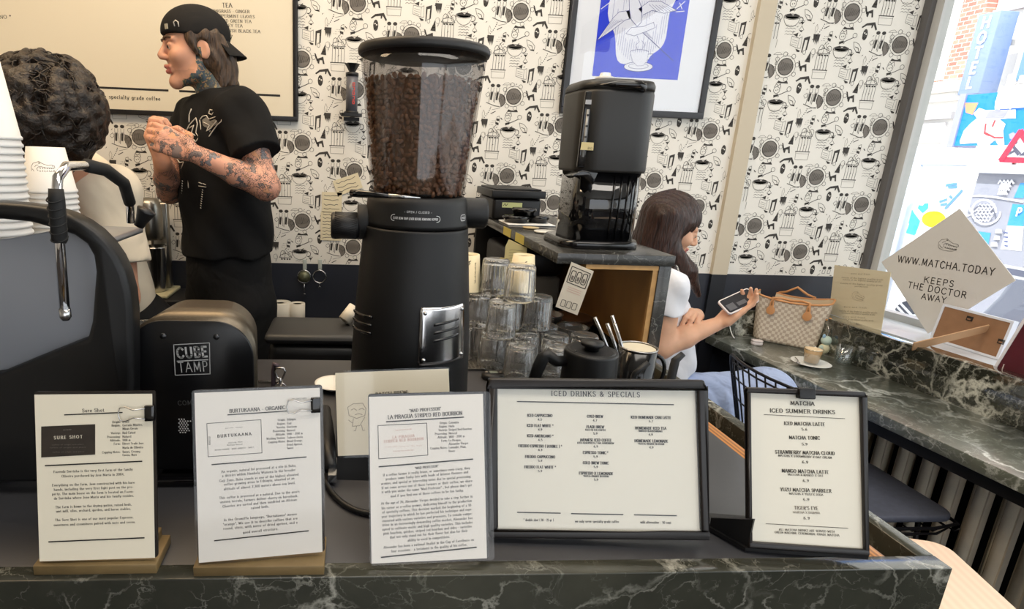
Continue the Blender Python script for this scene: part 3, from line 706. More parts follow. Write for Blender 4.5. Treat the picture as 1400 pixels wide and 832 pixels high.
for l, v, y in (('Origin:', 'Ethiopia', 213), ('Region:', 'Guji', 228), ('Variety:', 'Heirloom', 242), ('Processing:', 'Natural', 256), ('Altitude:', '1900 - 2100 m', 270), ('Washing Station:', 'Tadesse Desta', 284), ('Cupping Notes:', 'Blood Orange,', 298), ('', 'Dried Apricot,', 312), ('', 'Sweet', 325)):
    S_.tl(mb, l, 430, y, 8, 1, 'r', 0.06); S_.tl(mb, v, 437, y, 8, 1, 'l', 0.06)
S_.line(mb, [(143, 386), (512, 356)], 4.5); S_.line(mb, [(153, 684), (521, 645)], 4.5)
for s_, a, y0, b, y1 in (('An organic, natural lot processed at a site in Buku,', 180, 418, 473, 393), ('a district within Hambela Wamena in the broader', 183, 434, 470, 410), ('Guji Zone. Buku stands as one of the highest elevated', 172, 454, 482, 428), ('coffee-growing areas in Ethiopia, situated at an', 190, 468, 466, 443), ('altitude of almost 2,300 meters above sea level.', 190, 486, 470, 461), ("This coffee is processed as a natural. Due to the area's", 172, 521, 486, 495), ('uneven terrain, farmers deliver cherry on horseback.', 175, 537, 480, 512), ('Cherries are sorted and then sundried on African', 185, 554, 475, 527), ('raised beds.', 297, 560, 366, 553), ('In the Oromiffa language, "Burtukaana" means', 190, 607, 475, 583), ('"orange". We use it to describe coffees that are', 187, 625, 478, 600), ('round, citric, with notes of dried apricot, and a', 188, 641, 478, 616), ('good overall structure.', 265, 656, 402, 641)):
    S_.t(mb, s_, a, y0, b, y1, 9.5)
mk('paper', mb, [M('white_paper', srgb(233, 228, 220), 0.4), INK, DARKCARD, INKG], t)
WPAPER = _mats['white_paper']
mb = MB(); mb.prism(rrect(-0.003, -0.003, w + 0.004, h + 0.003, 0.003, 3), FL.at(0, 0, 0.0012), 0.0008); mk('clear_sleeve', mb, SLEEVE, t)
easel(fr, w, 'tan wooden block under the Burtukaana card')
binder_clip(fr, 432, 553, 'small black binder clip on the right edge of the Burtukaana card')
# --- Batch brew (behind), then Mad Professor
fr, w, h = fit_sheet(Wy(462, 623, 0.79), (618, 617), (459, 510), (613, 503))
t = thing('menu_card', 'cream card reading Batch Brew, leaning behind the Mad Professor card', 'sign', mat=frame_matrix(fr), group='coffee cards along the bar')
S_ = Sheet(fr, (440, 480, 2.685)); mb = MB(); mb.rect(0, 0, w, h, FL, 0, 0)
S_.t(mb, 'BATCH BREW:', 198, 165, 318, 156, 13, bold=1.4)
for pts in ([(100, 235), (95, 205), (115, 192), (150, 190), (162, 210), (158, 235), (128, 246), (100, 235)], [(108, 215), (118, 210), (128, 216)], [(136, 214), (148, 208), (156, 214)], [(122, 232), (136, 228), (148, 232)], [(116, 246), (112, 275), (140, 272), (158, 240)], [(112, 262), (98, 252)], [(128, 274), (124, 290), (118, 292)], [(146, 270), (150, 290), (158, 288)]):
    S_.line(mb, pts, 2.2, 2)
mk('paper', mb, [PAPERC, INK, M('pencil', srgb(176, 164, 140), 0.6)], t)
mb = MB(); mb.prism(rrect(-0.003, -0.003, w + 0.003, h + 0.003, 0.006, 4), FL.at(0, 0, 0.001), 0.0008); mk('clear_sleeve', mb, SLEEVE, t)
mb = MB(); mb.prism([(-0.003, -0.08), (w * 0.6, -0.08), (w, 0.0), (w, h), (0, h)], FL.at(0, 0, -0.004), 0.003); mk('card_stand', mb, BLACKM, t)

t, fr, w, h = paper_sign('menu_card', 'white coffee card headed Mad Professor La Piragua in a clear sleeve', ((508, 770), (666, 763), (505, 543), (660, 537)), 0.986)
S_ = Sheet(fr, (440, 480, 2.685)); mb = MB(); mb.rect(0, 0, w, h, FL, 0, 0)
S_.t(mb, '"MAD PROFESSOR"', 322, 223, 437, 215, 11, bold=1.2); S_.t(mb, 'LA PIRAGUA STRIPED RED BOURBON', 243, 248, 515, 232, 13, bold=1.2); S_.line(mb, [(237, 258), (520, 241)], 4)
S_.line(mb, [(206, 272), (385, 263), (389, 380), (209, 394)], 2, 1, 0.0006, True)
S_.t(mb, 'LA PIRAGUA', 260, 320, 340, 313, 9, 2, sp=0.3); S_.t(mb, 'STRIPED RED BOURBON', 228, 335, 373, 324, 9, 2, sp=0.3)
for a, y, b in ((270, 289, 330), (232, 350, 368), (262, 366, 338)): S_.t(mb, 'from the farm in the hills', a, y + 2, b, y - 3, 4, 2)
for l, v, y in (('Origin:', 'Colombia', 265), ('Region:', 'Huila', 278), ('Variety:', 'Striped Red Bourbon', 291), ('Processing:', 'Natural', 304), ('Altitude:', '1800 - 2100 m', 317), ('Farm:', 'La Piragua,', 330), ('', 'Alexander Vargas', 343), ('Cupping Notes:', 'Lavender, Plum,', 356), ('', 'Roses', 369)):
    S_.tl(mb, l, 460, y, 7.5, 1, 'r', 0.05); S_.tl(mb, v, 466, y, 7.5, 1, 'l', 0.05)
S_.line(mb, [(210, 423), (554, 395)], 4.5); S_.line(mb, [(218, 755), (567, 718)], 4.5); S_.t(mb, '"MAD PROFESSOR"', 342, 432, 428, 424, 8, bold=1.2)
for s_, a, y0, b, y1 in (('If a coffee farmer is really brave, or sometimes even crazy, they', 225, 458, 543, 431), ('produce some funky lots with loads of intense flavours and', 235, 472, 537, 446), ('aromas, and special or interesting notes due to special processing.', 218, 489, 548, 462), ('If we come across one of those farmers or their coffee, we share', 220, 505, 552, 478), ('it with you under the name "Mad Professor" , but please don\'t get', 220, 520, 550, 494), ('mad if you find one of those coffees to be too funky.', 253, 535, 520, 513), ('At the age of 20, Alexander Vargas decided to take a step further in', 218, 562, 553, 535), ('his career as a coffee grower, dedicating himself to the production', 220, 579, 550, 551), ('of specialty coffees. This decision marked the beginning of a 10-', 222, 594, 552, 567), ('year trajectory in which he has perfected his technique and expe-', 220, 610, 553, 582), ('rimented with various varieties and processes. To remain compe-', 222, 626, 553, 598), ('titive in an increasingly demanding coffee market, Alexander has', 222, 641, 553, 614), ('opted to cultivate exotic and high quality varieties. This includes', 222, 657, 553, 630), ('pink bourbon, geishas, striped red bourbon and sidra - varieties', 226, 672, 550, 645), ('that not only stand out for their flavor but also for their', 250, 686, 535, 661), ('ability to excel in competitions.', 315, 697, 470, 683), ('Alexander has been a national finalist in the Cup of Excellence on', 227, 723, 558, 694), ('four occasions - a testament to the quality of his coffee.', 255, 737, 533, 712)):
    S_.t(mb, s_, a, y0, b, y1, 8.5)
mk('paper', mb, [WPAPER, INK, PINKINK], t)
mb = MB(); mb.prism(rrect(-0.002, -0.002, w + 0.009, h + 0.003, 0.005, 4), FL.at(0, 0, 0.0012), 0.0008); mk('clear_sleeve', mb, SLEEVE, t)

# --- Iced drinks frame
fr, w, h = fit_sheet(Wz(669, 734, 0.986), (968, 737), (665, 514), (962, 521)); bl = fr.o; br = fr(w, 0)
t = thing('framed_menu', 'black framed landscape menu headed Iced Drinks and Specials standing on the bar', 'framed menu', mat=frame_matrix(fr))
fb = 0.011
mb = MB()
for x0, y0, x1, y1 in ((0, 0, w, fb), (0, h - fb, w, h), (0, fb, fb, h - fb), (w - fb, fb, w, h - fb)): mb.prism([(x0, y0), (x1, y0), (x1, y1), (x0, y1)], FL.at(0, 0, -0.012), 0.018)
mk('frame', mb, FRAMEB, t, bevel=0.003)
mb = MB(); mb.box2((0.004, 0.004, -0.013), (w - 0.004, h - 0.004, -0.009)); mk('backboard', mb, BLACKM, t)
S_ = Sheet(fr, (650, 500, 3.2)); mb = MB(); mb.rect(fb - 0.002, fb - 0.002, w - fb + 0.002, h - fb + 0.002, FL, 0, 0)
S_.t(mb, 'ICED DRINKS & SPECIALS', 332, 130, 718, 136, 21, bold=1.1, sp=0.25)
S_.line(mb, [(183, 155), (866, 169)], 4.5)
for q in ((('ICED CAPPUCCINO', 227, 221, 336, 222), '4.5'), (('ICED FLAT WHITE *', 225, 265, 340, 267), '4.9'), (('ICED AMERICANO *', 226, 310, 340, 312), '4.5'), (('FREDDO ESPRESSO ( DOUBLE ) *', 188, 354, 378, 357), '4.9'), (('FREDDO CAPPUCCINO', 217, 401, 348, 403), '5.9'), (('FREDDO FLAT WHITE *', 214, 446, 351, 448), '5.9'),
          (('COLD BREW', 488, 225, 557, 226), '4.7'), (('FLASH BREW', 486, 271, 562, 272), 'ICED FILTER COFFEE', 480, 570, '5.9'), (('JAPANESE ICED COFFEE', 457, 328, 595, 330), 'ICED AEROPRESS | V60 HANDBREW'.replace('|', '/'), 445, 605, '6.9'), (('ESPRESSO TONIC *', 470, 383, 580, 385), '5.9'), (('COLD BREW TONIC', 470, 428, 582, 430), '5.9'), (('ESPRESSO X LEMONADE', 453, 473, 602, 476), 'YUZU & ORANGE BLOSSOM', 472, 582, '5.9'),
          (('ICED HOMEMADE CHAI LATTE', 680, 229, 855, 231), '5.7'), (('HOMEMADE ICED TEA', 698, 276, 834, 278), 'HIBISCUS BLACKCURRANT', 713, 818, '4.9'), (('HOMEMADE LEMONADE', 696, 332, 842, 334), 'YUZU & ORANGE BLOSSOM', 712, 825, '4.9')):
    s_, a, y0, b, y1 = q[0]; S_.t(mb, s_, a, y0, b, y1, 11, bold=1.7); yy = y0 + 17
    if len(q) == 5: S_.t(mb, q[1], q[2], y0 + 11, q[3], y0 + 13, 7, bold=1.7); yy = y0 + 28
    c = (a + b) / 2; S_.t(mb, q[-1], c - 9, yy, c + 9, yy, 8.5, bold=1.7)
for a, y0, b, y1 in ((183, 639, 371, 643), (419, 645, 645, 649), (694, 650, 879, 654)): S_.line(mb, [(a, y0), (b, y1)], 4.5)
S_.t(mb, '* double shot ( 18 - 21 gr )', 210, 677, 342, 678, 10, bold=1.2); S_.t(mb, 'we only serve specialty grade coffee', 436, 683, 627, 685, 10, bold=1.2); S_.t(mb, 'milk alternative - 50 cent', 721, 687, 855, 689, 10, bold=1.2)
mk('menu_sheet', mb, [M('menu_paper', srgb(226, 222, 208), 0.4), INK], t)
mb = MB(); mb.box2((fb, fb, 0.002), (w - fb, h - fb, 0.0035)); mk('glazing', mb, SLEEVE, t)
# back strut of the frame
mb = MB(); mb.prism([(w / 2 - 0.03, 0.17), (w / 2 + 0.03, 0.17), (w / 2 + 0.02, 0.02), (w / 2 - 0.02, 0.02)], Fr((0, 0.008, -0.052), (1, 0, 0), (0, 0.98, 0.2)), 0.003); mk('strut', mb, BLACKM, t)

# --- Matcha stand
fr, w, h = fit_sheet(Wz(1022, 747, 0.988), (1186.5, 758), (1020, 528), (1180, 536)); bl = fr.o; br = fr(w, 0)
t = thing('menu_stand', 'black upright menu stand headed Matcha Iced Summer Drinks at the right end of the bar', 'menu stand', mat=frame_matrix(fr))
fb = 0.0055
mb = MB(); mb.prism(rrect(0, 0, w, h, 0.004, 4), FL.at(0, 0, -0.006), 0.005); mk('backplate', mb, FRAMEB, t, bevel=0.001)
mb = MB()
for x0, y0, x1, y1 in ((0, 0, w, fb * 1.4), (0, h - fb, w, h), (0, fb, fb * 0.8, h - fb), (w - fb, fb, w, h - fb)): mb.prism([(x0, y0), (x1, y0), (x1, y1), (x0, y1)], FL.at(0, 0, -0.001), 0.006)
mk('frame', mb, FRAMEB, t, bevel=0.0015)
mb = MB(); mb.prism(rrect(w * 0.43, h - 0.012, w * 0.57, h + 0.002, 0.002, 3), FL.at(0, 0, -0.007), 0.015); mk('top_clip', mb, BLACK, t, bevel=0.001)
# foot: a plate bent back along the counter
iv = Vector((0, 0, 1)); loc = lambda wv: tuple(frame_matrix(fr).inverted() @ wv)
foot = [bl + Vector((-0.028, 0.045, -0.005)), bl + Vector((-0.004, -0.002, -0.005)), br + Vector((0.0, -0.002, -0.005)), br + Vector((-0.01, 0.07, -0.005)), bl + Vector((-0.028, 0.075, -0.005))]
mb = MB(); n = len(foot); mb.add([loc(p) for p in foot] + [loc(p + Vector((0, 0, 0.005))) for p in foot], [tuple(reversed(range(n))), tuple(range(n, 2 * n))] + [(k, (k + 1) % n, n + (k + 1) % n, n + k) for k in range(n)]); mk('foot', mb, BLACK, t)
mb = MB(); a_, b_ = bl + Vector((-0.026, 0.06, 0)), bl + Vector((0.004, 0.005, 0.035)); mb.prism([(0, 0), (0.05, 0.0), (0.05, 0.012), (0.0, 0.04)], Fr(loc(bl + Vector((0.0, 0.0, 0))), tuple(frame_matrix(fr).to_3x3().inverted() @ Vector((-0.03, 0.055, 0.0))), tuple(frame_matrix(fr).to_3x3().inverted() @ Vector((0, 0, 1)))), 0.004); mk('side_brace', mb, BLACK, t)
S_ = Sheet(fr, (1000, 510, 3.2)); mb = MB(); mb.rect(fb * 0.6, fb, w - fb * 0.8, h - fb * 0.8, FL, 0, 0)
for s_, a, y0, b, y1, cp, m_, bo in (('MATCHA', 258, 137, 362, 141, 17, 1, 1.2), ('ICED SUMMER DRINKS', 168, 170, 452, 178, 17, 1, 1.2), ('ICED MATCHA LATTE', 230, 225, 408, 230, 15, 1, 1.2), ('5.6', 306, 249, 331, 250, 11, 1, 1.2), ('MATCHA TONIC', 252, 287, 386, 290, 15, 1, 1.2), ('5.9', 307, 314, 332, 315, 11, 1, 1.2), ('STRAWBERRY MATCHA CLOUD', 191, 350, 451, 357, 15, 1, 1.2), ('MATCHA X STRAWBERRY X OAT CREAM', 204, 363, 438, 373, 9, 1, 1.2), ('6.9', 309, 393, 335, 394, 12, 1, 1.2), ('MANGO MATCHA LATTE', 220, 432, 425, 439, 15, 1, 1.2), ('MATCHA X MANGO X OAT', 247, 446, 401, 452, 9, 1, 1.1), ('6.9', 312, 474, 338, 475, 12, 1, 1), ('YUZU MATCHA SPARKLER', 214, 514, 436, 521, 15, 1, 1.1), ('MATCHA X YUZU X SODA', 252, 529, 400, 535, 9, 1, 1.1), ('6.9', 313, 556, 340, 557, 12, 1, 1), ("TIGER'S EYE", 275, 594, 379, 597, 15, 2, 1.2), ('HOJICHA X BANANA', 268, 611, 386, 614, 9, 2, 1.1), ('6.9', 315, 638, 342, 639, 12, 1, 1), ('ALL MATCHA DRINKS ARE SERVED WITH', 208, 686, 450, 696, 9, 1, 1.1), ('GREEN MACHINE CEREMONIAL GRADE MATCHA', 188, 698, 471, 712, 9, 1, 1.1)):
    S_.t(mb, s_, a, y0, b, y1, cp, m_, bold=bo)
S_.line(mb, [(141, 180), (495, 198)], 2.2); S_.line(mb, [(150, 657), (509, 677)], 2.2)
mk('menu_sheet', mb, [_mats['menu_paper'], INK, INKG], t)
# ================================================================ SMALL LOW-POLY COPIES OF A PART IN ONE MESH
class CylFr:
    """drawing frame wrapped round an upright cylinder: a runs along the girth, b up, c outwards"""
    def __init__(s, cx, cy, z0, r, a0=-PI / 2, taper=0.0, sy=1.0): s.c = (cx, cy); s.z0 = z0; s.r = r; s.a0 = a0; s.tp = taper; s.sy = sy
    def __call__(s, a, b, c=0.0):
        r = s.r + s.tp * b + c; t = s.a0 + a / s.r
        return Vector((s.c[0] + r * math.cos(t), s.c[1] + r * math.sin(t) * s.sy, s.z0 + b))

# ================================================================ COFFEE GRINDER
gx, gy = 0.107, 1.0
gr = thing('coffee_grinder', 'tall black coffee grinder with big bean hopper and chrome vent plate', 'coffee grinder', (gx, gy, 0.98))
DK = M('grinder_black', srgb(11, 11, 12), 0.45, bump=0.25, bscale=1400)
body = [(0.111, 0.981), (0.111, 1.0), (0.1085, 1.06), (0.1065, 1.12), (0.104, 1.17), (0.1005, 1.22), (0.0965, 1.27), (0.0925, 1.315), (0.0905, 1.338), (0.0905, 1.342)]
mb = MB(); mb.lathe(body, (gx, gy, 0), 64, sy=1.05); mk('housing', mb, DK, gr)
mb = MB(); mb.lathe([(0.089, 1.3435), (0.0885, 1.350), (0.086, 1.380), (0.0845, 1.392), (0.080, 1.394)], (gx, gy, 0), 64); mk('collar', mb, DK, gr)
def rad_at(z):
    for (r0, z0), (r1, z1) in zip(body, body[1:]):
        if z0 <= z <= z1: return r0 + (r1 - r0) * (z - z0) / (z1 - z0)
    return 0.09
# chrome plate bent round the housing, three slots
def wrapped_plate(z0, z1, a0, a1, out, th):
    m_ = MB(); na, nz = 16, 18; vs = []
    def pt(a, z, c): r = rad_at(z) + c; return (gx + r * math.sin(a), gy - r * 1.05 * math.cos(a), z)
    slots = [(0.40 + 0.145 * k, 0.40 + 0.145 * k + 0.05) for k in range(3)]
    for side in (1, 0):
        for j in range(nz + 1):
            for i in range(na + 1):
                u, v = i / na, j / nz
                # rounded corners
                a = a0 + (a1 - a0) * u; z = z0 + (z1 - z0) * v
                du = min(u, 1 - u); dv = min(v, 1 - v)
                if du < 0.06 and dv < 0.06: a += (0.04 if u < .5 else -0.04) * (1 - dv / 0.06) * (a1 - a0) * .6
                vs.append(pt(a, z, out + (th if side else 0)))
    N = (na + 1) * (nz + 1); fs = []
    for j in range(nz):
        for i in range(na):
            q = [j * (na + 1) + i, j * (na + 1) + i + 1, (j + 1) * (na + 1) + i + 1, (j + 1) * (na + 1) + i]
            fs.append(tuple(q)); fs.append(tuple(N + k for k in reversed(q)))
    for i in range(na):
        fs += [(i + 1, i, N + i, N + i + 1), (nz * (na + 1) + i, nz * (na + 1) + i + 1, N + nz * (na + 1) + i + 1, N + nz * (na + 1) + i)]
    for j in range(nz):
        k, k2 = j * (na + 1), (j + 1) * (na + 1); fs += [(k, k2, N + k2, N + k), (k2 + na, k + na, N + k + na, N + k2 + na)]
    m_.add(vs, fs, 0, True)
    return m_, pt
A0, A1 = math.radians(1), math.radians(51)
PZ0, PZ1 = 1.126, 1.222
m_, pt = wrapped_plate(PZ0, PZ1, A0, A1, 0.001, 0.0025); pl = mk('vent_plate', m_, M('polished_plate', srgb(215, 215, 218), 0.16, 1.0), gr)
for k in range(3):
    z = PZ0 + (PZ1 - PZ0) * (0.42 + 0.14 * k); m_ = MB()
    m_.tube([pt(A0 + (A1 - A0) * (0.26 + 0.54 * i / 10), z + 0.0005 * i, 0.0030) for i in range(11)], 0.0024, 8); mk('slot', m_, BLACKG, pl)
for u in (0.09, 0.91):
    for v in (0.09, 0.91):
        p = Vector(pt(A0 + (A1 - A0) * u, PZ0 + (PZ1 - PZ0) * v, 0.0035)); m_ = MB(); m_.sphere(p, (0.0036, 0.0036, 0.0036), 0, 10, 6); mk('screw', m_, STEEL, pl)
# vent ribs on the left flank
for k in range(3):
    z = 1.162 + 0.014 * k; m_ = MB()
    m_.tube([(gx + (rad_at(z) + 0.001) * math.sin(a), gy - (rad_at(z) + 0.001) * 1.05 * math.cos(a), z + 0.01 * (a + 1.35)) for a in [-1.5 + 0.07 * i for i in range(11)]], 0.0028, 6); mk('vent_rib', m_, BLACKG, gr)
# side knobs, left one knurled
m_ = MB(); rotx = Matrix.Rotation(-PI / 2, 3, 'Y')
prof = [(0.0, 0.0)]
m_.lathe([(0.030, 0.0), (0.030, 0.02)], (gx - 0.082, gy, 1.345), 28, 0, rotx); mk('knob_boss', m_, BLACKM, gr, bevel=0.002)
m_ = MB(); m_.lathe([(0.0, 0.048), (0.020, 0.048), (0.0225, 0.045), (0.0225, 0.003), (0.019, 0.0), (0.0, 0.0)], (gx - 0.098, gy - 0.01, 1.339), 40, 0, rotx); kn = mk('adjusting_knob', m_, BLACK, gr)
m_ = MB()
for k in range(40):
    a = 2 * PI * k / 40; c_, s_ = math.cos(a), math.sin(a)
    m_.tube([(gx - 0.103, gy - 0.01 + 0.0225 * c_, 1.339 + 0.0225 * s_), (gx - 0.140, gy - 0.01 + 0.0225 * math.cos(a + 0.5), 1.339 + 0.0225 * math.sin(a + 0.5))], 0.0009, 5)
mk('knurling', m_, BLACKM, kn)
m_ = MB(); m_.lathe([(0.024, 0.0), (0.0265, 0.004), (0.0265, 0.050), (0.024, 0.054), (0.0, 0.054)], (gx + 0.070, gy + 0.01, 1.365), 36, 0, Matrix.Rotation(PI / 2, 3, 'Y')); mk('side_motor_cap', m_, DK, gr)
# bean trap lever
m_ = MB(); m_.tube([(gx - 0.112, gy - 0.075, 1.3985), (gx - 0.10, gy - 0.085, 1.3985), (gx - 0.055, gy - 0.092, 1.397), (gx - 0.03, gy - 0.093, 1.396)], [0.006, 0.0062, 0.004, 0.003], 10); lv = mk('lever', m_, BLACKG, gr)
m_ = MB(); m_.tube([(gx - 0.055, gy - 0.0925, 1.397), (gx - 0.005, gy - 0.0935, 1.3955)], [0.0042, 0.0015], 8); mk('lever_tip', m_, STEEL, lv)
# white lettering on the collar
cf = CylFr(gx, gy, 1.3435, 0.0889, -PI / 2 - 0.12, -0.07)
m_ = MB(); k0 = rrect(-0.041, 0.014, 0.041, 0.0235, 0.0045, 4); m_.stroke(k0, 0.0009, cf, 0.0006, 0, True)
def ctext(mb_, t, x, y, size, w, f):
    W_ = textw(t, size, 0.22); k = w / W_; x0 = x - w / 2
    for c in t:
        gw, sts = G.get(c, G['o'])
        for s2 in sts: mb_.stroke([(x0 + px * size * k, y + py * size) for px, py in s2], size * 0.14, f, 0.0007, 0)
        x0 += (gw + 0.22) * size * k
ctext(m_, 'CLOSE BEAN TRAP LEVER BEFORE REMOVING HOPPER', 0, 0.0168, 0.0034, 0.074, cf)
ctext(m_, '- OPEN / CLOSED -', 0.004, 0.0275, 0.0032, 0.045, cf)
k1 = rrect(0.088, 0.014, 0.108, 0.0235, 0.0045, 4); m_.stroke(k1, 0.0009, cf, 0.0006, 0, True); ctext(m_, 'ESPRESSO', 0.098, 0.0168, 0.0034, 0.016, cf)
mk('lettering', m_, M('white_print', srgb(215, 215, 215), 0.5), gr)
# hopper
HOP = thinglass('smoky_hopper', (0.76, 0.75, 0.75, 1), 0.045, 0.05)
hp = [(0.0795, 1.394), (0.0805, 1.40), (0.0835, 1.43), (0.0885, 1.48), (0.0945, 1.54), (0.0995, 1.585), (0.1015, 1.6123)]
m_ = MB(); n = len(hp)
m_.lathe(hp + [(r - 0.003, z) for r, z in reversed(hp)], (gx, gy, 0), 72); mk('hopper', m_, HOP, gr)
m_ = MB(); m_.lathe([(0.0, 1.6125), (0.1025, 1.6125), (0.1055, 1.614), (0.1065, 1.617), (0.1065, 1.622), (0.104, 1.6265), (0.09, 1.629), (0.0, 1.630)], (gx, gy, 0), 72); mk('hopper_lid', m_, M('lid_black', srgb(34, 33, 33), 0.5), gr)
# beans
BEAN = M('roasted_bean', srgb(140, 96, 64), 0.32, noise=0.35, nscale=90)
rb = random.Random(3)
def hop_r(z):
    for (r0, z0), (r1, z1) in zip(hp, hp[1:]):
        if z0 <= z <= z1: return r0 + (r1 - r0) * (z - z0) / (z1 - z0)
    return hp[-1][0]
bs, br_ = 8, 6; bv = []; bfc = []
for i in range(br_ + 1):
    th = PI * i / br_
    for k in range(bs):
        a = 2 * PI * k / bs; x, y, z = math.sin(th) * math.cos(a), math.sin(th) * math.sin(a), math.cos(th)
        y2 = y * 0.75 if y > 0 else y * 0.35
        if y < 0 and abs(x) < 0.35: y2 *= 0.4
        bv.append((x * 0.72, y2, z))
for i in range(br_):
    for k in range(bs): bfc.append((i * bs + k, (i + 1) * bs + k, (i + 1) * bs + (k + 1) % bs, i * bs + (k + 1) % bs))
m_ = MB(); m_.lathe([(0.0, 1.396)] + [(hop_r(z) - 0.012, z) for z in (1.40, 1.43, 1.48, 1.54, 1.570)] + [(0.05, 1.578), (0.0, 1.580)], (gx, gy, 0), 40)
z = 1.401
while z < 1.578:
    r = hop_r(z) - 0.0085; nn = int(2 * PI * r / 0.0082)
    for k in range(nn):
        if rb.random() < 0.06: continue
        a = 2 * PI * (k + rb.random() * 0.8) / nn; L = 0.0056 * rb.uniform(0.85, 1.1)
        q = Matrix.Rotation(a - PI / 2 + rb.uniform(-.5, .5), 3, 'Z') @ Matrix.Rotation(rb.uniform(0, PI), 3, 'Y') @ Matrix.Rotation(rb.choice((0, PI)) + rb.uniform(-0.5, 0.5), 3, 'Z')
        rr = r + rb.uniform(-0.003, 0.001); c = Vector((gx + rr * math.cos(a), gy + rr * math.sin(a), z + rb.uniform(-.002, .002)))
        m_.add([c + q @ (Vector(v) * L) for v in bv], bfc, 0, True)
    z += 0.0072
o = mk('coffee_beans', m_, BEAN); tag(o, 'roasted brown coffee beans filling the clear grinder hopper', 'coffee beans', kind='stuff')

# ================================================================ AUTOMATIC TAMPER
FY = 0.78
ta = thing('coffee_tamper', 'black rounded automatic coffee tamper with a white boxed logo', 'coffee tamper', (-0.225, 0.86, 0.98))
def arch(w, z0, z1, r, cx, grow=0.0):
    out = [(cx + w + grow, z0)]
    out += [(cx + w + grow - r + r * math.cos(a), z1 + grow - r + r * math.sin(a)) for a in [PI / 2 * k / 10 for k in range(11)]]
    out += [(cx - w - grow + r + r * math.cos(a), z1 + grow - r + r * math.sin(a)) for a in [PI / 2 + PI / 2 * k / 10 for k in range(11)]]
    out.append((cx - w - grow, z0)); return out
TX = -0.2235
fy = lambda y: Fr((0, y, 0), (1, 0, 0), (0, 0, 1))
mb = MB(); fa, ba = arch(0.088, 1.03, 1.2315, 0.054, TX), arch(0.074, 1.03, 1.2315, 0.050, TX); n = len(fa)
mb.add([(x, FY + 0.005, z) for x, z in fa] + [(x, FY + 0.10, z) for x, z in ba], [tuple(range(n)), tuple(reversed(range(n, 2 * n)))] + [(k, n + k, n + (k + 1) % n, (k + 1) % n) for k in range(n)], 0, True)
mk('shell', mb, M('brushed_dark_steel', srgb(98, 90, 78), 0.38, 0.75, noise=0.12, nscale=300), ta)
mb = MB(); mb.prism(arch(0.086, 1.0, 1.2285, 0.053, TX), fy(FY), 0.004); mk('front_plate', mb, M('satin_black_plate', srgb(14, 14, 16), 0.3), ta, bevel=0.002)
mb = MB(); mb.prism([(TX - 0.084, FY + 0.004), (TX + 0.084, FY + 0.004), (TX + 0.072, FY + 0.10), (TX - 0.072, FY + 0.10)], Fr((0, 0, 0.9805), (1, 0, 0), (0, 1, 0)), 0.05); mb.box2((TX - 0.056, FY - 0.02, 0.9805), (TX + 0.070, FY + 0.003, 0.992)); mk('base', mb, BLACKG, ta, bevel=0.003)
for dx in (-0.036, 0.036):
    mb = MB(); mb.lathe([(0.0042, 0), (0.0042, 0.002), (0.0, 0.0026)], (TX + dx, FY - 0.004, 1.206), 14, 0, Matrix.Rotation(PI / 2, 3, 'X')); mk('screw', mb, M('dark_screw', srgb(70, 70, 72), 0.3, 0.8), ta)
tf = Fr((0, FY - 0.0045, 0), (1, 0, 0), (0, 0, 1))
LS = Sheet(tf, (0, 200, 2.311)); mb = MB()
q = [LS.p(*c) for c in ((549, 626), (662, 620), (664, 718), (554, 722))]
mb.stroke(q, 0.0011, tf, 0.0004, 0, True)
def st(mb_, s_, x0, y0, x1, y1, cap, bold, fr=tf, S0=LS, m=0):
    a = S0.p(x0, y0); b = S0.p(x1, y1); w_ = math.hypot(b[0] - a[0], b[1] - a[1]); sz = cap * S0.unit(x0, y0)
    u = fr.u * (b[0] - a[0]) + fr.v * (b[1] - a[1]); f2 = Fr(fr(a[0], a[1], 0.0004), u, fr.n.cross(u)); text(mb_, s_, 0, 0, sz, f2, m, 'l', False, bold, None, 0, w_)
st(mb, 'CUBE', 561, 668, 656, 663, 34, 1.75); st(mb, 'TAMP', 566, 713, 657, 709, 34, 0.8); a = LS.p(560, 678); b = LS.p(657, 673); mb.stroke([a, b], 0.0014, tf, 0.0004, 0)
mk('logo', mb, M('grey_print', srgb(178, 178, 178), 0.5), ta)
mb = MB(); st(mb, 'COM', 563, 817, 607, 815, 15, 1.2); mk('maker_lettering', mb, M('dim_print', srgb(84, 84, 84), 0.5), ta)
mb = MB()
for j in range(8):
    for i in range(5 - (j in (0, 7)) * 2 - (j in (2, 3, 4, 5)) * 1):
        p = LS.p(566 + i * 8 + (j % 2) * 4, 861 + j * 6); mb.disc(p[0], p[1], 0.0011, tf, 0.0004, 0, 8)
mk('perforation', mb, M('white_print', srgb(215, 215, 215), 0.5), ta)

# ================================================================ ESPRESSO MACHINE (seen from the guests' side)
MY = 0.74
ma = thing('espresso_machine', 'large black espresso machine with a pale grey back panel at the left edge', 'espresso machine', (-0.65, 0.95, 0.98))
MS = Sheet(Fr((0, MY, 0), (1, 0, 0), (0, 0, 1)))
mf = MS.fr
P_ = lambda x, y: MS.p(x, y)
outer = [P_(*q) for q in ((0, 277), (30, 279), (60, 283), (90, 292), (112, 303), (130, 316), (146, 332), (160, 352), (170, 374), (177, 400), (180, 430), (181, 480), (181, 540), (181, 600))]
zb = 1.0; xl = -1.15
inner = [P_(*q) for q in ((0, 300), (40, 304), (78, 315), (100, 322), (117, 334), (126, 350), (129, 372), (127, 400), (124, 440), (118, 463), (70, 482), (0, 511))]
zb2 = max(1.03, inner[-1][1] - 0.17)
ring = [(xl, outer[0][1] + 0.004)] + outer + [(outer[-1][0], zb), (xl, zb), (xl, zb2)] + inner[::-1] + [(xl, inner[0][1] + 0.004)]
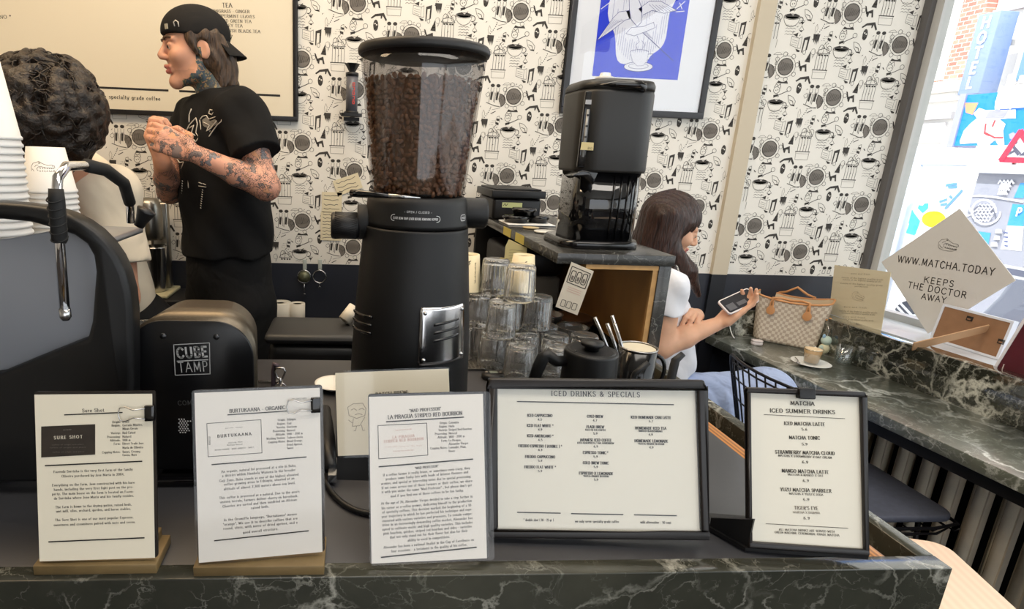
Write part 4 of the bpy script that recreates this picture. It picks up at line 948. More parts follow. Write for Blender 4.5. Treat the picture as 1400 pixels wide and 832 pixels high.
mb = MB(); mb.prism(ring[::-1], fy(MY + 0.036), 0.036); mk('frame', mb, M('machine_black', srgb(12, 12, 13), 0.45), ma, bevel=0.008, bseg=3, ang=60)
pin = [P_(*q) for q in ((0, 329), (40, 322), (70, 316), (95, 321), (118, 336), (130, 352), (133, 372), (131, 402), (128, 442), (122, 468), (70, 488), (0, 517))]
pin = [(xl + 0.02, pin[0][1] - 0.06)] + pin + [(xl + 0.02, zb2 - 0.02)]
mb = MB(); mb.prism(pin[::-1], fy(MY + 0.030), 0.012); mk('back_panel', mb, M('machine_grey', srgb(140, 143, 150), 0.32, 0.2), ma, bevel=0.002)
mb = MB(); mb.box2((-1.15, MY + 0.045, 1.0), (-0.46, 1.16, 1.300)); mk('body', mb, _mats['machine_black'], ma, bevel=0.02, bseg=3)
for x in (-0.50, -1.05):
    for y in (MY + 0.10, MY + 0.36):
        mb = MB(); mb.lathe([(0.022, 0.9805), (0.024, 0.99), (0.020, 1.0)], (x, y, 0), 20); mk('foot', mb, STEEL, ma)
mb = MB(); mb.box2((-1.15, MY + 0.045, 1.301), (-0.39, MY + 0.36, 1.312)); mk('cup_tray', mb, M('tray_steel', srgb(160, 164, 172), 0.3, 0.8), ma, bevel=0.004)
# steam wand bending over the edge
wp = [Vector((-0.338, 0.90, 1.345)), Vector((-0.335, 0.895, 1.375)), Vector((-0.332, 0.87, 1.405)), Vector((-0.335, 0.82, 1.425)), Vector((-0.338, 0.77, 1.432)), Vector((-0.339, 0.72, 1.432)), Vector((-0.338, 0.695, 1.420)), Vector((-0.338, 0.688, 1.40)), Vector((-0.339, 0.686, 1.36)), Vector((-0.341, 0.684, 1.264))]
mb = MB(); mb.tube(wp, 0.0058, 12); wd = mk('steam_wand', mb, CHROME, ma)
mb = MB(); mb.tube([(-0.338, 0.688, 1.408), (-0.338, 0.687, 1.395), (-0.339, 0.686, 1.35), (-0.3395, 0.6855, 1.347)], [0.0078, 0.0088, 0.0088, 0.007], 14)
mk('rubber_grip', mb, M('rubber', srgb(22, 22, 22), 0.7), wd)
for k in range(6):
    mb = MB(); z = 1.352 + k * 0.009; mb.tube([(-0.339 + 0.0088 * math.cos(a), 0.686 + 0.0088 * math.sin(a), z + 0.004 * math.sin(a)) for a in [PI * 2 * i / 14 for i in range(14)]], 0.0009, 5, closed=True); mk('grip_ridge', mb, _mats['rubber'], wd)
mb = MB(); mb.tube(wp[1:5], 0.0085, 12); mk('rubber_bend', mb, _mats['rubber'], wd)
mb = MB(); mb.tube([(-0.341, 0.684, 1.268), (-0.341, 0.684, 1.258), (-0.341, 0.684, 1.254)], [0.0066, 0.0066, 0.004], 12); mk('nozzle_tip', mb, STEEL, wd)
mb = MB(); mb.lathe([(0.007, 0), (0.0085, 0.010), (0.013, 0.024), (0.0135, 0.027), (0.0, 0.029)], (-0.312, 0.86, 1.345), 20, 0, Matrix.Rotation(0.5, 3, 'Y')); mk('steam_knob', mb, BLACK, ma)

# paper cups stacked upside down on the machine
CUPW = M('paper_cup_white', srgb(226, 224, 220), 0.5)
def croc(mb_, f, sc, m=0, w=0.012, off=0.0004):
    """line drawing of a crocodile's head, jaws open to the right"""
    for pts in ([(-1, -.25), (-1.05, .1), (-.85, .42), (-.5, .52), (-.3, .62), (-.15, .5), (.1, .38), (.45, .25), (.75, .3), (.98, .22), (1.0, .05), (.8, .0), (.5, .02), (.2, .06), (-.1, .14), (-.35, .12), (-.5, -.05), (-.45, -.2), (-.2, -.32), (.2, -.34), (.6, -.3), (.92, -.18), (.95, -.3), (.6, -.48), (.1, -.58), (-.4, -.6), (-.8, -.5), (-1, -.25)],
                [(-.7, .1), (-.55, .25), (-.35, .28)], [(-.9, -.1), (-.75, -.3), (-.5, -.4)], [(-.36, .46), (-.26, .5), (-.2, .44), (-.3, .42), (-.36, .46)], [(.8, .22), (.86, .16)]):
        mb_.stroke([(x * sc, y * sc) for x, y in pts], w * sc * 2, f, off, m)
    for x in (-.2, 0, .18, .36, .54, .7, .85):
        mb_.stroke([((x - .04) * sc, (.05 + .05 * (x < .2)) * sc), (x * sc, -.06 * sc), ((x + .04) * sc, .05 * sc)], w * sc * 1.6, f, off, m)
        mb_.stroke([((x - .06) * sc, -.31 * sc), ((x - .02) * sc, -.2 * sc), ((x + .02) * sc, -.3 * sc)], w * sc * 1.6, f, off, m)
def cup_mesh(c, wr=0.041, br=0.029, h=0.098, t=0.0012):
    m_ = MB(); m_.lathe([(br - 0.003, h - 0.006), (br - 0.003, h), (br, h), (wr, 0.006), (wr + 0.0018, 0.004), (wr + 0.0022, 0.0015), (wr + 0.001, 0.0), (wr - 0.0015, 0.001), (br - 0.001, h - 0.006)], c, 48); return m_
def cup_stack(x, y, z, n, pitch, label_top, label_mid, wr, br, h, grp):
    t0 = thing('paper_cup', label_top, 'paper cup', (x, y, z + (n - 1) * pitch), group=grp)
    mk('cup_wall', cup_mesh((x, y, z + (n - 1) * pitch), wr, br, h), CUPW, t0)
    m_ = MB(); cfr = CylFr(x, y, z + (n - 1) * pitch + h * 0.55, (wr + br) / 2 - 0.0004, -PI / 2 + 0.25, -(wr - br) / h * 1.0); croc(m_, cfr, 0.016, 0, 0.022); lg = mk('logo', m_, INKG, t0)
    for k in range(n - 1):
        c_ = bpy.data.objects.new('paper_cup', t0.children[0].data if k == 0 and False else None) if False else None
        t1 = thing('paper_cup', label_mid, 'paper cup', (x, y, z + k * pitch), group=grp)
        a_ = t0.children[0].copy(); C.objects.link(a_); a_.parent = t1
cup_stack(-0.494, 0.835, 1.3125, 16, 0.0098, 'topmost white paper cup of the tall stack at the left edge', 'white paper cup nested in the tall stack at the left edge', 0.0405, 0.0255, 0.112, 'tall stack of white cups')
cup_stack(-0.473, 0.945, 1.3125, 9, 0.0088, 'topmost white paper cup of the short stack behind the steam wand', 'white paper cup nested in the short stack behind the steam wand', 0.0365, 0.026, 0.068, 'short stack of white cups')

# ================================================================ RAISED SHELF WITH THE BREWER
sh = thing('raised_shelf', 'black marble raised shelf with a plywood-lined end panel on the bar', 'shelf', (0.64, 1.8, 0.98))
mb = MB(); mb.box2((0.485, 1.33, 1.221), (0.778, 2.32, 1.247)); mk('marble_top', mb, MARBLEB, sh, bevel=0.0015)
mb = MB(); mb.box2((0.742, 1.333, 0.9815), (0.773, 2.32, 1.221)); mk('end_panel', mb, MARBLEB, sh, bevel=0.001)
mb = MB(); mb.box2((0.730, 1.345, 0.9815), (0.742, 2.30, 1.219)); mk('plywood_lining', mb, PLY, sh)
mb = MB(); mb.box2((0.7295, 1.337, 0.9815), (0.7425, 1.345, 1.2195)); mb.box2((0.560, 1.335, 1.2095), (0.742, 1.345, 1.2205)); mk('plywood_edging', mb, PLYE, sh)
mb = MB(); mb.box2((0.49, 2.29, 0.981), (0.728, 2.315, 1.22)); mk('back_panel', mb, BLACKM, sh)

bw = thing('hot_water_dispenser', 'black tall beverage dispenser with rounded body on the marble shelf', 'dispenser', (0.622, 1.5, 1.247))
def rr_lathe(m_, secs, cx, cy, n=8, m=0):
    vs = []; N = 4 * (n + 1)
    for hw, hd, r, z, ox in secs:
        for x, y in rrect(-hw, -hd, hw, hd, r, n): vs.append((cx + x + ox, cy + y, z))
    fs = []
    for i in range(len(secs) - 1):
        for k in range(N): fs.append((i * N + k, i * N + (k + 1) % N, (i + 1) * N + (k + 1) % N, (i + 1) * N + k))
    m_.add(vs, fs, m, True); b = len(m_.V) - len(vs)
    m_.F += [[b + k for k in reversed(range(N))], [b + (len(secs) - 1) * N + k for k in range(N)]]; m_.M += [m, m]; m_.S += [False, False]
    return m_
BRB = M('brewer_black', srgb(33, 32, 31), 0.42, bump=0.15, bscale=1600)
mb = MB(); rr_lathe(mb, [(0.092, 0.096, 0.055, 1.436, 0.004), (0.094, 0.098, 0.056, 1.442, 0.004), (0.094, 0.098, 0.056, 1.62, 0.0), (0.092, 0.096, 0.055, 1.628, 0.0)], 0.631, 1.5); mk('tank', mb, BRB, bw)
mb = MB(); rr_lathe(mb, [(0.093, 0.097, 0.055, 1.628, 0.0), (0.093, 0.097, 0.055, 1.640, 0.001), (0.087, 0.091, 0.052, 1.650, 0.003), (0.06, 0.06, 0.04, 1.656, 0.006)], 0.631, 1.5); lid = mk('lid', mb, BRB, bw)
mb = MB(); mb.tube([(0.56, 1.415, 1.634), (0.61, 1.400, 1.638), (0.66, 1.398, 1.638), (0.672, 1.40, 1.632), (0.68, 1.405, 1.642)], [0.003, 0.008, 0.011, 0.011, 0.004], 10); mk('lid_latch', mb, BLACKG, lid)
mb = MB(); mb.lathe([(0.022, 1.6565), (0.024, 1.664), (0.014, 1.668), (0.012, 1.675), (0.0, 1.677)], (0.618, 1.5, 0), 20); mk('refill_cap', mb, M('milky_plastic', srgb(206, 206, 204), 0.3), bw)
mb = MB(); rr_lathe(mb, [(0.086, 0.085, 0.048, 1.268, 0.006), (0.086, 0.085, 0.048, 1.436, 0.006)], 0.631, 1.5); mk('lower_body', mb, M('smoked_clear_black', srgb(16, 16, 18), 0.06, coat=0.8), bw)
for k in range(4):
    mb = MB(); x = 0.64 + 0.018 * k; mb.tube([(x, 1.4135, 1.272), (x, 1.4135, 1.430)], 0.0022, 6); mk('rib', mb, BLACKG, bw)
mb = MB(); rr_lathe(mb, [(0.104, 0.100, 0.05, 1.248, -0.004), (0.104, 0.100, 0.05, 1.262, -0.004), (0.098, 0.094, 0.045, 1.268, -0.002)], 0.631, 1.5); mk('base', mb, BLACKG, bw)
mb = MB(); mb.prism([(0.518, 1.425), (0.555, 1.425), (0.575, 1.405), (0.585, 1.436), (0.545, 1.440)], fy(1.44), 0.05); mk('spout', mb, BLACKG, bw, bevel=0.003)
mb = MB(); mb.box2((0.542, 1.4165, 1.445), (0.574, 1.428, 1.622)); fpn = mk('gauge_panel', mb, BLACKG, bw, bevel=0.003)
mb = MB(); mb.tube([(0.551, 1.4145, 1.47), (0.551, 1.4145, 1.58)], 0.0035, 8); mk('sight_glass', mb, M('pale_gauge', srgb(150, 150, 148), 0.2), fpn)
for z in (1.49, 1.515, 1.54, 1.565):
    mb = MB(); mb.box2((0.548, 1.4105, z), (0.554, 1.4115, z + 0.004)); mk('gauge_mark', mb, INK, fpn)
mb = MB(); mb.box2((0.543, 1.4155, 1.592), (0.565, 1.4165, 1.602)); mk('maker_badge', mb, M('badge_grey', srgb(168, 168, 170), 0.4), fpn)
mb = MB(); tfm = Fr((0.543, 1.4115, 1.487), (1, -0.12, -0.02), (0, 0, 1)); mb.prism([(-0.001, 0), (0.06, 0.0), (0.06, 0.018), (0.0, 0.018)], tfm, 0.0006, 0); text(mb, 'NEXT', 0.04, 0.0098, 0.0055, tfm, 1, 'c', False, off=0.001); text(mb, 'BIG BREW', 0.032, 0.002, 0.0052, tfm, 1, 'c', False, off=0.001); mk('tape_label', mb, [M('tape_cream', srgb(206, 190, 140), 0.6), INK], bw)
# ================================================================ GLASSES, KETTLE AND SMALL THINGS ON THE BAR
TRAYM = M('mesh_tray', srgb(150, 146, 138), 0.35, 0.6)
def drip_tray(x0, y0, x1, y1, label):
    t = thing('drip_tray', label, 'tray', ((x0 + x1) / 2, (y0 + y1) / 2, 0.98), group='perforated trays under the tumblers')
    mb = MB(); 
    n = int((x1 - x0) / 0.009); m = int((y1 - y0) / 0.009)
    for i in range(n + 1): x = x0 + (x1 - x0) * i / n; mb.box((x, (y0 + y1) / 2, 0.9838), (0.003, y1 - y0, 0.0022))
    for j in range(m + 1): y = y0 + (y1 - y0) * j / m; mb.box(((x0 + x1) / 2, y, 0.9838), (x1 - x0, 0.003, 0.0022))
    mk('grid', mb, TRAYM, t)
    mb = MB(); mb.box2((x0, y0, 0.9803), (x1, y1, 0.982)); mk('pan', mb, BLACKM, t)
drip_tray(0.235, 1.245, 0.60, 1.375, 'perforated metal tray under the back rows of tumblers')
drip_tray(0.335, 1.125, 0.60, 1.240, 'perforated metal tray under the front tumblers beside the kettle')
def tumbler_mesh(h=0.082, rb=0.0320, rt=0.0350, N=96):
    # upside-down ribbed tumbler: thick base on top
    m_ = MB(); vs = []; rows = []
    outer = [(rt, 0.0), (rt, 0.006), (rt - 0.0002, 0.012), (rb, h - 0.006), (rb - 0.002, h - 0.001), (rb - 0.005, h)]
    inn = [(rb - 0.008, h - 0.010), (rb - 0.005, h - 0.014), (rt - 0.0022, 0.006), (rt - 0.0018, 0.0)]
    prof = [(0.0, h - 0.0015)] and outer + inn
    prof = [(0.0, 0.0)] * 0 + prof
    flut = [0, 0.15, 1, 1, 0.7, 0, 0, 0, 0, 0]
    for (r, z), fl in zip(prof, flut):
        for k in range(N):
            a = 2 * PI * k / N; rr = r - fl * 0.0017 * abs(math.cos(a * 12)); vs.append((rr * math.cos(a), rr * math.sin(a), z))
    n = len(prof); fs = []
    for i in range(n - 1):
        for k in range(N): fs.append((i * N + k, i * N + (k + 1) % N, (i + 1) * N + (k + 1) % N, (i + 1) * N + k))
    for k in range(N): fs.append(((n - 1) * N + k, (n - 1) * N + (k + 1) % N, (k + 1) % N, k))
    # the closed base: outer face above, inner face below
    top = outer.index((rb - 0.005, h)) ; q1 = [top * N + k for k in range(N)]; q2 = [(top + 1) * N + k for k in range(N)]
    fs = [f for f in fs if not (set(f) & set(q1) and set(f) & set(q2))]
    fs.append(tuple(q1)); fs.append(tuple(reversed(q2)))
    m_.add(vs, fs, 0, True); return m_
HT = 0.082; Z1_ = 0.9852
TG = 'ribbed tumblers stacked upside down'
gl0 = None
spots = [(0.262, 1.325, 0, 'on the back row beside the grinder'), (0.333, 1.338, 0, 'at the back, second from the grinder'), (0.404, 1.338, 0, 'in the middle of the back row'), (0.475, 1.338, 0, 'at the right of the back row'),
         (0.330, 1.265, 0, 'low at the left beside the small timer'), (0.405, 1.262, 0, 'in the second row behind the front glass'), (0.476, 1.262, 0, 'in the second row, directly behind the kettle handle'), (0.547, 1.262, 0, 'at the right of the second row beside the spoons'),
         (0.372, 1.185, 0, 'in the very front above the menu frame'), (0.452, 1.178, 0, 'at the front right behind the kettle handle'),
         (0.298, 1.318, 1, 'on the second tier next to the grinder'), (0.369, 1.303, 1, 'in the middle of the second tier'), (0.440, 1.300, 1, 'standing at the right end of the second tier'), (0.338, 1.24, 1, 'on the front of the second tier'),
         (0.334, 1.312, 2, 'on the top tier between the cream cups'), (0.376, 1.248, 2, 'on the top tier nearest the viewer')]
for i, (x, y, tier, where) in enumerate(spots):
    z = Z1_ + tier * (HT + 0.0006); lb = 'upturned clear ribbed tumbler ' + where
    if gl0 is None:
        gl0 = tumbler_mesh(); gl0.V = [(a + x, b + y, c + z) for a, b, c in gl0.V]
        o = mk('tumbler', gl0, GLASS); o.data.transform(Matrix.Translation((-x, -y, -z))); o.location = (x, y, z); tag(o, lb, 'glass', TG); gl0 = o
    else: dup(gl0, (x, y, z), None, lb)
# cream takeaway cups upside down
CUPC = M('cream_cup', srgb(226, 212, 176), 0.55)
for (x, y, lb, tl_) in ((0.272, 1.335, 'cream paper cup with black handwriting upside down at the left of the tumblers', 'OAT'), (0.408, 1.345, 'cream paper cup upside down behind the top tumblers', 'DECAF')):
    z = Z1_ + 2 * (HT + 0.0006); t = thing('takeaway_cup', lb, 'paper cup', (x, y, z)); mk('cup_wall', cup_mesh((x, y, z), 0.034, 0.0255, 0.088), CUPC, t)
    m_ = MB(); cfr = CylFr(x, y, z + 0.02, 0.0322, -PI / 2 + 0.2, -0.1)
    for k in range(5): m_.stroke([(0.006 + 0.002 * (k % 2), 0.004 + 0.010 * k), (0.009, 0.007 + 0.010 * k), (0.006, 0.010 + 0.010 * k), (0.010, 0.011 + 0.01 * k)], 0.0012, cfr, 0.0008, 0)
    m_.stroke([(-0.012, 0.046), (-0.008, 0.050), (-0.011, 0.054), (-0.006, 0.056)], 0.0018, cfr, 0.0008, 0); mk('handwriting', m_, INK, t)

# kettle
kx, ky = 0.407, 0.905
kt = thing('kettle', 'matt black round kettle with a flat knob lid behind the framed menu', 'kettle', (kx, ky, 0.98))
mb = MB(); mb.lathe([(0.046, 0.981), (0.049, 0.985), (0.0495, 1.0), (0.0445, 1.146), (0.0435, 1.150), (0.0405, 1.1505)], (kx, ky, 0), 48); mk('kettle_body', mb, M('kettle_black', srgb(15, 15, 16), 0.45), kt)
mb = MB(); mb.lathe([(0.0402, 1.148), (0.0398, 1.1515), (0.030, 1.1495), (0.0, 1.149)], (kx, ky, 0), 40); ld = mk('lid', mb, _mats['kettle_black'], kt)
mb = MB(); mb.lathe([(0.012, 1.149), (0.012, 1.157), (0.0185, 1.159), (0.0195, 1.162), (0.0185, 1.1655), (0.0, 1.167)], (kx, ky, 0), 32); mk('knob', mb, _mats['kettle_black'], ld)
mb = MB(); mb.lathe([(0.0025, 1.1497), (0.0025, 1.1516), (0.0, 1.1516)], (kx - 0.031, ky - 0.008, 0.0005), 10); mk('steam_hole', mb, BLACKG, ld)
mb = MB(); mb.tube([(kx - 0.038, ky, 1.130), (kx - 0.06, ky - 0.002, 1.130), (kx - 0.078, ky - 0.004, 1.143), (kx - 0.084, ky - 0.004, 1.138), (kx - 0.090, ky - 0.004, 1.120), (kx - 0.104, ky - 0.004, 1.07)], [0.009, 0.010, 0.010, 0.011, 0.011, 0.008], 10); mk('handle', mb, _mats['kettle_black'], kt)
mb = MB(); mb.tube([(kx + 0.045, ky + 0.01, 1.01), (kx + 0.075, ky + 0.02, 1.02), (kx + 0.088, ky + 0.022, 1.06), (kx + 0.094, ky + 0.022, 1.10), (kx + 0.115, ky + 0.02, 1.122)], [0.009, 0.008, 0.006, 0.005, 0.005], 10); mk('spout', mb, _mats['kettle_black'], kt)

# mug holding spoons
ux, uy = 0.572, 1.06
mg = thing('enamel_mug', 'black enamel mug with cream inside holding steel spoons', 'mug', (ux, uy, 0.98))
mb = MB(); mb.lathe([(0.0, 0.9805), (0.033, 0.9805), (0.036, 0.985), (0.036, 1.104), (0.0335, 1.104), (0.0335, 0.99), (0.0, 0.988)], (ux, uy, 0), 40); mk('mug_wall', mb, M('black_enamel', srgb(16, 16, 17), 0.15), mg)
mb = MB(); mb.lathe([(0.0333, 1.1035), (0.0330, 0.992), (0.0, 0.990)], (ux, uy, 0), 40); mk('cream_lining', mb, M('cream_enamel', srgb(216, 208, 186), 0.25), mg)
mb = MB(); mb.tube([(ux + 0.036 * math.cos(a), uy + 0.036 * math.sin(a), 1.105) for a in [2 * PI * i / 40 for i in range(40)]], 0.0018, 6, closed=True); mk('rim', mb, M('rim_steel', srgb(170, 168, 165), 0.25, 0.9), mg)
mb = MB(); mb.tube(bez((ux + 0.035, uy - 0.006, 1.09), (ux + 0.062, uy - 0.012, 1.09), (ux + 0.062, uy - 0.012, 1.03), (ux + 0.035, uy - 0.006, 1.02), 12), 0.004, 8); mk('handle', mb, _mats['black_enamel'], mg)
for i, (dx, dy, tx_, tz, lb) in enumerate(((-0.012, 0.012, -0.098, 1.158, 'leftmost steel spoon in the black mug'), (-0.004, 0.0, -0.078, 1.150, 'steel spoon second from left in the black mug'), (0.002, -0.006, -0.066, 1.152, 'steel spoon second from right in the black mug'), (0.006, 0.014, -0.062, 1.162, 'rightmost steel spoon in the black mug'))):
    a = Vector((ux + dx + 0.012, uy + dy, 0.995)); b = Vector((ux + tx_ + 0.012, uy + dy * 1.2 + 0.01, tz))
    mb = MB(); mb.tube([a, a.lerp(b, 0.12), a.lerp(b, 0.5), b], [0.002, 0.0025, 0.0022, 0.0038], 8)
    mb.sphere(a + Vector((0, 0, 0.006)), (0.009, 0.004, 0.012), 0, 10, 8); o = mk('spoon', mb, STEEL); tag(o, lb, 'spoon', 'spoons in the black mug')
# black scoop handle leaning at the end of the menu frame
mb = MB(); hb = Vector((0.530, 0.875, 0.986)); he = Vector((0.570, 0.905, 1.146)); side = Vector((0.9, -0.3, -0.15)).normalized()
pts = [hb, hb.lerp(he, 0.5) + Vector((-0.006, 0, 0.002)), he]
mb.tube([hb + Vector((-0.03, 0, 0)), hb, pts[1], he - Vector((0.012, 0, 0.012)), he], [0.010, 0.008, 0.008, 0.0075, 0.005], 8); o = mk('scoop', mb, M('scoop_black', srgb(22, 22, 23), 0.5)); tag(o, 'black scoop handle leaning up behind the right corner of the framed menu', 'scoop')

# little black timer scale
t = thing('timer', 'small black oval kitchen timer with a grey display beside the grinder', 'timer', (0.318, 1.195, 0.98))
mb = MB(); mb.lathe([(0.024, 0.9805), (0.027, 0.984), (0.027, 0.990), (0.023, 0.995), (0.0, 0.996)], (0.318, 1.195, 0), 32, sx=1.0, sy=0.85); mk('case', mb, BLACK, t)
mb = MB(); mb.box((0.318, 1.193, 0.9965), (0.018, 0.012, 0.001)); mk('display', mb, M('lcd', srgb(120, 128, 118), 0.3), t)
for dx in (-0.016, 0.016):
    mb = MB(); mb.lathe([(0.004, 0.9955), (0.0035, 0.9975), (0, 0.998)], (0.318 + dx, 1.193, 0), 12); mk('button', mb, INKG, t)

# saucers with brown discs and clear jars under the shelf
for i, (x, y, z, lb) in enumerate(((0.655, 1.62, 0.9805, 'brown saucer at the bottom of the pair under the shelf'), (0.655, 1.62, 0.9975, 'brown saucer on top of the pair under the shelf'))):
    mb = MB(); mb.lathe([(0.028, z), (0.030, z + 0.002), (0.060, z + 0.012), (0.062, z + 0.0145), (0.058, z + 0.014), (0.03, z + 0.006), (0, z + 0.006)], (x, y, 0), 36); o = mk('saucer', mb, M('saucer_brown', srgb(92, 64, 44), 0.3)); tag(o, lb, 'saucer', 'brown saucers under the shelf')
for i, (x, y, lb) in enumerate(((0.575, 1.60, 'low clear glass dish under the shelf beside the brown saucers'), (0.60, 1.47, 'wide clear glass dish standing near the mug of spoons'))):
    mb = MB(); z = 0.981; mb.lathe([(0.0, z), (0.034, z), (0.042, z + 0.040), (0.044, z + 0.044), (0.041, z + 0.043), (0.033, z + 0.005), (0.0, z + 0.005)], (x, y, 0), 40); o = mk('glass_dish', mb, GLASS); tag(o, lb, 'dish', 'glass dishes under the shelf')
t = thing('storage_box', 'grey storage box with black lid at the back under the shelf', 'box', (0.60, 2.0, 0.98))
mb = MB(); mb.box2((0.51, 1.86, 0.981), (0.70, 2.16, 1.08)); mk('tub', mb, M('putty_plastic', srgb(108, 102, 92), 0.6), t, bevel=0.012)
mb = MB(); mb.box2((0.505, 1.855, 1.081), (0.705, 2.165, 1.17)); mk('lid', mb, BLACK, t, bevel=0.02)

# papers hanging from the shelf edge
YEL = M('yellow_tape', srgb(206, 190, 96), 0.6); SIGNP = M('sign_paper', srgb(214, 206, 190), 0.5)
t = thing('hanging_note', 'yellow handwritten note hanging on tape from the marble shelf', 'note', (0.480, 1.62, 1.24))
f = Fr((0.440, 1.64, 1.112), (1, -0.25, 0), (0.1, 0, 1)); mb = MB(); mb.prism([(0.0, 0.02), (0.035, 0.0), (0.062, 0.02), (0.062, 0.10), (0.008, 0.122), (0.0, 0.10)], f, 0.0004)
for k in range(9): mb.stroke([(0.012, 0.09 - k * 0.008), (0.02 + 0.004 * (k % 3), 0.092 - k * 0.008), (0.052 - 0.003 * (k % 4), 0.09 - k * 0.008)], 0.0009, f, 0.0008, 1)
mk('paper', mb, [M('yellow_paper', srgb(214, 204, 150), 0.6), INKG], t)
for y0 in (1.655, 1.80):
    mb = MB(); mb.box2((0.4834, y0 - 0.045, 1.222), (0.4846, y0 + 0.045, 1.2474)); mk('tape', mb, YEL, t)
t = thing('shelf_sign', 'small white sign with three drawn boxes taped under the shelf corner', 'sign', (0.485, 1.34, 1.22))
f = Fr((0.487, 1.315, 1.115), (0.55, -0.18, -0.13), (0.05, 0.0, 1)); mb = MB(); mb.prism([(0, 0.004), (0.055, 0.0), (0.055, 0.112), (0.0, 0.118)], f, 0.0005)
mb.stroke([(0.005, 0.070), (0.050, 0.066), (0.050, 0.104), (0.005, 0.109)], 0.0018, f, 0.001, 1, True)
for k in range(3):
    x0 = 0.009 + k * 0.0135; mb.stroke(rrect(x0, 0.074, x0 + 0.010, 0.100, 0.003, 2), 0.0018, f, 0.001, 1, True); mb.rect(x0 + 0.0025, 0.078, x0 + 0.0075, 0.088, f, 0.001, 3)
    mb.stroke(rrect(x0, 0.010, x0 + 0.010, 0.026, 0.002, 2), 0.0012, f, 0.001, 1, True)
for k in range(3): mb.stroke([(0.012, 0.060 - k * 0.005), (0.044, 0.058 - k * 0.005)], 0.001, f, 0.001, 2)
mk('paper', mb, [SIGNP, INK, PINKINK, INKG], t)

# black crate and lids on the shelf's far end
t = thing('storage_crate', 'black plastic crate with clip lid at the far end of the marble shelf', 'crate', (0.565, 2.12, 1.247))
mb = MB(); mb.box2((0.487, 2.03, 1.248), (0.662, 2.27, 1.325)); mk('tub', mb, BLACK, t, bevel=0.012)
mb = MB(); mb.box2((0.478, 2.02, 1.326), (0.672, 2.28, 1.352)); mb.box2((0.49, 2.035, 1.352), (0.66, 2.265, 1.358)); mk('lid', mb, BLACK, t, bevel=0.006)
mb = MB(); mb.prism([(0.520, 1.292), (0.592, 1.292), (0.592, 1.310), (0.520, 1.310)], fy(2.0296), 0.0005); mb.stroke([(0.524, 1.298), (0.530, 1.306), (0.534, 1.298), (0.54, 1.306)], 0.002, fy(2.029), 0.0, 1); mk('label', mb, [M('label_green', srgb(190, 196, 140), 0.6), INK], t)
mb = MB(); mb.box2((0.662, 2.10, 1.29), (0.676, 2.16, 1.33)); mk('clip', mb, BLACKG, t, bevel=0.003)
t = thing('baking_tray', 'thin white tray holding black lids on the marble shelf', 'tray', (0.585, 1.93, 1.2475)); mb = MB(); mb.box2((0.505, 1.87, 1.2475), (0.665, 2.005, 1.252)); mk('sheet', mb, WHITE, t, bevel=0.002)
for i, (x, y, z, lb) in enumerate(((0.545, 1.93, 1.2525, 'left black cup lid stack on the white tray'), (0.625, 1.94, 1.2525, 'right black cup lid on the white tray'), (0.575, 1.95, 1.2775, 'black cup lid lying topmost on the other lids'))):
    mb = MB(); r = 0.046 if i < 2 else 0.042; r = 0.038 if i == 1 else r
    if i == 2: x, y = 0.572, 1.935
    mb.lathe([(r * 0.8, z), (r * 0.86, z + 0.012), (r, z + 0.014), (r, z + 0.020), (r * 0.9, z + 0.0235), (0, z + 0.024)], (x, y, 0), 32); o = mk('cup_lid', mb, BLACKG); tag(o, lb, 'lid', 'black lids on the shelf')
mb = MB(); mb.lathe([(0.030, 1.2475), (0.0345, 1.2505), (0.0345, 1.2535), (0.031, 1.2545), (0, 1.2535)], (0.575, 1.70, 0), 36); o = mk('cup_lid', mb, CERAMIC); tag(o, 'round white lid lying alone in the middle of the marble shelf', 'lid')
mb = MB(); mb.lathe([(0.022, 1.2475), (0.026, 1.250), (0.026, 1.252), (0, 1.2525)], (0.56, 1.80, 0), 30); o = mk('cup_lid', mb, M('beige_lid', srgb(196, 176, 136), 0.5)); tag(o, 'small beige lid on the marble shelf behind the white lid', 'lid')

# ---- on the worktop behind the cards
t = thing('saucer', 'white saucer on the worktop left of the grinder foot', 'saucer', (-0.045, 1.08, 0.98)); mb = MB(); mb.lathe([(0.020, 0.9805), (0.024, 0.984), (0.040, 0.992), (0.041, 0.994), (0.036, 0.9925), (0.02, 0.987), (0, 0.987)], (-0.035, 1.13, 0), 36); mk('dish', mb, CERAMIC, t)
t = thing('knock_chute', 'steel-edged knock-out slot cut in the worktop beside the tamper', 'slot', (-0.19, 1.14, 0.98)); mb = MB(); mb.box2((-0.27, 1.085, 0.9803), (-0.145, 1.092, 0.986)); mb.box2((-0.27, 1.15, 0.9803), (-0.145, 1.157, 0.986)); mb.box2((-0.147, 1.092, 0.9803), (-0.143, 1.15, 0.986)); mk('rim', mb, STEEL, t); mb = MB(); mb.box2((-0.27, 1.092, 0.9803), (-0.147, 1.15, 0.982)); mk('opening', mb, BLACKM, t)
t = thing('key_clip', 'silver carabiner key clip standing behind the Burtukaana card', 'key clip', (-0.115, 0.90, 0.98))
c = Wy(383, 512, 0.92)
mb = MB(); mb.tube([c + Vector(p) for p in ((-0.004, 0, -0.006), (-0.009, 0, 0.006), (-0.006, 0, 0.012), (0.006, 0, 0.012), (0.009, 0, 0.006), (0.004, 0, -0.006))], 0.0019, 8, closed=True); mk('hook', mb, STEEL, t)
mb = MB(); mb.tube([c + Vector((0, 0, -0.006)), c + Vector((0, 0, -0.016))], 0.0028, 8); mk('swivel', mb, STEEL, t)
mb = MB(); mb.tube([c + Vector((0.012 * math.cos(a), 0, -0.027 + 0.012 * math.sin(a))) for a in [2 * PI * k / 24 for k in range(24)]], 0.0011, 6, closed=True); mk('ring', mb, STEEL, t)
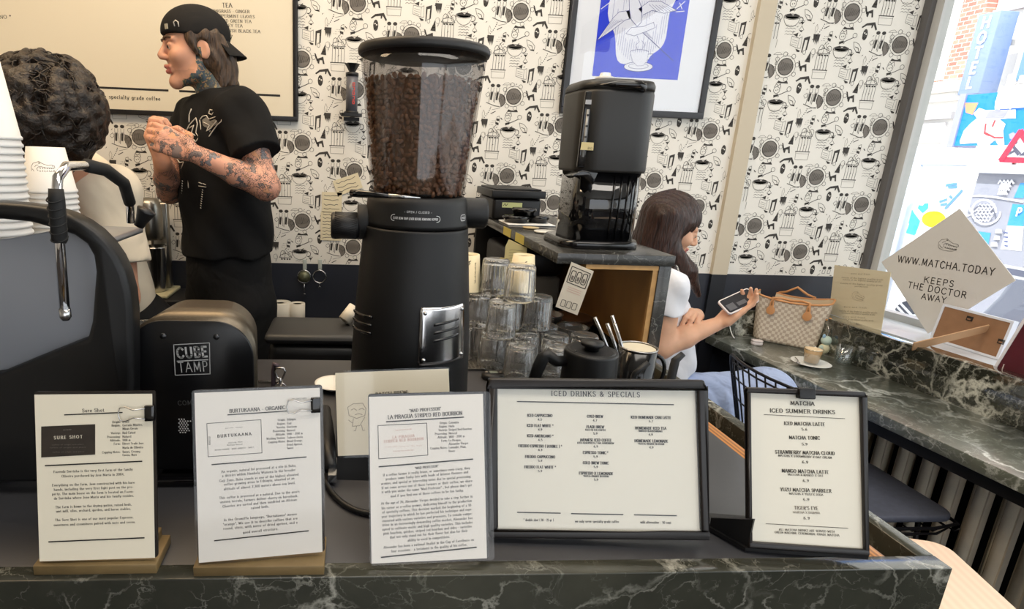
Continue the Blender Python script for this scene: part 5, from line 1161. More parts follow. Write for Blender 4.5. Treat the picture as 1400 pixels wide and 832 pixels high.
mb = MB(); mb.tube([c + Vector((-0.002, 0.003, 0.014)), c + Vector((-0.010, 0.004, 0.018)), c + Vector((-0.012, 0.006, 0.004)), Vector((c.x - 0.014, c.y + 0.006, 0.982))], 0.0042, 8); mk('strap', mb, M('mauve_strap', srgb(72, 60, 66), 0.7), t)
mb = MB(); mb.tube(bez(Wz(442, 650, 0.986), Wz(455, 690, 0.986), Wz(500, 720, 0.985), Wz(560, 690, 0.985), 16), 0.004, 8); o = mk('power_cable', mb, M('cable_black', srgb(18, 18, 18), 0.5)); tag(o, 'black power cable curling on the worktop between the paper cards', 'cable')
t = thing('portafilter', 'black portafilter handle lying on the worktop behind the cards', 'portafilter', (-0.02, 0.86, 0.98)); mb = MB(); mb.tube([Wz(444, 560, 1.0), Wz(447, 600, 1.0), Wz(452, 640, 0.998)], [0.011, 0.014, 0.010], 12); mk('handle', mb, BLACK, t); mb = MB(); mb.box(Wz(455, 642, 0.993), (0.012, 0.05, 0.012)); mk('neck', mb, STEEL, t)
# left: glass jug and strainer behind the tamper
t = thing('glass_jug', 'clear glass measuring jug behind the tamper at the machine', 'jug', (-0.42, 1.17, 0.98)); mb = MB(); mb.lathe([(0.0, 0.981), (0.032, 0.981), (0.038, 1.09), (0.040, 1.10), (0.037, 1.098), (0.030, 0.986), (0.0, 0.986)], (-0.435, 1.17, 0), 36); mk('jug_wall', mb, GLASS, t); mb = MB(); mb.tube(bez((-0.398, 1.17, 1.09), (-0.37, 1.17, 1.09), (-0.37, 1.17, 1.02), (-0.402, 1.17, 1.02), 10), 0.004, 8); mk('handle', mb, GLASS, t)
t = thing('milk_pitcher', 'small steel milk pitcher behind the tamper', 'pitcher', (-0.355, 1.22, 0.98)); mb = MB(); mb.lathe([(0.0, 0.981), (0.034, 0.981), (0.036, 0.99), (0.030, 1.05), (0.033, 1.085), (0.031, 1.085), (0.028, 1.05), (0.033, 0.99), (0.0, 0.986)], (-0.362, 1.23, 0), 36); mk('pitcher_wall', mb, STEEL, t); mb = MB(); mb.tube(bez((-0.33, 1.23, 1.07), (-0.30, 1.23, 1.07), (-0.30, 1.23, 1.0), (-0.33, 1.23, 1.0), 10), 0.003, 8); mk('handle', mb, STEEL, t)

# ================================================================ BACK WALL: FRAMES, SHELF, UTENSILS
# white menu board with tea list
bfr = Fr((-2.2, WY - 0.02, 1.567), (1, 0, 0), (0, 0, 1)); bwid = 1.977; bh = 0.95
t = thing('menu_board', 'large cream wall menu board in a black frame listing tea', 'menu board', mat=frame_matrix(bfr))
mb = MB()
for x0, y0, x1, y1 in ((0, 0, bwid, 0.017), (0, bh - 0.017, bwid, bh), (0, 0.017, 0.017, bh - 0.017), (bwid - 0.017, 0.017, bwid, bh - 0.017)): mb.prism([(x0, y0), (x1, y0), (x1, y1), (x0, y1)], FL.at(0, 0, -0.018), 0.022)
mk('frame', mb, FRAMEB, t, bevel=0.001)
BS = Sheet(bfr, (0, 0, 3.963)); mb = MB(); mb.rect(0.015, 0.015, bwid - 0.015, bh - 0.015, FL, 0.0, 0)
BS.t(mb, 'TEA', 1205, 40, 1258, 41, 22, bold=1.1)
for s_, a, y, b, y1 in (('LEMONGRASS - GINGER', 1113, 67, 1352, 71), ('WHOLE PEPPERMINT LEAVES', 1080, 91, 1380, 99), ('LONG SWORD GREEN TEA', 1098, 118, 1362, 124), ('EARL GREY TEA', 1145, 143, 1314, 148), ('DARJEELING 2.FLUSH BLACK TEA', 1060, 168, 1410, 179), ('4.7', 1220, 212, 1260, 214)): BS.t(mb, s_, a, y, b, y1, 15 if s_ != '4.7' else 22, bold=1.1)
BS.t(mb, 'AMERICANO *', -130, 101, 62, 101, 18, bold=1.1)
BS.t(mb, 'specialty grade coffee', 592, 533, 869, 545, 20, bold=1.1); BS.t(mb, 'we only serve', 440, 527, 575, 532, 20, bold=1.1)
for a, y, b, y1 in ((300, 463, 910, 490), (975, 493, 1515, 518)): BS.line(mb, [(a, y), (b, y1)], 11)
mk('board', mb, [M('board_cream', srgb(222, 212, 190), 0.5), INK], t)
# framed bird print
pfr = Fr((0.797, WY - 0.018, 1.640), (1, 0, 0), (0, 0, 1)); pw, ph = 0.582, 0.82
t = thing('framed_print', 'tall blue bird-and-coffee-cup print in a black frame on the wallpaper', 'picture', mat=frame_matrix(pfr))
mb = MB()
for x0, y0, x1, y1 in ((0, 0, pw, 0.024), (0, ph - 0.024, pw, ph), (0, 0.024, 0.024, ph - 0.024), (pw - 0.024, 0.024, pw, ph - 0.024)): mb.prism([(x0, y0), (x1, y0), (x1, y1), (x0, y1)], FL.at(0, 0, -0.016), 0.024)
mk('frame', mb, M('frame_grey_black', srgb(46, 46, 50), 0.4), t, bevel=0.002)
mb = MB(); mb.rect(0.02, 0.02, pw - 0.02, ph - 0.02, FL, 0.0, 0); mk('mount', mb, M('mount_white', srgb(232, 236, 240), 0.45), t)
PS = Sheet(pfr, (740, 0, 4.892)); mb = MB(); p0 = PS.p(340, 507); p1 = PS.p(912, 530); px0, py0, px1 = p0[0], p0[1], p1[0]; py1 = py0 + 0.55
mb.rect(px0, py0, px1, py1, FL, 0.0006, 0)
cxp = (px0 + px1) / 2 - 0.01; cyp = py0 + 0.33
cloud = [(cxp + (0.128 + 0.010 * math.cos(9 * a)) * math.cos(a) * 1.0, cyp + (0.300 + 0.012 * math.cos(9 * a)) * math.sin(a)) for a in [2 * PI * k / 72 for k in range(72)]]
mb.poly(cloud, FL, 0.0009, 1)
for k in range(26):
    x = cxp - 0.11 + k * 0.0088; hh = 0.28 * math.sqrt(max(0.02, 1 - ((x - cxp) / 0.13) ** 2)); y_ = cyp - hh
    rr_ = random.Random(k); mb.stroke([(x, y_ + 0.01), (x + 0.001, y_ + 0.05 + 0.06 * rr_.random())], 0.0016, FL, 0.0012, 2)
    mb.stroke([(x + 0.003, y_ + 0.13 + 0.05 * rr_.random()), (x + 0.003, y_ + 0.22)], 0.0014, FL, 0.0012, 2)
L_ = lambda pts, w=1.8, cl=False: mb.stroke([PS.p(*q) for q in pts], w * 0.0006, FL, 0.0016, 3, cl)
F_ = lambda pts, m=1, off=0.0014: mb.poly([PS.p(*q) for q in pts], FL, off, m)
F_([(585, -60), (560, 60), (590, 130), (640, 178), (668, 150), (675, 60), (660, -20)]); L_([(585, -60), (588, 60), (600, 130), (640, 178), (668, 150), (672, 60), (645, -20)], 3)
F_([(590, 70), (520, 80), (480, 120), (372, 270), (470, 205), (560, 135), (595, 125)]); L_([(590, 70), (520, 80), (480, 120), (372, 270), (470, 205), (560, 135), (595, 125)], 2.6)
for k in range(7): L_([(480 - k * 4 + k * 16, 130 + k * 2), (400 + k * 22, 250 - k * 20)], 1.8)
F_([(650, 60), (720, 10), (800, 10), (905, 70), (820, 90), (740, 70), (680, 100)]); L_([(650, 60), (720, 10), (800, 10), (905, 70), (820, 90), (740, 70), (680, 100)], 2.6)
for k in range(6): L_([(720 + k * 22, 30 + k * 2), (770 + k * 24, 78)], 1.8)
F_([(565, 225), (600, 185), (680, 178), (750, 150), (760, 185), (690, 215), (620, 240)]); L_([(565, 225), (600, 185), (680, 178), (750, 150), (760, 185), (690, 215), (620, 240), (565, 225)], 2.4)
L_([(680, 220), (880, 405)], 4); L_([(690, 215), (730, 255)], 2); L_([(700, 212), (745, 262)], 2)
ell = lambda cx_, cy_, rx, ry, w: L_([(cx_ + rx * math.cos(2 * PI * k / 28), cy_ + ry * math.sin(2 * PI * k / 28)) for k in range(28)], w, True)
F_([(648 + 96 * math.cos(2 * PI * k / 28), 446 + 32 * math.sin(2 * PI * k / 28)) for k in range(28)]); ell(648, 446, 96, 32, 3); ell(648, 442, 66, 18, 2)
F_([(594, 350), (610, 410), (640, 440), (680, 438), (705, 405), (715, 350)], 1, 0.0018); L_([(594, 350), (610, 410), (640, 440), (680, 438), (705, 405), (715, 350)], 3); ell(655, 348, 60, 16, 2.6)
L_([(714, 362), (745, 360), (742, 392), (706, 402)], 3); L_([(640, 330), (632, 300), (655, 280), (640, 240)], 2); L_([(672, 332), (690, 300), (670, 270)], 2); L_([(605, 380), (690, 385)], 1.6); L_([(612, 400), (680, 408)], 1.6)
for p_, q_ in (((400, 60), (480, 0)), ((905, 60), (960, 10)), ((900, 80), (955, 75)), ((925, 20), (940, 60))): mb.stroke([PS.p(*p_), PS.p(*q_)], 0.003, FL, 0.0012, 1)
mk('print', mb, [M('print_blue', srgb(16, 50, 212), 0.4), M('print_white', srgb(226, 230, 240), 0.45), M('print_grey', srgb(150, 156, 196), 0.5), M('print_navy', srgb(52, 62, 140), 0.5)], t)
mb = MB(); mb.box2((0.022, 0.022, 0.003), (pw - 0.022, ph - 0.022, 0.005)); mk('glazing', mb, thinglass('picture_glass', (0.98, 0.98, 0.99, 1), 0.05, 0.0), t)

# back counter along the wall (left) with its things
t = thing('back_counter', 'dark narrow counter along the wall behind the barista', 'counter', (-1.2, 2.2, 0)); mb = MB(); mb.box2((-2.4, 2.13, 0.86), (-0.5, 2.344, 0.90)); mb.box2((-0.499, 2.13, 0.745), (0.18, 2.344, 0.785)); mk('worktop', mb, M('dark_counter', srgb(30, 30, 32), 0.4), t, bevel=0.002); mb = MB(); mb.box2((-2.4, 2.16, 0.001), (-0.5, 2.344, 0.86)); mb.box2((-0.5, 2.16, 0.001), (0.18, 2.344, 0.745)); mk('cabinet', mb, BLACKM, t)
mx_, my_ = -0.765, 2.265
t = thing('drink_mixer', 'stainless spindle drink mixer on the counter behind the barista', 'mixer', (mx_, my_, 0.90)); BR = M('brushed_steel', srgb(150, 146, 138), 0.3, 1.0)
mb = MB(); mb.lathe([(0.0, 1.115), (0.040, 1.115), (0.044, 1.125), (0.046, 1.16), (0.046, 1.23), (0.040, 1.25), (0.032, 1.268), (0.0, 1.272)], (mx_, my_ - 0.04, 0), 36); mk('motor_head', mb, BR, t)
mb = MB(); mb.lathe([(0.0, 0.915), (0.030, 0.915), (0.032, 0.925), (0.043, 1.085), (0.0445, 1.09), (0.041, 1.088), (0.030, 0.93), (0.0, 0.925)], (mx_ + 0.012, my_ - 0.045, 0), 36); mk('mixing_cup', mb, STEEL, t)
mb = MB(); mb.tube([(mx_ + 0.006, my_ - 0.042, 0.95), (mx_ + 0.006, my_ - 0.042, 1.116)], 0.004, 8); mk('spindle', mb, STEEL, t)
mb = MB(); mb.box2((mx_ - 0.02, my_ + 0.005, 0.915), (mx_ + 0.05, my_ + 0.04, 1.25)); mk('column', mb, BR, t, bevel=0.008)
mb = MB(); mb.box2((mx_ - 0.06, my_ - 0.11, 0.9005), (mx_ + 0.07, my_ + 0.06, 0.915)); mk('foot', mb, M('mixer_foot', srgb(190, 184, 150), 0.4), t, bevel=0.005)
for x, r, h_, lb in ((-0.283, 0.043, 0.10, 'thick white paper towel roll standing behind the black bin'), (-0.216, 0.030, 0.098, 'slim white paper roll beside the thick roll')):
    t = thing('paper_roll', lb, 'paper roll', (x, 2.2, 0.785)); mb = MB(); mb.lathe([(0.016, 0.7855), (r, 0.7855), (r, 0.785 + h_), (0.018, 0.785 + h_), (0.016, 0.785 + h_ - 0.004)], (x, 2.2, 0), 36); mk('roll', mb, M('tissue', srgb(216, 208, 192), 0.8), t); mb = MB(); mb.lathe([(0.0165, 0.785 + h_ - 0.003), (0.0165, 0.787), (0.0145, 0.787), (0.0145, 0.785 + h_ - 0.003)], (x, 2.2, 0), 24); mk('core', mb, TANW, t)
t = thing('pedal_bin', 'black rectangular bin with flat lid behind the bar', 'bin', (-0.12, 1.68, 0)); mb = MB(); mb.box2((-0.232, 1.51, 0.001), (0.02, 1.69, 0.945)); mk('bin_body', mb, BLACK, t, bevel=0.03, bseg=3); mb = MB(); mb.box2((-0.239, 1.505, 0.9455), (0.028, 1.695, 0.975)); mk('lid', mb, M('bin_lid', srgb(44, 44, 44), 0.45), t, bevel=0.02, bseg=3)
t = thing('label_roll', 'tipped white label roll on the bin lid behind the grinder', 'label roll', (-0.005, 1.62, 0.985)); rm = Matrix.Rotation(0.7, 3, 'Y') @ Matrix.Rotation(-0.4, 3, 'X'); mb = MB(); mb.lathe([(0.012, -0.025), (0.020, -0.025), (0.020, 0.025), (0.012, 0.025)], (-0.008, 1.62, 1.005), 24, 0, rm); mk('paper_roll', mb, M('tissue', srgb(216, 208, 192), 0.8), t); mb = MB(); mb.lathe([(0.0125, -0.024), (0.0125, 0.024)], (-0.008, 1.62, 1.005), 20, 0, rm); mk('core', mb, TANW, t); mb = MB(); mb.box((0.012, 1.61, 0.99), (0.02, 0.03, 0.028)); mk('dispenser', mb, M('dispenser_grey', srgb(120, 120, 130), 0.5), t, bevel=0.003)
# hooks with strainers
for px_, kind, lb in ((416, 0, 'fine mesh tea strainer hanging on a clear hook under the wallpaper'), (437, 1, 'round steel sieve ring hanging on the right clear hook')):
    c = Wy(px_, 378, WY - 0.03); t = thing('strainer', lb, 'strainer', c); r = 0.026
    mb = MB(); mb.tube([c + Vector((r * math.cos(a), 0, r * math.sin(a))) for a in [2 * PI * k / 28 for k in range(28)]], 0.003, 8, closed=True); mk('rim', mb, STEEL, t)
    if kind == 0: mb = MB(); mb.lathe([(0.025, 0.0), (0.022, 0.012), (0.012, 0.02), (0.0, 0.022)], c, 24, 0, Matrix.Rotation(PI / 2, 3, 'X')); mk('mesh', mb, M('strainer_mesh', srgb(104, 106, 84), 0.4, 0.5, noise=0.4, nscale=900), t)
    mb = MB(); mb.tube([c + Vector((0, 0, -r)), c + Vector((0, 0, -r - (0.045 if kind == 0 else 0.015)))], 0.002, 6); mb.tube([c + Vector((-0.006, 0, -r - (0.05 if kind == 0 else 0.02))), c + Vector((0, 0, -r - (0.044 if kind == 0 else 0.014))), c + Vector((0.006, 0, -r - (0.05 if kind == 0 else 0.02)))], 0.0018, 6); mk('handle', mb, STEEL, t)
    h_ = thing('adhesive_hook', 'clear adhesive hook holding the ' + ('mesh tea strainer' if kind == 0 else 'steel sieve ring'), 'hook', c + Vector((0, 0.02, 0.035)), group='adhesive hooks')
    mb = MB(); mb.box(c + Vector((0, 0.0235, 0.045)), (0.016, 0.004, 0.045)); mk('strip', mb, M('hook_strip', srgb(176, 182, 176), 0.25), h_, bevel=0.002); mb = MB(); mb.tube([c + Vector((0, 0.022, 0.03)), c + Vector((0, 0.004, 0.024)), c + Vector((0, -0.004, 0.030))], 0.003, 6); mk('prong', mb, _mats['hook_strip'], h_)
# handwritten notes on the wallpaper
for i, (q, lb, nl) in enumerate((((440, 262, 467, 290), 'small handwritten note on the wallpaper, upper of the pair beside the grinder', 4), ((438, 289, 466, 328), 'taller handwritten list on the wallpaper, lower of the pair beside the grinder', 8), ((462, 245, 498, 268), 'tilted white slip of paper on the wallpaper behind the grinder lever', 3))):
    a = Wy(q[0], q[3], WY - 0.003); b = Wy(q[2], q[3] + 1, WY - 0.003); c = Wy(q[0], q[1], WY - 0.003); f = sheet_frame(a, b, c)
    if i == 2: f = f.rot(0.35)
    w_, h_ = (b - a).length, (c - a).dot(f.v); mb = MB(); mb.prism([(0, 0), (w_, 0), (w_, h_), (0, h_)], f, 0.0008, 0)
    rr_ = random.Random(i)
    for k in range(nl):
        y_ = h_ * (1 - (k + 0.8) / (nl + 0.6)); n_ = 7; mb.stroke([(w_ * (0.1 + 0.75 * j / n_ * rr_.uniform(0.9, 1.05)), y_ + rr_.uniform(-1, 1) * 0.0032) for j in range(n_ + 1)], 0.0018, f, 0.0012, 1)
    o = mk('note', mb, [M('note_paper', srgb(222, 210, 178), 0.6), M('blue_ink', srgb(60, 58, 66), 0.6)]); tag(o, lb, 'note', 'handwritten notes on the wallpaper')
# coffee press hanging on the wall left of the hopper
c = Wy(481, 130, WY - 0.05)
t = thing('coffee_press', 'grey tube coffee press with black funnel on the wall left of the hopper', 'coffee press', c)
mb = MB(); mb.lathe([(0.030, 0.070), (0.026, 0.066), (0.012, 0.042), (0.012, 0.038)], c + Vector((0, 0, 0.04)), 6); mk('funnel', mb, BLACK, t, bevel=0.001)
mb = MB(); mb.lathe([(0.022, -0.06), (0.022, 0.072)], c, 28); mk('chamber', mb, M('press_grey', srgb(92, 92, 98), 0.25), t)
mb = MB(); mb.lathe([(0.024, 0.066), (0.024, 0.078), (0.018, 0.080)], c, 28); mk('collar', mb, BLACK, t)
mb = MB(); mb.prism(rrect(-0.040, -0.036, 0.040, 0.036, 0.016, 4), Fr(c + Vector((0, 0, -0.076)), (1, 0, 0), (0, 1, 0)), 0.010); mb.lathe([(0.026, -0.068), (0.026, -0.058)], c, 24); mk('flange', mb, BLACK, t)
mb = MB(); cf2 = CylFr(c.x, c.y, c.z - 0.04, 0.0222, -PI / 2, 0); 
for k in range(5): mb.stroke([(0.004, 0.008 + k * 0.016), (0.010, 0.008 + k * 0.016), (0.010, 0.018 + k * 0.016), (0.004, 0.018 + k * 0.016)], 0.0026, cf2, 0.0008, 0, k % 2 == 0)
mk('red_print', mb, M('print_red', srgb(196, 60, 48), 0.5), t)
mb = MB(); mb.box2((c.x - 0.03, c.y + 0.02, c.z - 0.09), (c.x + 0.03, WY - 0.001, c.z - 0.078)); mk('bracket', mb, BLACK, t)
# ================================================================ PEOPLE: smooth bodies grown from joints
f32 = np.float32
class Body:
    def __init__(s): s.p = []
    def cap(s, a, b, ra, rb=None, k=0.02, op='+'): s.p.append(('c', np.array(a, f32), np.array(b, f32), ra, ra if rb is None else rb, k, op)); return s
    def sleeve(s, a, b, ra, rb, k=0.02): s.p.append(('f', np.array(a, f32), np.array(b, f32), ra, rb, k, '+')); return s
    def ell(s, c, r, rot=None, k=0.02, op='+'): s.p.append(('e', np.array(c, f32), np.array(r if hasattr(r, '__len__') else (r, r, r), f32), None if rot is None else np.array(rot, f32), 0, k, op)); return s
    def cut(s, pt, n, k=0.004): s.p.append(('h', np.array(pt, f32), np.array(Vector(n).normalized(), f32), 0, 0, k, 'i')); return s
    def d(s, P):
        out = np.full(len(P), 1e3, f32)
        for t, a, b, c, e, k, op in s.p:
            if t == 'c':
                ba = b - a; l2 = float(ba @ ba) + 1e-12; h = np.clip(((P - a) @ ba) / l2, 0, 1); q = P - a - h[:, None] * ba; v = np.sqrt((q * q).sum(1)) - (c + (e - c) * h)
            elif t == 'f':
                ba = b - a; l2 = float(ba @ ba); h = ((P - a) @ ba) / l2; hc = np.clip(h, 0, 1.2); q = P - a - hc[:, None] * ba; v = np.maximum(np.sqrt((q * q).sum(1)) - (c + (e - c) * hc), (h - 1) * math.sqrt(l2))
            elif t == 'e':
                q = P - a
                if c is not None: q = q @ c
                k0 = np.sqrt(((q / b) ** 2).sum(1)); k1 = np.sqrt(((q / (b * b)) ** 2).sum(1)); v = k0 * (k0 - 1) / np.maximum(k1, 1e-6)
            else: v = (P - a) @ b
            if op == '+': h = np.clip(0.5 + 0.5 * (out - v) / k, 0, 1); out = out + (v - out) * h - k * h * (1 - h)
            else:
                if op == '-': v = -v
                h = np.clip(0.5 - 0.5 * (out - v) / k, 0, 1); out = out + (v - out) * h + k * h * (1 - h)
        return out
def surface(name, body, lo, hi, h, mats, parent, pick=None, noise=None, smooth=1):
    lo = np.array(lo, f32); hi = np.array(hi, f32); cs = 4
    n = (np.ceil((hi - lo) / (h * cs)).astype(int) + 1) * cs + 1
    cn = (n - 1) // cs + 1
    ax = [lo[i] + np.arange(cn[i], dtype=f32) * h * cs for i in range(3)]
    g = np.stack(np.meshgrid(*ax, indexing='ij'), -1).reshape(-1, 3).astype(f32); fn = body.d if noise is None else (lambda P: body.d(P) + noise(P))
    cv = fn(g).reshape(cn)
    V = np.repeat(np.repeat(np.repeat(cv, cs, 0), cs, 1), cs, 2)[:n[0], :n[1], :n[2]].copy()
    near = np.abs(cv) < h * cs * 2.4
    nb = near.copy()
    for a in range(3):
        for s_ in (1, -1): nb |= np.roll(near, s_, a)
    ii = np.argwhere(np.repeat(np.repeat(np.repeat(nb, cs, 0), cs, 1), cs, 2)[:n[0], :n[1], :n[2]])
    for q in range(0, len(ii), 400000):
        j = ii[q:q + 400000]; V[j[:, 0], j[:, 1], j[:, 2]] = fn((lo + j * f32(h)).astype(f32))
    V[0] = V[-1] = 1; V[:, 0] = V[:, -1] = 1; V[:, :, 0] = V[:, :, -1] = 1
    ins = V < 0; c8 = [(x, y, z) for x in (0, 1) for y in (0, 1) for z in (0, 1)]
    sl = lambda A, o: A[o[0]:A.shape[0] - 1 + o[0], o[1]:A.shape[1] - 1 + o[1], o[2]:A.shape[2] - 1 + o[2]]
    cnt = sum(sl(ins, o).astype(np.int8) for o in c8); act = (cnt > 0) & (cnt < 8)
    ci = np.argwhere(act); idx = np.full(act.shape, -1, np.int32); idx[act] = np.arange(len(ci))
    pos = np.zeros((len(ci), 3), np.float64); w = np.zeros(len(ci))
    for a in range(3):
        for o in c8:
            if o[a]: continue
            o2 = list(o); o2[a] = 1
            v0 = V[ci[:, 0] + o[0], ci[:, 1] + o[1], ci[:, 2] + o[2]]; v1 = V[ci[:, 0] + o2[0], ci[:, 1] + o2[1], ci[:, 2] + o2[2]]
            m = (v0 < 0) != (v1 < 0); t = np.where(m, v0 / np.where(m, v0 - v1, 1), 0)
            pt = np.array(o, float) + 0 * ci; pt[:, a] += t; pos[m] += pt[m]; w[m] += 1
    pos = lo + (ci + pos / w[:, None]) * h
    F = []
    for a in range(3):
        b, c = (a + 1) % 3, (a + 2) % 3
        s0 = [slice(0, -1)] * 3; s1 = [slice(0, -1)] * 3
        i0 = [slice(1, -1)] * 3; i0[a] = slice(0, -1); i1 = [slice(1, -1)] * 3; i1[a] = slice(1, None)
        A = ins[tuple(i0)]; B = ins[tuple(i1)]
        e = np.argwhere(A != B); 
        if not len(e): continue
        base = e.copy(); base[:, b] += 1; base[:, c] += 1
        flip = A[e[:, 0], e[:, 1], e[:, 2]]
        def cell(db, dc): q = base.copy(); q[:, b] -= db; q[:, c] -= dc; return idx[q[:, 0], q[:, 1], q[:, 2]]
        q = np.stack([cell(1, 1), cell(0, 1), cell(0, 0), cell(1, 0)], 1)
        q[~flip] = q[~flip][:, ::-1]; F.append(q)
    F = np.concatenate(F)
    for _ in range(smooth):
        acc = np.zeros_like(pos); ct = np.zeros(len(pos))
        for k in range(4):
            np.add.at(acc, F[:, k], pos[F[:, (k + 1) % 4]]); np.add.at(ct, F[:, k], 1); np.add.at(acc, F[:, (k + 1) % 4], pos[F[:, k]]); np.add.at(ct, F[:, (k + 1) % 4], 1)
        pos = pos * 0.45 + 0.55 * acc / ct[:, None]
    off = np.array(parent.location) if parent is not None else np.zeros(3)
    me = bpy.data.meshes.new(name); me.vertices.add(len(pos)); me.vertices.foreach_set('co', (pos - off).astype(f32).ravel())
    me.loops.add(len(F) * 4); me.loops.foreach_set('vertex_index', F.astype(np.int32).ravel()); me.polygons.add(len(F)); me.polygons.foreach_set('loop_start', np.arange(0, len(F) * 4, 4, dtype=np.int32))
    for m_ in mats: me.materials.append(m_)
    if pick is not None: me.polygons.foreach_set('material_index', pick(pos[F].mean(1)).astype(np.int32))
    me.polygons.foreach_set('use_smooth', np.ones(len(F), bool)); me.update(calc_edges=True); me.validate()
    o = bpy.data.objects.new(name, me); C.objects.link(o)
    if parent is not None: o.parent = parent
    return o
def basis(fwd, up):
    f = Vector(fwd).normalized(); l = Vector(up).cross(f).normalized(); u = f.cross(l); return np.array([[f.x, l.x, u.x], [f.y, l.y, u.y], [f.z, l.z, u.z]])   # columns: forward, left, up
class Head:
    def __init__(s, c, fwd, up, sc): s.c = np.array(c); s.B = basis(fwd, up); s.sc = sc
    def __call__(s, x, y, z): return s.c + s.B @ (np.array((x, y, z)) * s.sc)
    def loc(s, P): return ((P - s.c) @ s.B) / s.sc
def add_head(b, H_, fem=False):
    sc = H_.sc; R3 = H_.B
    E = lambda c, r, k=0.012, op='+', rot=None: b.ell(H_(*c), np.array(r) * sc, R3 if rot is None else R3 @ rot, k * sc, op)
    K = lambda a, c, ra, rb=None, k=0.012: b.cap(H_(*a), H_(*c), ra * sc, (ra if rb is None else rb) * sc, k * sc)
    E((-0.012, 0, 0.036), (0.098, 0.077, 0.088)); E((0.030, 0, -0.028), (0.058, 0.060, 0.082), 0.02)
    jw = 0.045 if not fem else 0.038
    for s_ in (1, -1):
        K((-0.002, s_ * jw * 1.1, -0.045), (0.012, s_ * jw, -0.080), 0.018, 0.016, 0.02); K((0.012, s_ * jw, -0.080), (0.068, s_ * 0.010, -0.104), 0.016, 0.014, 0.02)
        E((0.062, s_ * 0.040, -0.022), (0.026, 0.024, 0.024), 0.02); K((0.086, s_ * 0.010, 0.024), (0.074, s_ * 0.046, 0.026), 0.009 if not fem else 0.006, 0.008, 0.012)
    E((0.072, 0, -0.098), (0.020, 0.020, 0.018), 0.02)
    for s_ in (1, -1): E((0.094, s_ * 0.032, 0.006), (0.016, 0.018, 0.013), 0.012, '-')
    for s_ in (1, -1): E((0.076, s_ * 0.032, 0.006), (0.0145, 0.0145, 0.0135), 0.003); K((0.0885, s_ * 0.022, 0.0105), (0.0845, s_ * 0.044, 0.0095), 0.0035, 0.0035, 0.004)
    K((0.086, 0, 0.020), (0.108, 0, -0.018), 0.008, 0.0115, 0.010); E((0.104, 0, -0.024), (0.011, 0.011, 0.009), 0.006)
    for s_ in (1, -1): E((0.096, s_ * 0.011, -0.025), (0.010, 0.0075, 0.008), 0.005)
    K((0.086, -0.018, -0.055), (0.0965, 0, -0.051), 0.0055, 0.0065, 0.006); K((0.0965, 0, -0.051), (0.086, 0.018, -0.055), 0.0065, 0.0055, 0.006)
    K((0.083, -0.015, -0.066), (0.092, 0, -0.067), 0.0055, 0.0075, 0.006); K((0.092, 0, -0.067), (0.083, 0.015, -0.066), 0.0075, 0.0055, 0.006)
    b.cap(H_(0.096, -0.016, -0.0595), H_(0.096, 0.016, -0.0595), 0.0022 * sc, 0.0022 * sc, 0.003 * sc, '-')
    for s_ in (1, -1):
        rt = np.array(Matrix.Rotation(s_ * -0.35, 3, 'Z') @ Matrix.Rotation(0.2, 3, 'Y')); E((-0.012, s_ * 0.080, -0.006), (0.021, 0.008, 0.033), 0.006, '+', rt); E((-0.006, s_ * 0.089, -0.004), (0.012, 0.006, 0.020), 0.005, '-', rt)
def add_hand(b, wr, fwd, dors, side, curls, thumb, sc=1.0, spread=0.0):
    """palm, four jointed fingers and a thumb; side points from little finger to forefinger"""
    f = np.array(Vector(fwd).normalized()); n = np.array(dors, float); n = n - f * (n @ f); n /= np.linalg.norm(n); sd = np.array(side, float); sd = sd - f * (sd @ f) - n * (sd @ n); sd /= np.linalg.norm(sd); wr = np.array(wr, float)
    tips = []
    for i, (o, L, cu) in enumerate(zip((0.029, 0.0095, -0.0095, -0.027), (0.92, 1.0, 0.94, 0.76), curls)):
        kn = wr + f * (0.088 - 0.006 * (i == 0) - 0.008 * (i == 3)) * sc + sd * o * sc + n * (0.004 if i in (1, 2) else 0) * sc
        b.cap(wr + sd * o * 0.6 * sc + f * 0.012 * sc, kn, 0.0135 * sc, 0.0115 * sc, 0.012 * sc)
        p = kn; a = 0.0; dirf = f + sd * spread * (o / 0.03); dirf /= np.linalg.norm(dirf)
        for L0, r0, r1, c in zip((0.043, 0.027, 0.021), (0.0098, 0.0088, 0.0080), (0.0088, 0.0080, 0.0066), cu):
            a += c; q = p + (dirf * math.cos(a) - n * math.sin(a)) * L0 * L * sc; b.cap(p, q, r0 * sc, r1 * sc, 0.0035 * sc); p = q
        tips.append(p)
    b.ell(wr + f * 0.045 * sc - n * 0.004 * sc, np.array((0.045, 0.034, 0.013)) * sc, np.stack([f, sd, n], 1), 0.01 * sc)
    t0 = wr + f * 0.022 * sc + sd * 0.024 * sc; t1 = wr + np.array(thumb[0]) * sc; t2 = wr + np.array(thumb[1]) * sc; t3 = wr + np.array(thumb[2]) * sc
    b.cap(t0, t1, 0.015 * sc, 0.0115 * sc, 0.012 * sc); b.cap(t1, t2, 0.0112 * sc, 0.0098 * sc, 0.004 * sc); b.cap(t2, t3, 0.0098 * sc, 0.0075 * sc, 0.004 * sc)
    return tips
def skin(name, col, rough=0.5): return M(name, col, rough, noise=0.10, nscale=22, sub=0.12, bump=0.06, bscale=600)
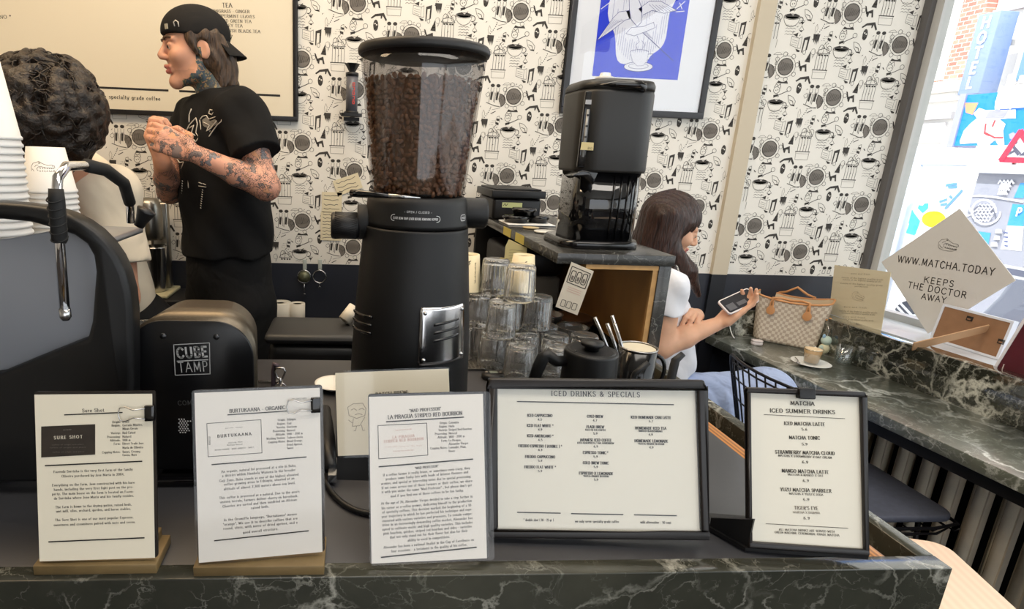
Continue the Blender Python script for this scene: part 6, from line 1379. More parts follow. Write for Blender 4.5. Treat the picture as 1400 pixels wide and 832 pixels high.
def tattoo(name, skincol, inks, scale, cover):
    m = bpy.data.materials.new(name); m.use_nodes = True; nt = m.node_tree; L = nt.links; b = nt.nodes['Principled BSDF']; b.inputs['Roughness'].default_value = 0.5
    tc = nt.nodes.new('ShaderNodeTexCoord'); nz = nt.nodes.new('ShaderNodeTexNoise'); nz.inputs['Scale'].default_value = scale * 0.6; nz.inputs['Detail'].default_value = 4
    L.new(tc.outputs['Object'], nz.inputs['Vector']); mv = nt.nodes.new('ShaderNodeMixRGB'); mv.inputs['Fac'].default_value = 0.12; L.new(tc.outputs['Object'], mv.inputs['Color1']); L.new(nz.outputs['Color'], mv.inputs['Color2'])
    cr = nt.nodes.new('ShaderNodeValToRGB'); els = cr.color_ramp.elements; cr.color_ramp.interpolation = 'CONSTANT'
    els[0].position = 0; els[0].color = skincol; els[1].position = cover[0]; els[1].color = inks[0]
    for p, c in zip(cover[1:], inks[1:]): e = els.new(p); e.color = c
    vo = nt.nodes.new('ShaderNodeTexVoronoi'); vo.inputs['Scale'].default_value = scale; L.new(mv.outputs['Color'], vo.inputs['Vector']); sp = nt.nodes.new('ShaderNodeSeparateColor'); L.new(vo.outputs['Color'], sp.inputs['Color']); L.new(sp.outputs['Red'], cr.inputs['Fac'])
    cur = cr.outputs['Color']
    for sc2, w, thr in ((scale, 0.05, 0.34), (scale * 2.0, 0.08, 0.42)):
        v2 = nt.nodes.new('ShaderNodeTexVoronoi'); v2.feature = 'DISTANCE_TO_EDGE'; v2.inputs['Scale'].default_value = sc2; L.new(mv.outputs['Color'], v2.inputs['Vector'])
        mr = nt.nodes.new('ShaderNodeMapRange'); mr.inputs['From Min'].default_value = w * 0.6; mr.inputs['From Max'].default_value = w; mr.inputs['To Min'].default_value = 0.85; mr.inputs['To Max'].default_value = 0; L.new(v2.outputs['Distance'], mr.inputs['Value'])
        n2 = nt.nodes.new('ShaderNodeTexNoise'); n2.inputs['Scale'].default_value = scale * 0.5; L.new(tc.outputs['Object'], n2.inputs['Vector']); gt = nt.nodes.new('ShaderNodeMapRange'); gt.inputs['From Min'].default_value = thr; gt.inputs['From Max'].default_value = thr + 0.1; L.new(n2.outputs['Fac'], gt.inputs['Value'])
        mu = nt.nodes.new('ShaderNodeMath'); mu.operation = 'MULTIPLY'; L.new(mr.outputs['Result'], mu.inputs[0]); L.new(gt.outputs['Result'], mu.inputs[1])
        mx = nt.nodes.new('ShaderNodeMixRGB'); L.new(mu.outputs['Value'], mx.inputs['Fac']); L.new(cur, mx.inputs['Color1']); mx.inputs['Color2'].default_value = srgb(52, 50, 52); cur = mx.outputs['Color']
    L.new(cur, b.inputs['Base Color']); return m
def cloth(name, col, rough=0.85, fold=0.5, fs=9, weave=0.15):
    m = M(name, col, rough, noise=0.08, nscale=8, spec=0.25); nt = m.node_tree; b = nt.nodes['Principled BSDF']; tc = nt.nodes['Texture Coordinate']
    n = nt.nodes.new('ShaderNodeTexNoise'); n.inputs['Scale'].default_value = fs; n.inputs['Detail'].default_value = 2; n.inputs['Distortion'].default_value = 1.2
    bp = nt.nodes.new('ShaderNodeBump'); bp.inputs['Strength'].default_value = fold; bp.inputs['Distance'].default_value = 0.02; nt.links.new(tc.outputs['Object'], n.inputs['Vector']); nt.links.new(n.outputs['Fac'], bp.inputs['Height']); nt.links.new(bp.outputs['Normal'], b.inputs['Normal']); return m
def hairmat(name, c1, c2, scale=(60, 60, 6), rough=0.38):
    m = bpy.data.materials.new(name); m.use_nodes = True; nt = m.node_tree; L = nt.links; b = nt.nodes['Principled BSDF']; b.inputs['Roughness'].default_value = rough; b.inputs['Specular IOR Level'].default_value = 0.4
    tc = nt.nodes.new('ShaderNodeTexCoord'); mp = nt.nodes.new('ShaderNodeMapping'); mp.inputs['Scale'].default_value = scale; n = nt.nodes.new('ShaderNodeTexNoise'); n.inputs['Scale'].default_value = 3; n.inputs['Detail'].default_value = 6; n.inputs['Distortion'].default_value = 0.6
    cr = nt.nodes.new('ShaderNodeValToRGB'); cr.color_ramp.elements[0].position = 0.35; cr.color_ramp.elements[1].position = 0.7; cr.color_ramp.elements[0].color = c1; cr.color_ramp.elements[1].color = c2
    bp = nt.nodes.new('ShaderNodeBump'); bp.inputs['Strength'].default_value = 0.7; bp.inputs['Distance'].default_value = 0.006
    L.new(tc.outputs['Object'], mp.inputs['Vector']); L.new(mp.outputs['Vector'], n.inputs['Vector']); L.new(n.outputs['Fac'], cr.inputs['Fac']); L.new(cr.outputs['Color'], b.inputs['Base Color']); L.new(n.outputs['Fac'], bp.inputs['Height']); L.new(bp.outputs['Normal'], b.inputs['Normal']); return m
SKIN = skin('skin_warm', srgb(206, 152, 124)); LIP = M('lips', srgb(176, 104, 92), 0.45); STUB = M('stubbled_skin', srgb(192, 142, 116), 0.55, noise=0.12, nscale=60)
EYEW = M('eye_white', srgb(214, 208, 200), 0.2); IRIS = M('iris_dark', srgb(46, 34, 26), 0.15); BROW = M('brow_hair', srgb(84, 62, 44), 0.7)
def eyes(t, H_, lid=0.0):
    for s_ in (1, -1):
        c = Vector(H_(0.0782, s_ * 0.032, 0.0055)); r = 0.0124 * H_.sc; m_ = MB(); m_.sphere(c, r, 0, 16, 12)
        d = (Vector(H_(1, 0, -0.15)) - Vector(H_(0, 0, 0))).normalized()
        m_.sphere(c + d * r * 0.50, r * 0.66, 1, 12, 8); mk('eye', m_, [EYEW, IRIS], t)
def brow(t, H_, mat, w=0.0042):
    for s_ in (1, -1):
        m_ = MB(); m_.tube([H_(0.0965, s_ * 0.014, 0.027), H_(0.095, s_ * 0.026, 0.032), H_(0.088, s_ * 0.040, 0.033), H_(0.078, s_ * 0.050, 0.029)], [w * H_.sc * k for k in (0.9, 1.1, 1.0, 0.5)], 6); mk('eyebrow', m_, mat, t)

# ---------------------------------------------------------------- man in the black T-shirt
T = thing('person', 'tattooed person in a backward black cap and black T-shirt, clasping hands at chest height', 'person', (-0.42, 1.95, 0.0))
HD = Head(Wy(266, 69, 1.92), (-0.90, -0.42, -0.07), (-0.05, 0, 1), 0.91)
LSH, RSH = np.array((-0.335, 1.81, 1.555)), np.array((-0.535, 2.07, 1.56)); NB = np.array((-0.425, 1.935, 1.60))
LEL, LWR = np.array(Wy(364, 255, 1.71)), np.array(Wy(262, 208, 1.67)); REL, RWR = np.array((-0.615, 2.0, 1.315)), np.array(Wy(222, 222, 1.78))
B1 = Body(); B1.ell((-0.42, 1.95, 1.42), (0.145, 0.105, 0.20), np.array(Matrix.Rotation(-0.89, 3, 'Z')), 0.05).ell((-0.42, 1.95, 1.15), (0.125, 0.09, 0.20), np.array(Matrix.Rotation(-0.89, 3, 'Z')), 0.08).ell((-0.42, 1.95, 0.98), (0.125, 0.095, 0.12), np.array(Matrix.Rotation(-0.89, 3, 'Z')), 0.06)
B1.cap(LSH, RSH, 0.055, 0.055, 0.06).cap(NB, HD(-0.025, 0, -0.05), 0.058, 0.054, 0.03)
B1.cap(LSH, LEL, 0.048, 0.038, 0.03).cap(LEL, LEL * .6 + LWR * .4, 0.039, 0.035, 0.015).cap(LEL * .6 + LWR * .4, LWR, 0.035, 0.024, 0.015)
B1.cap(RSH, REL, 0.052, 0.041, 0.03).cap(REL, REL * .55 + RWR * .45, 0.042, 0.038, 0.015).cap(REL * .55 + RWR * .45, RWR, 0.038, 0.026, 0.015)
for s_, hx, hy in ((1, -0.375, 1.895), (-1, -0.465, 2.005)): B1.cap((hx, hy, 0.92), (hx, hy - 0.01, 0.50), 0.075, 0.055, 0.03).cap((hx, hy - 0.01, 0.50), (hx, hy + 0.02, 0.07), 0.056, 0.04, 0.02).cap((hx, hy + 0.02, 0.045), (hx - 0.12, hy - 0.10, 0.035), 0.042, 0.034, 0.02)
add_head(B1, HD)
lf = np.array(Wy(214, 186, 1.665)) - LWR
add_hand(B1, LWR, lf, (0.15, -0.95, 0.25), (0.35, 0.0, 0.95), [(0.35, 0.9, 0.7), (0.5, 1.0, 0.7), (0.6, 1.0, 0.7), (0.7, 1.0, 0.7)], [(-0.012, 0.028, 0.044), (-0.045, 0.034, 0.062), (-0.068, 0.036, 0.060)], 0.98)
rf = np.array(Wy(205, 178, 1.775)) - RWR
add_hand(B1, RWR, rf, (-0.95, 0.1, 0.15), (0.15, 0.6, 0.75), [(0.5, 1.3, 0.9), (0.6, 1.35, 0.9), (0.65, 1.35, 0.9), (0.7, 1.35, 0.9)], [(0.030, 0.0, 0.050), (0.050, -0.03, 0.068), (0.045, -0.055, 0.070)], 0.98)
TS = tattoo('tattooed_arm', srgb(206, 150, 126), [srgb(128, 110, 104), srgb(204, 150, 124), srgb(98, 96, 98), srgb(208, 150, 112), srgb(120, 116, 120)], 46, (0.58, 0.68, 0.84, 0.90, 0.95))
TN = tattoo('tattooed_neck', srgb(150, 124, 100), [srgb(66, 92, 88), srgb(150, 130, 84), srgb(58, 74, 84), srgb(172, 128, 88), srgb(52, 60, 62)], 70, (0.15, 0.4, 0.55, 0.75, 0.85))
def pick1(P):
    q = HD.loc(P); m = np.zeros(len(P)); 
    arm = (P[:, 2] < 1.53) & (P[:, 2] > 1.2); m[arm] = 1
    hand = (np.linalg.norm(P - (LWR + lf * 1.3), axis=1) < 0.085) | (np.linalg.norm(P - (RWR + rf * 1.0), axis=1) < 0.12); 
    m[hand] = 0; m[(np.linalg.norm(P - (LWR + lf * 0.7), axis=1) < 0.05) & (P[:, 1] < 1.68)] = 1
    m[(q[:, 2] < -0.060 - 0.72 * np.maximum(q[:, 0], 0) + 0.005 * np.sin(q[:, 0] * 260)) & (q[:, 0] < 0.056) & (P[:, 2] > 1.55)] = 2
    m[(q[:, 2] < -0.04) & (q[:, 0] < 0.012) & (P[:, 2] > 1.55)] = 2
    m[(q[:, 0] > -0.004) & (q[:, 0] < 0.01) & (np.abs(q[:, 1]) > 0.06) & (q[:, 2] < 0.0) & (q[:, 2] > -0.06)] = 2
    lip = (q[:, 0] > 0.084) & (np.abs(q[:, 1]) < 0.02) & (q[:, 2] < -0.049) & (q[:, 2] > -0.073); m[lip] = 3
    m[(q[:, 0] > 0.02) & (q[:, 2] < -0.066) & (q[:, 2] > -0.125) & (m == 0)] = 4; m[(q[:, 0] > 0.085) & (np.abs(q[:, 1]) < 0.024) & (q[:, 2] < -0.036) & (q[:, 2] >= -0.049)] = 4
    return m
surface('body', B1, (-0.75, 1.55, -0.02), (-0.12, 2.25, 1.90), 0.0040, [SKIN, TS, TN, LIP, STUB], T, pick1)
eyes(T, HD); brow(T, HD, BROW)
# T-shirt
RZ = np.array(Matrix.Rotation(-0.89, 3, 'Z'))
S1 = Body(); S1.ell((-0.42, 1.945, 1.43), (0.178, 0.137, 0.20), RZ, 0.05).ell((-0.42, 1.945, 1.22), (0.172, 0.135, 0.22), RZ, 0.08).ell((-0.42, 1.945, 1.06), (0.176, 0.138, 0.16), RZ, 0.06)
S1.cap(LSH + (0, 0, 0.0), RSH, 0.068, 0.068, 0.06).cap(NB + (0, 0, -0.03), NB + (-0.01, 0, 0.012), 0.078, 0.070, 0.03)
le = LSH * 0.42 + LEL * 0.58; re_ = RSH * 0.45 + REL * 0.55
S1.sleeve(LSH, le, 0.070, 0.076, 0.03).sleeve(RSH, re_, 0.068, 0.072, 0.03)
S1.cut((0, 0, 1.142), (0.05, 0, -1))
S1.cut(NB + np.array((-0.01, 0, 0.035)), (-0.25, -0.05, 1))
BLKT = cloth('black_cotton', srgb(20, 20, 21), 0.9, 0.35, 7)
shirt = surface('t_shirt', S1, (-0.75, 1.6, 1.08), (-0.12, 2.3, 1.72), 0.005, [BLKT], T, noise=lambda P: (0.0035 * np.sin(P[:, 2] * 38 + P[:, 0] * 55 + 6 * P[:, 1]) + 0.003 * np.sin(P[:, 2] * 21 - P[:, 0] * 40)).astype(f32))
PT = Body()
PT.ell((-0.42, 1.95, 1.07), (0.168, 0.131, 0.20), RZ, 0.05)
for hx, hy in ((-0.36, 1.885), (-0.475, 2.01)): PT.cap((hx, hy, 0.95), (hx, hy - 0.005, 0.50), 0.108, 0.085, 0.04).cap((hx, hy - 0.005, 0.50), (hx, hy + 0.015, 0.10), 0.085, 0.075, 0.02)
PT.cut((0, 0, 0.09), (0, 0, -1)).cut((0, 0, 1.19), (0, 0, 1))
surface('trousers', PT, (-0.72, 1.7, 0.05), (-0.15, 2.2, 1.22), 0.008, [cloth('black_denim', srgb(24, 24, 25), 0.85, 0.4, 10)], T)
# white print on the chest, laid on the shirt surface by casting onto it
def on_shirt(ob_body, px, py, out=0.0035):
    d = R.T @ np.array([(px - CPX) / CF, (py - CPY) / CF, 1.0]); d /= np.linalg.norm(d); o = np.array((0, 0, H)); t = 1.2
    for _ in range(90):
        v = float(ob_body.d((o + d * t)[None].astype(f32))[0]); t += v * 0.7
        if abs(v) < 0.0004 or t > 2.6: break
    t = min(t, 2.6)
    return o + d * (t - out)
def print_strokes(strokes, mat, name, w, parent, body):
    m_ = MB()
    for pts in strokes:
        P3 = []
        for (x0, y0), (x1, y1) in zip(pts, pts[1:]):
            for j in range(3): P3.append(on_shirt(body, x0 + (x1 - x0) * j / 3, y0 + (y1 - y0) * j / 3))
        P3.append(on_shirt(body, *pts[-1])); m_.tube(P3, w, 5)
    return mk(name, m_, mat, parent)
TP = lambda x, y: (180 + x / 4.895, 120 + y / 4.895)
WP = M('shirt_print_white', srgb(205, 198, 186), 0.8); GP = M('shirt_print_grey', srgb(120, 116, 108), 0.8)
print_strokes([[TP(*q) for q in s_] for s_ in ([(455, 215), (475, 190), (500, 185), (515, 210), (545, 200), (585, 185), (605, 195), (600, 225), (575, 245), (545, 285), (515, 330), (485, 375), (478, 330), (465, 280), (455, 215)], [(515, 170), (525, 145), (540, 150), (548, 140), (556, 155), (535, 180), (515, 170)], [(365, 290), (385, 250), (430, 200), (440, 240), (430, 300), (450, 330), (430, 360), (395, 330), (365, 290)], [(400, 140), (385, 180), (384, 230)], [(385, 270), (415, 250), (400, 300), (425, 320)], [(480, 230), (520, 250), (500, 290), (530, 270), (570, 220)], [(495, 300), (490, 340)], [(385, 530), (395, 580), (378, 620), (380, 670)], [(400, 520), (425, 560), (435, 595), (405, 570), (395, 530)], [(280, 440), (320, 500), (350, 495), (330, 540)])], WP, 'chest_print', 0.0016, shirt, S1)
m_ = MB()
fills = [[(470, 215), (500, 195), (515, 225), (545, 215), (590, 195), (590, 225), (560, 250), (520, 270), (480, 265)], [(485, 280), (530, 285), (505, 325), (488, 345)]]
for poly in fills:
    P3 = [on_shirt(S1, *TP(*q), 0.002) for q in poly]; c_ = sum(P3) / len(P3); n_ = len(P3); m_.add(P3 + [on_shirt(S1, *TP(sum(q[0] for q in poly) / n_, sum(q[1] for q in poly) / n_), 0.003)], [(i, (i + 1) % n_, n_) for i in range(n_)])
mk('print_fill', m_, GP, shirt)
print_strokes([[TP(448, 632), TP(470, 640)], [TP(476, 640), TP(496, 648)], [TP(448, 656), TP(498, 664)]] + [[TP(472 - k * 1.6, 680 + k * 15), TP(478 - k * 1.6, 686 + k * 15)] for k in range(9)] + [[TP(338 - k * 1, 620 + k * 16), TP(341 - k, 627 + k * 16)] for k in range(7)], WP, 'side_lettering', 0.0013, shirt, S1)
# hair and cap
HB = hairmat('brown_hair', srgb(44, 33, 24), srgb(92, 70, 50), (50, 50, 10)); h1 = Body()
for c, r in (((-0.055, 0.060, -0.02), (0.050, 0.030, 0.065)), ((-0.085, 0.035, -0.055), (0.045, 0.045, 0.075)), ((-0.085, -0.035, -0.055), (0.045, 0.045, 0.075)), ((-0.055, -0.060, -0.02), (0.050, 0.030, 0.065)), ((-0.075, 0.055, -0.10), (0.034, 0.026, 0.040)), ((-0.100, 0.02, -0.105), (0.030, 0.040, 0.036)), ((0.016, 0.069, 0.034), (0.024, 0.014, 0.034)), ((0.016, -0.069, 0.030), (0.030, 0.016, 0.034)), ((0.006, 0.074, 0.012), (0.018, 0.010, 0.036)), ((-0.03, 0.070, 0.035), (0.05, 0.022, 0.03)), ((-0.03, -0.070, 0.035), (0.05, 0.022, 0.03))): h1.ell(HD(*c), np.array(r) * 0.91, HD.B, 0.012)
h1.ell(HD(-0.010, 0.088, -0.008), np.array((0.017, 0.02, 0.030)) * 0.91, HD.B, 0.006, '-')
surface('hair', h1, HD.c - 0.2, HD.c + 0.18, 0.0032, [HB], T, noise=lambda P: (0.0022 * np.sin((P @ np.array((120, 150, 20), f32)) + 3 * np.sin(P[:, 2] * 40))).astype(f32))
c1 = Body(); c1.ell(HD(-0.012, 0, 0.052), np.array((0.112, 0.090, 0.088)) * 0.91, HD.B, 0.01); c1.cut(HD(0.095, 0, 0.046), HD.B @ np.array((0.13, 0, -1)), 0.004)
c1.ell(HD(0.045, 0, 0.040), np.array((0.09, 0.05, 0.024)) * 0.0001 + 0.001, None, 0.001)
CAPM = cloth('cap_cotton', srgb(30, 29, 29), 0.85, 0.2, 16); cap_ = surface('cap', c1, HD.c - 0.16, HD.c + 0.18, 0.0032, [CAPM], T)
m_ = MB(); vs = []; NB_ = 14
for side in (0, 1):
    for j in range(7):
        for i in range(NB_ + 1):
            a = -1.05 + 2.1 * i / NB_; rr_ = 0.096 + 0.072 * j / 6 * (0.55 + 0.45 * math.cos(a)); ya = math.sin(a) * (0.088 + 0.004 * j); x = -0.012 - math.cos(a) * (0.096 + 0.0105 * j) ; z = 0.034 - 0.0088 * j - 0.016 * (1 - math.cos(a)) * 0.6 - 0.0035 * side
            vs.append(HD(x, ya, z))
n_ = NB_ + 1; N = 7 * n_; fs = []
for j in range(6):
    for i in range(NB_): q = (j * n_ + i, j * n_ + i + 1, (j + 1) * n_ + i + 1, (j + 1) * n_ + i); fs += [q, tuple(N + k for k in reversed(q))]
for i in range(NB_): fs += [(6 * n_ + i, 6 * n_ + i + 1, N + 6 * n_ + i + 1, N + 6 * n_ + i)]
for j in range(6): fs += [(j * n_, (j + 1) * n_, N + (j + 1) * n_, N + j * n_), ((j + 1) * n_ + NB_, j * n_ + NB_, N + j * n_ + NB_, N + (j + 1) * n_ + NB_)]
m_.add(vs, fs, 0, True); mk('brim', m_, CAPM, cap_)
m_ = MB(); a = Vector(HD(0.086, 0.048, 0.060)); fr_ = Fr(a, HD(0.086, 0.048, 0.06) - HD(0.094, 0.034, 0.06), Vector(HD(0, 0, 1)) - Vector(HD(0, 0, 0))); m_.prism([(-0.005, -0.007), (0.006, -0.007), (0.006, 0.007), (-0.005, 0.007)], fr_.at(0, 0, 0.001), 0.003); mk('strap_buckle', m_, M('buckle', srgb(168, 160, 140), 0.4), cap_)
m_ = MB(); m_.tube([HD(0.066, 0.070, 0.058), HD(0.068, 0.070, 0.070), HD(0.062, 0.074, 0.075), HD(0.056, 0.078, 0.070), HD(0.055, 0.078, 0.056)], 0.0017, 6); mk('embroidered_hook', m_, WP, cap_)

# ---------------------------------------------------------------- barista bent over the machine
T = thing('person', 'dark curly-haired person in a cream T-shirt bent over the espresso machine', 'person', (-0.66, 1.52, 0.0))
H2 = Head((-0.690, 1.40, 1.472), (-0.16, -0.62, -0.78), (0.0, -0.75, 0.62), 1.0)
L2, R2, N2 = np.array((-0.615, 1.51, 1.335)), np.array((-0.90, 1.56, 1.35)), np.array((-0.73, 1.50, 1.385))
E2, W2 = np.array((-0.588, 1.47, 1.08)), np.array((-0.66, 1.42, 1.14)); E3, W3 = np.array((-0.93, 1.50, 1.12)), np.array((-0.85, 1.375, 1.14))
B2 = Body(); B2.ell((-0.755, 1.62, 1.22), (0.15, 0.13, 0.22), None, 0.05).ell((-0.75, 1.68, 0.98), (0.14, 0.12, 0.18), None, 0.08).cap(L2, R2, 0.055, 0.055, 0.06).cap(N2, H2(-0.03, 0, -0.04), 0.058, 0.055, 0.03)
for sh_, el, wr in ((L2, E2, W2), (R2, E3, W3)): B2.cap(sh_, el, 0.052, 0.041, 0.03).cap(el, wr, 0.040, 0.026, 0.015)
for x in (-0.61, -0.79): B2.cap((x, 1.68, 0.92), (x, 1.65, 0.50), 0.085, 0.058, 0.03).cap((x, 1.65, 0.50), (x, 1.69, 0.07), 0.056, 0.04, 0.02).cap((x, 1.69, 0.045), (x, 1.54, 0.035), 0.042, 0.034, 0.02)
add_head(B2, H2)
for wr, sx in ((W2, 1), (W3, -1)): add_hand(B2, wr, (-0.5 * sx, -0.55, 0.5), (0, -0.15, 1), (-sx, 0, 0), [(0.3, 0.5, 0.4)] * 4, [(-0.03 * sx, -0.045, -0.01), (-0.035 * sx, -0.075, -0.02), (-0.03 * sx, -0.095, -0.025)], 1.0)
surface('body', B2, (-1.1, 1.05, -0.02), (-0.38, 1.86, 1.70), 0.0055, [SKIN, LIP], T)
eyes(T, H2); brow(T, H2, BROW)
S2 = Body(); S2.ell((-0.755, 1.61, 1.23), (0.175, 0.155, 0.22), None, 0.05).ell((-0.75, 1.66, 1.02), (0.17, 0.15, 0.20), None, 0.08).cap(L2, R2, 0.072, 0.072, 0.06).cap(N2 + (0, 0.02, -0.02), N2, 0.085, 0.075, 0.03)
l2 = L2 * 0.35 + E2 * 0.65; r2 = R2 * 0.25 + E3 * 0.75; S2.sleeve(L2, l2, 0.072, 0.078, 0.03).sleeve(R2, r2, 0.078, 0.080, 0.03).cut((0, 0, 0.93), (0, 0, -1)).cut(N2 + (0, -0.02, 0.03), (0, -0.6, 0.8))
surface('t_shirt', S2, (-1.1, 1.25, 0.88), (-0.36, 1.9, 1.55), 0.006, [cloth('cream_cotton', srgb(212, 200, 180), 0.85, 0.5, 6)], T, noise=lambda P: (0.004 * np.sin(P[:, 2] * 30 + P[:, 0] * 45)).astype(f32))
P2 = Body(); P2.ell((-0.70, 1.68, 0.93), (0.175, 0.14, 0.14), None, 0.05)
for x in (-0.61, -0.79): P2.cap((x, 1.68, 0.90), (x, 1.65, 0.5), 0.10, 0.08, 0.03).cap((x, 1.65, 0.5), (x, 1.69, 0.10), 0.08, 0.07, 0.02)
P2.cut((0, 0, 0.09), (0, 0, -1)); surface('trousers', P2, (-0.95, 1.45, 0.05), (-0.45, 1.88, 1.1), 0.01, [_mats['black_denim']], T)
h2 = Body(); h2.ell(H2(-0.025, 0, 0.045), (0.118, 0.103, 0.105), H2.B, 0.02); rr_ = random.Random(11)
for k in range(260):
    z = rr_.uniform(-0.75, 1); a = rr_.uniform(0, 2 * PI); q = math.sqrt(1 - z * z); v = np.array((q * math.cos(a), q * math.sin(a), z))
    if (v[0] > 0.62 and v[2] < 0.45) or (v[1] < -0.45 and v[2] < 0.05 and v[0] > -0.4): continue
    c = v * np.array((0.122, 0.108, 0.110)) + np.array((-0.025, 0, 0.042)); t_ = np.cross(v, np.array((rr_.uniform(-1, 1), rr_.uniform(-1, 1), rr_.uniform(-1, 1)))); t_ = t_ / np.linalg.norm(t_) * rr_.uniform(0.012, 0.026)
    h2.cap(H2(*(c - t_)), H2(*(c + t_ * 0.2 + v * 0.010)), rr_.uniform(0.009, 0.015), 0.008, 0.009); h2.cap(H2(*(c + t_ * 0.2 + v * 0.010)), H2(*(c + t_ + v * 0.002)), 0.009, 0.005, 0.008)
h2.ell(H2(0.005, -0.105, -0.035), np.array((0.055, 0.045, 0.055)), H2.B, 0.01, '-')
hair2 = surface('hair', h2, H2.c - 0.19, H2.c + 0.2, 0.0042, [hairmat('dark_curly_hair', srgb(16, 12, 9), srgb(54, 41, 31), (45, 45, 45), 0.42)], T)
# loose curls
m_ = MB()
for k in range(420):
    z = rr_.uniform(-0.6, 1); a = rr_.uniform(0, 2 * PI); q = math.sqrt(1 - z * z); v = np.array((q * math.cos(a), q * math.sin(a), z))
    if v[0] > 0.6 and v[2] < 0.4: continue
    c = v * np.array((0.130, 0.116, 0.118)) + np.array((-0.025, 0, 0.042)); e1 = np.cross(v, (0.3, 0.2, 1.0)); e1 /= np.linalg.norm(e1); e2 = np.cross(v, e1); L_ = rr_.uniform(0.02, 0.045); ph = rr_.uniform(0, 6)
    ca, sa = math.cos(ph), math.sin(ph); d1, d2 = e1 * ca + e2 * sa, e2 * ca - e1 * sa
    m_.tube([H2(*(c + d1 * L_ * (s_ - 0.5) + d2 * 0.010 * math.sin(s_ * 5) + v * (0.010 * math.sin(s_ * PI) - 0.003))) for s_ in [i / 7 for i in range(8)]], [0.0016] * 6 + [0.001, 0.0005], 4)
mk('loose_curls', m_, bpy.data.materials['dark_curly_hair'], hair2)

# ---------------------------------------------------------------- seated woman with a phone
T = thing('person', 'long dark-haired person in a white top and pale blue skirt sitting with a phone', 'person', (1.02, 1.96, 0.0))
H3 = Head((1.095, 1.93, 1.252), (0.88, -0.27, -0.38), (0.36, -0.06, 0.92), 0.87)
R4, L4, N4 = np.array((1.045, 1.80, 1.075)), np.array((1.075, 2.09, 1.085)), np.array((1.045, 1.945, 1.12))
E4, W4 = np.array(Wy(903, 474, 1.79)), np.array(Wy(984, 441, 1.79)); E5, W5 = np.array((1.17, 2.10, 0.87)), np.array((1.205, 1.875, 0.955))
B3 = Body(); RX = np.array(Matrix.Rotation(-0.12, 3, 'Y')); B3.ell((1.03, 1.95, 0.96), (0.105, 0.145, 0.18), RX, 0.04).ell((1.12, 1.95, 0.76), (0.105, 0.135, 0.18), None, 0.06).ell((1.10, 1.965, 0.58), (0.13, 0.165, 0.11), None, 0.06)
B3.cap(R4, L4, 0.044, 0.044, 0.05).cap(N4, H3(-0.025, 0, -0.05), 0.046, 0.044, 0.03)
B3.ell((1.115, 1.885, 0.965), (0.05, 0.055, 0.055), None, 0.04).ell((1.115, 2.015, 0.965), (0.05, 0.055, 0.055), None, 0.04)
B3.cap(R4, E4, 0.043, 0.039, 0.03).cap(E4, E4 * .6 + W4 * .4, 0.040, 0.036, 0.015).cap(E4 * .6 + W4 * .4, W4, 0.036, 0.022, 0.015)
B3.cap(L4, E5, 0.042, 0.036, 0.03).cap(E5, W5, 0.036, 0.022, 0.015)
KN, KN2 = np.array((1.46, 1.835, 0.645)), np.array((1.44, 2.03, 0.55))
B3.cap((1.0, 1.89, 0.58), KN, 0.085, 0.06, 0.04).cap((1.0, 2.04, 0.56), KN2, 0.085, 0.06, 0.04).cap(KN, (1.60, 1.86, 0.25), 0.055, 0.038, 0.02).cap((1.60, 1.86, 0.25), (1.70, 1.84, 0.20), 0.032, 0.03, 0.02).cap(KN2, (1.42, 2.05, 0.08), 0.055, 0.036, 0.02).cap((1.42, 2.05, 0.05), (1.56, 2.05, 0.035), 0.036, 0.03, 0.02)
add_head(B3, H3, True)
PHC = np.array(Wy(1010, 411, 1.775)); rf3 = PHC + np.array((0.0, 0.004, -0.03)) - W4
add_hand(B3, W4, rf3, (0.25, 0.2, -0.9), (-0.2, -0.9, -0.1), [(-0.1, 0.5, 0.5), (-0.1, 0.55, 0.5), (-0.05, 0.6, 0.5), (0.0, 0.65, 0.5)], [(0.030, -0.036, 0.035), (0.052, -0.032, 0.062), (0.075, -0.026, 0.075)], 0.90)
add_hand(B3, W5, np.array(Wy(942, 425, 1.755)) - W5, (0.1, -0.25, 1.0), (-0.75, -0.6, 0.0), [(0.75, 0.75, 0.3), (0.8, 0.75, 0.3), (0.85, 0.75, 0.3), (0.9, 0.75, 0.3)], [(-0.045, 0.0, -0.02), (-0.070, -0.025, -0.028), (-0.085, -0.05, -0.03)], 0.88, 0.10)
SK2 = skin('skin_light_tan', srgb(222, 172, 140))
def pick3(P):
    q = H3.loc(P); m = np.zeros(len(P)); m[(q[:, 0] > 0.084) & (np.abs(q[:, 1]) < 0.02) & (q[:, 2] < -0.049) & (q[:, 2] > -0.073)] = 1; return m
surface('body', B3, (0.78, 1.62, -0.02), (1.80, 2.24, 1.42), 0.0042, [SK2, M('lips_pink', srgb(190, 104, 100), 0.4)], T, pick3)
eyes(T, H3); brow(T, H3, M('brow_dark', srgb(48, 36, 30), 0.7), 0.003)
S3 = Body(); S3.ell((1.03, 1.95, 0.96), (0.122, 0.160, 0.19), RX, 0.04).ell((1.125, 1.95, 0.77), (0.124, 0.155, 0.18), None, 0.06).cap(R4, L4, 0.055, 0.055, 0.05).ell((1.118, 1.885, 0.965), (0.058, 0.062, 0.062), None, 0.05).ell((1.118, 2.015, 0.965), (0.058, 0.062, 0.062), None, 0.05)
r4 = R4 * 0.55 + E4 * 0.45; l4 = L4 * 0.55 + E5 * 0.45; S3.sleeve(R4, r4, 0.057, 0.058, 0.03).sleeve(L4, l4, 0.057, 0.058, 0.03).cap(N4 - (0, 0, 0.03), N4, 0.062, 0.055, 0.03)
S3.cut((1.0, 0, 0.655), (0.45, 0, -1)).cut(N4 + (0.0, 0, 0.01), (0.3, 0, 1))
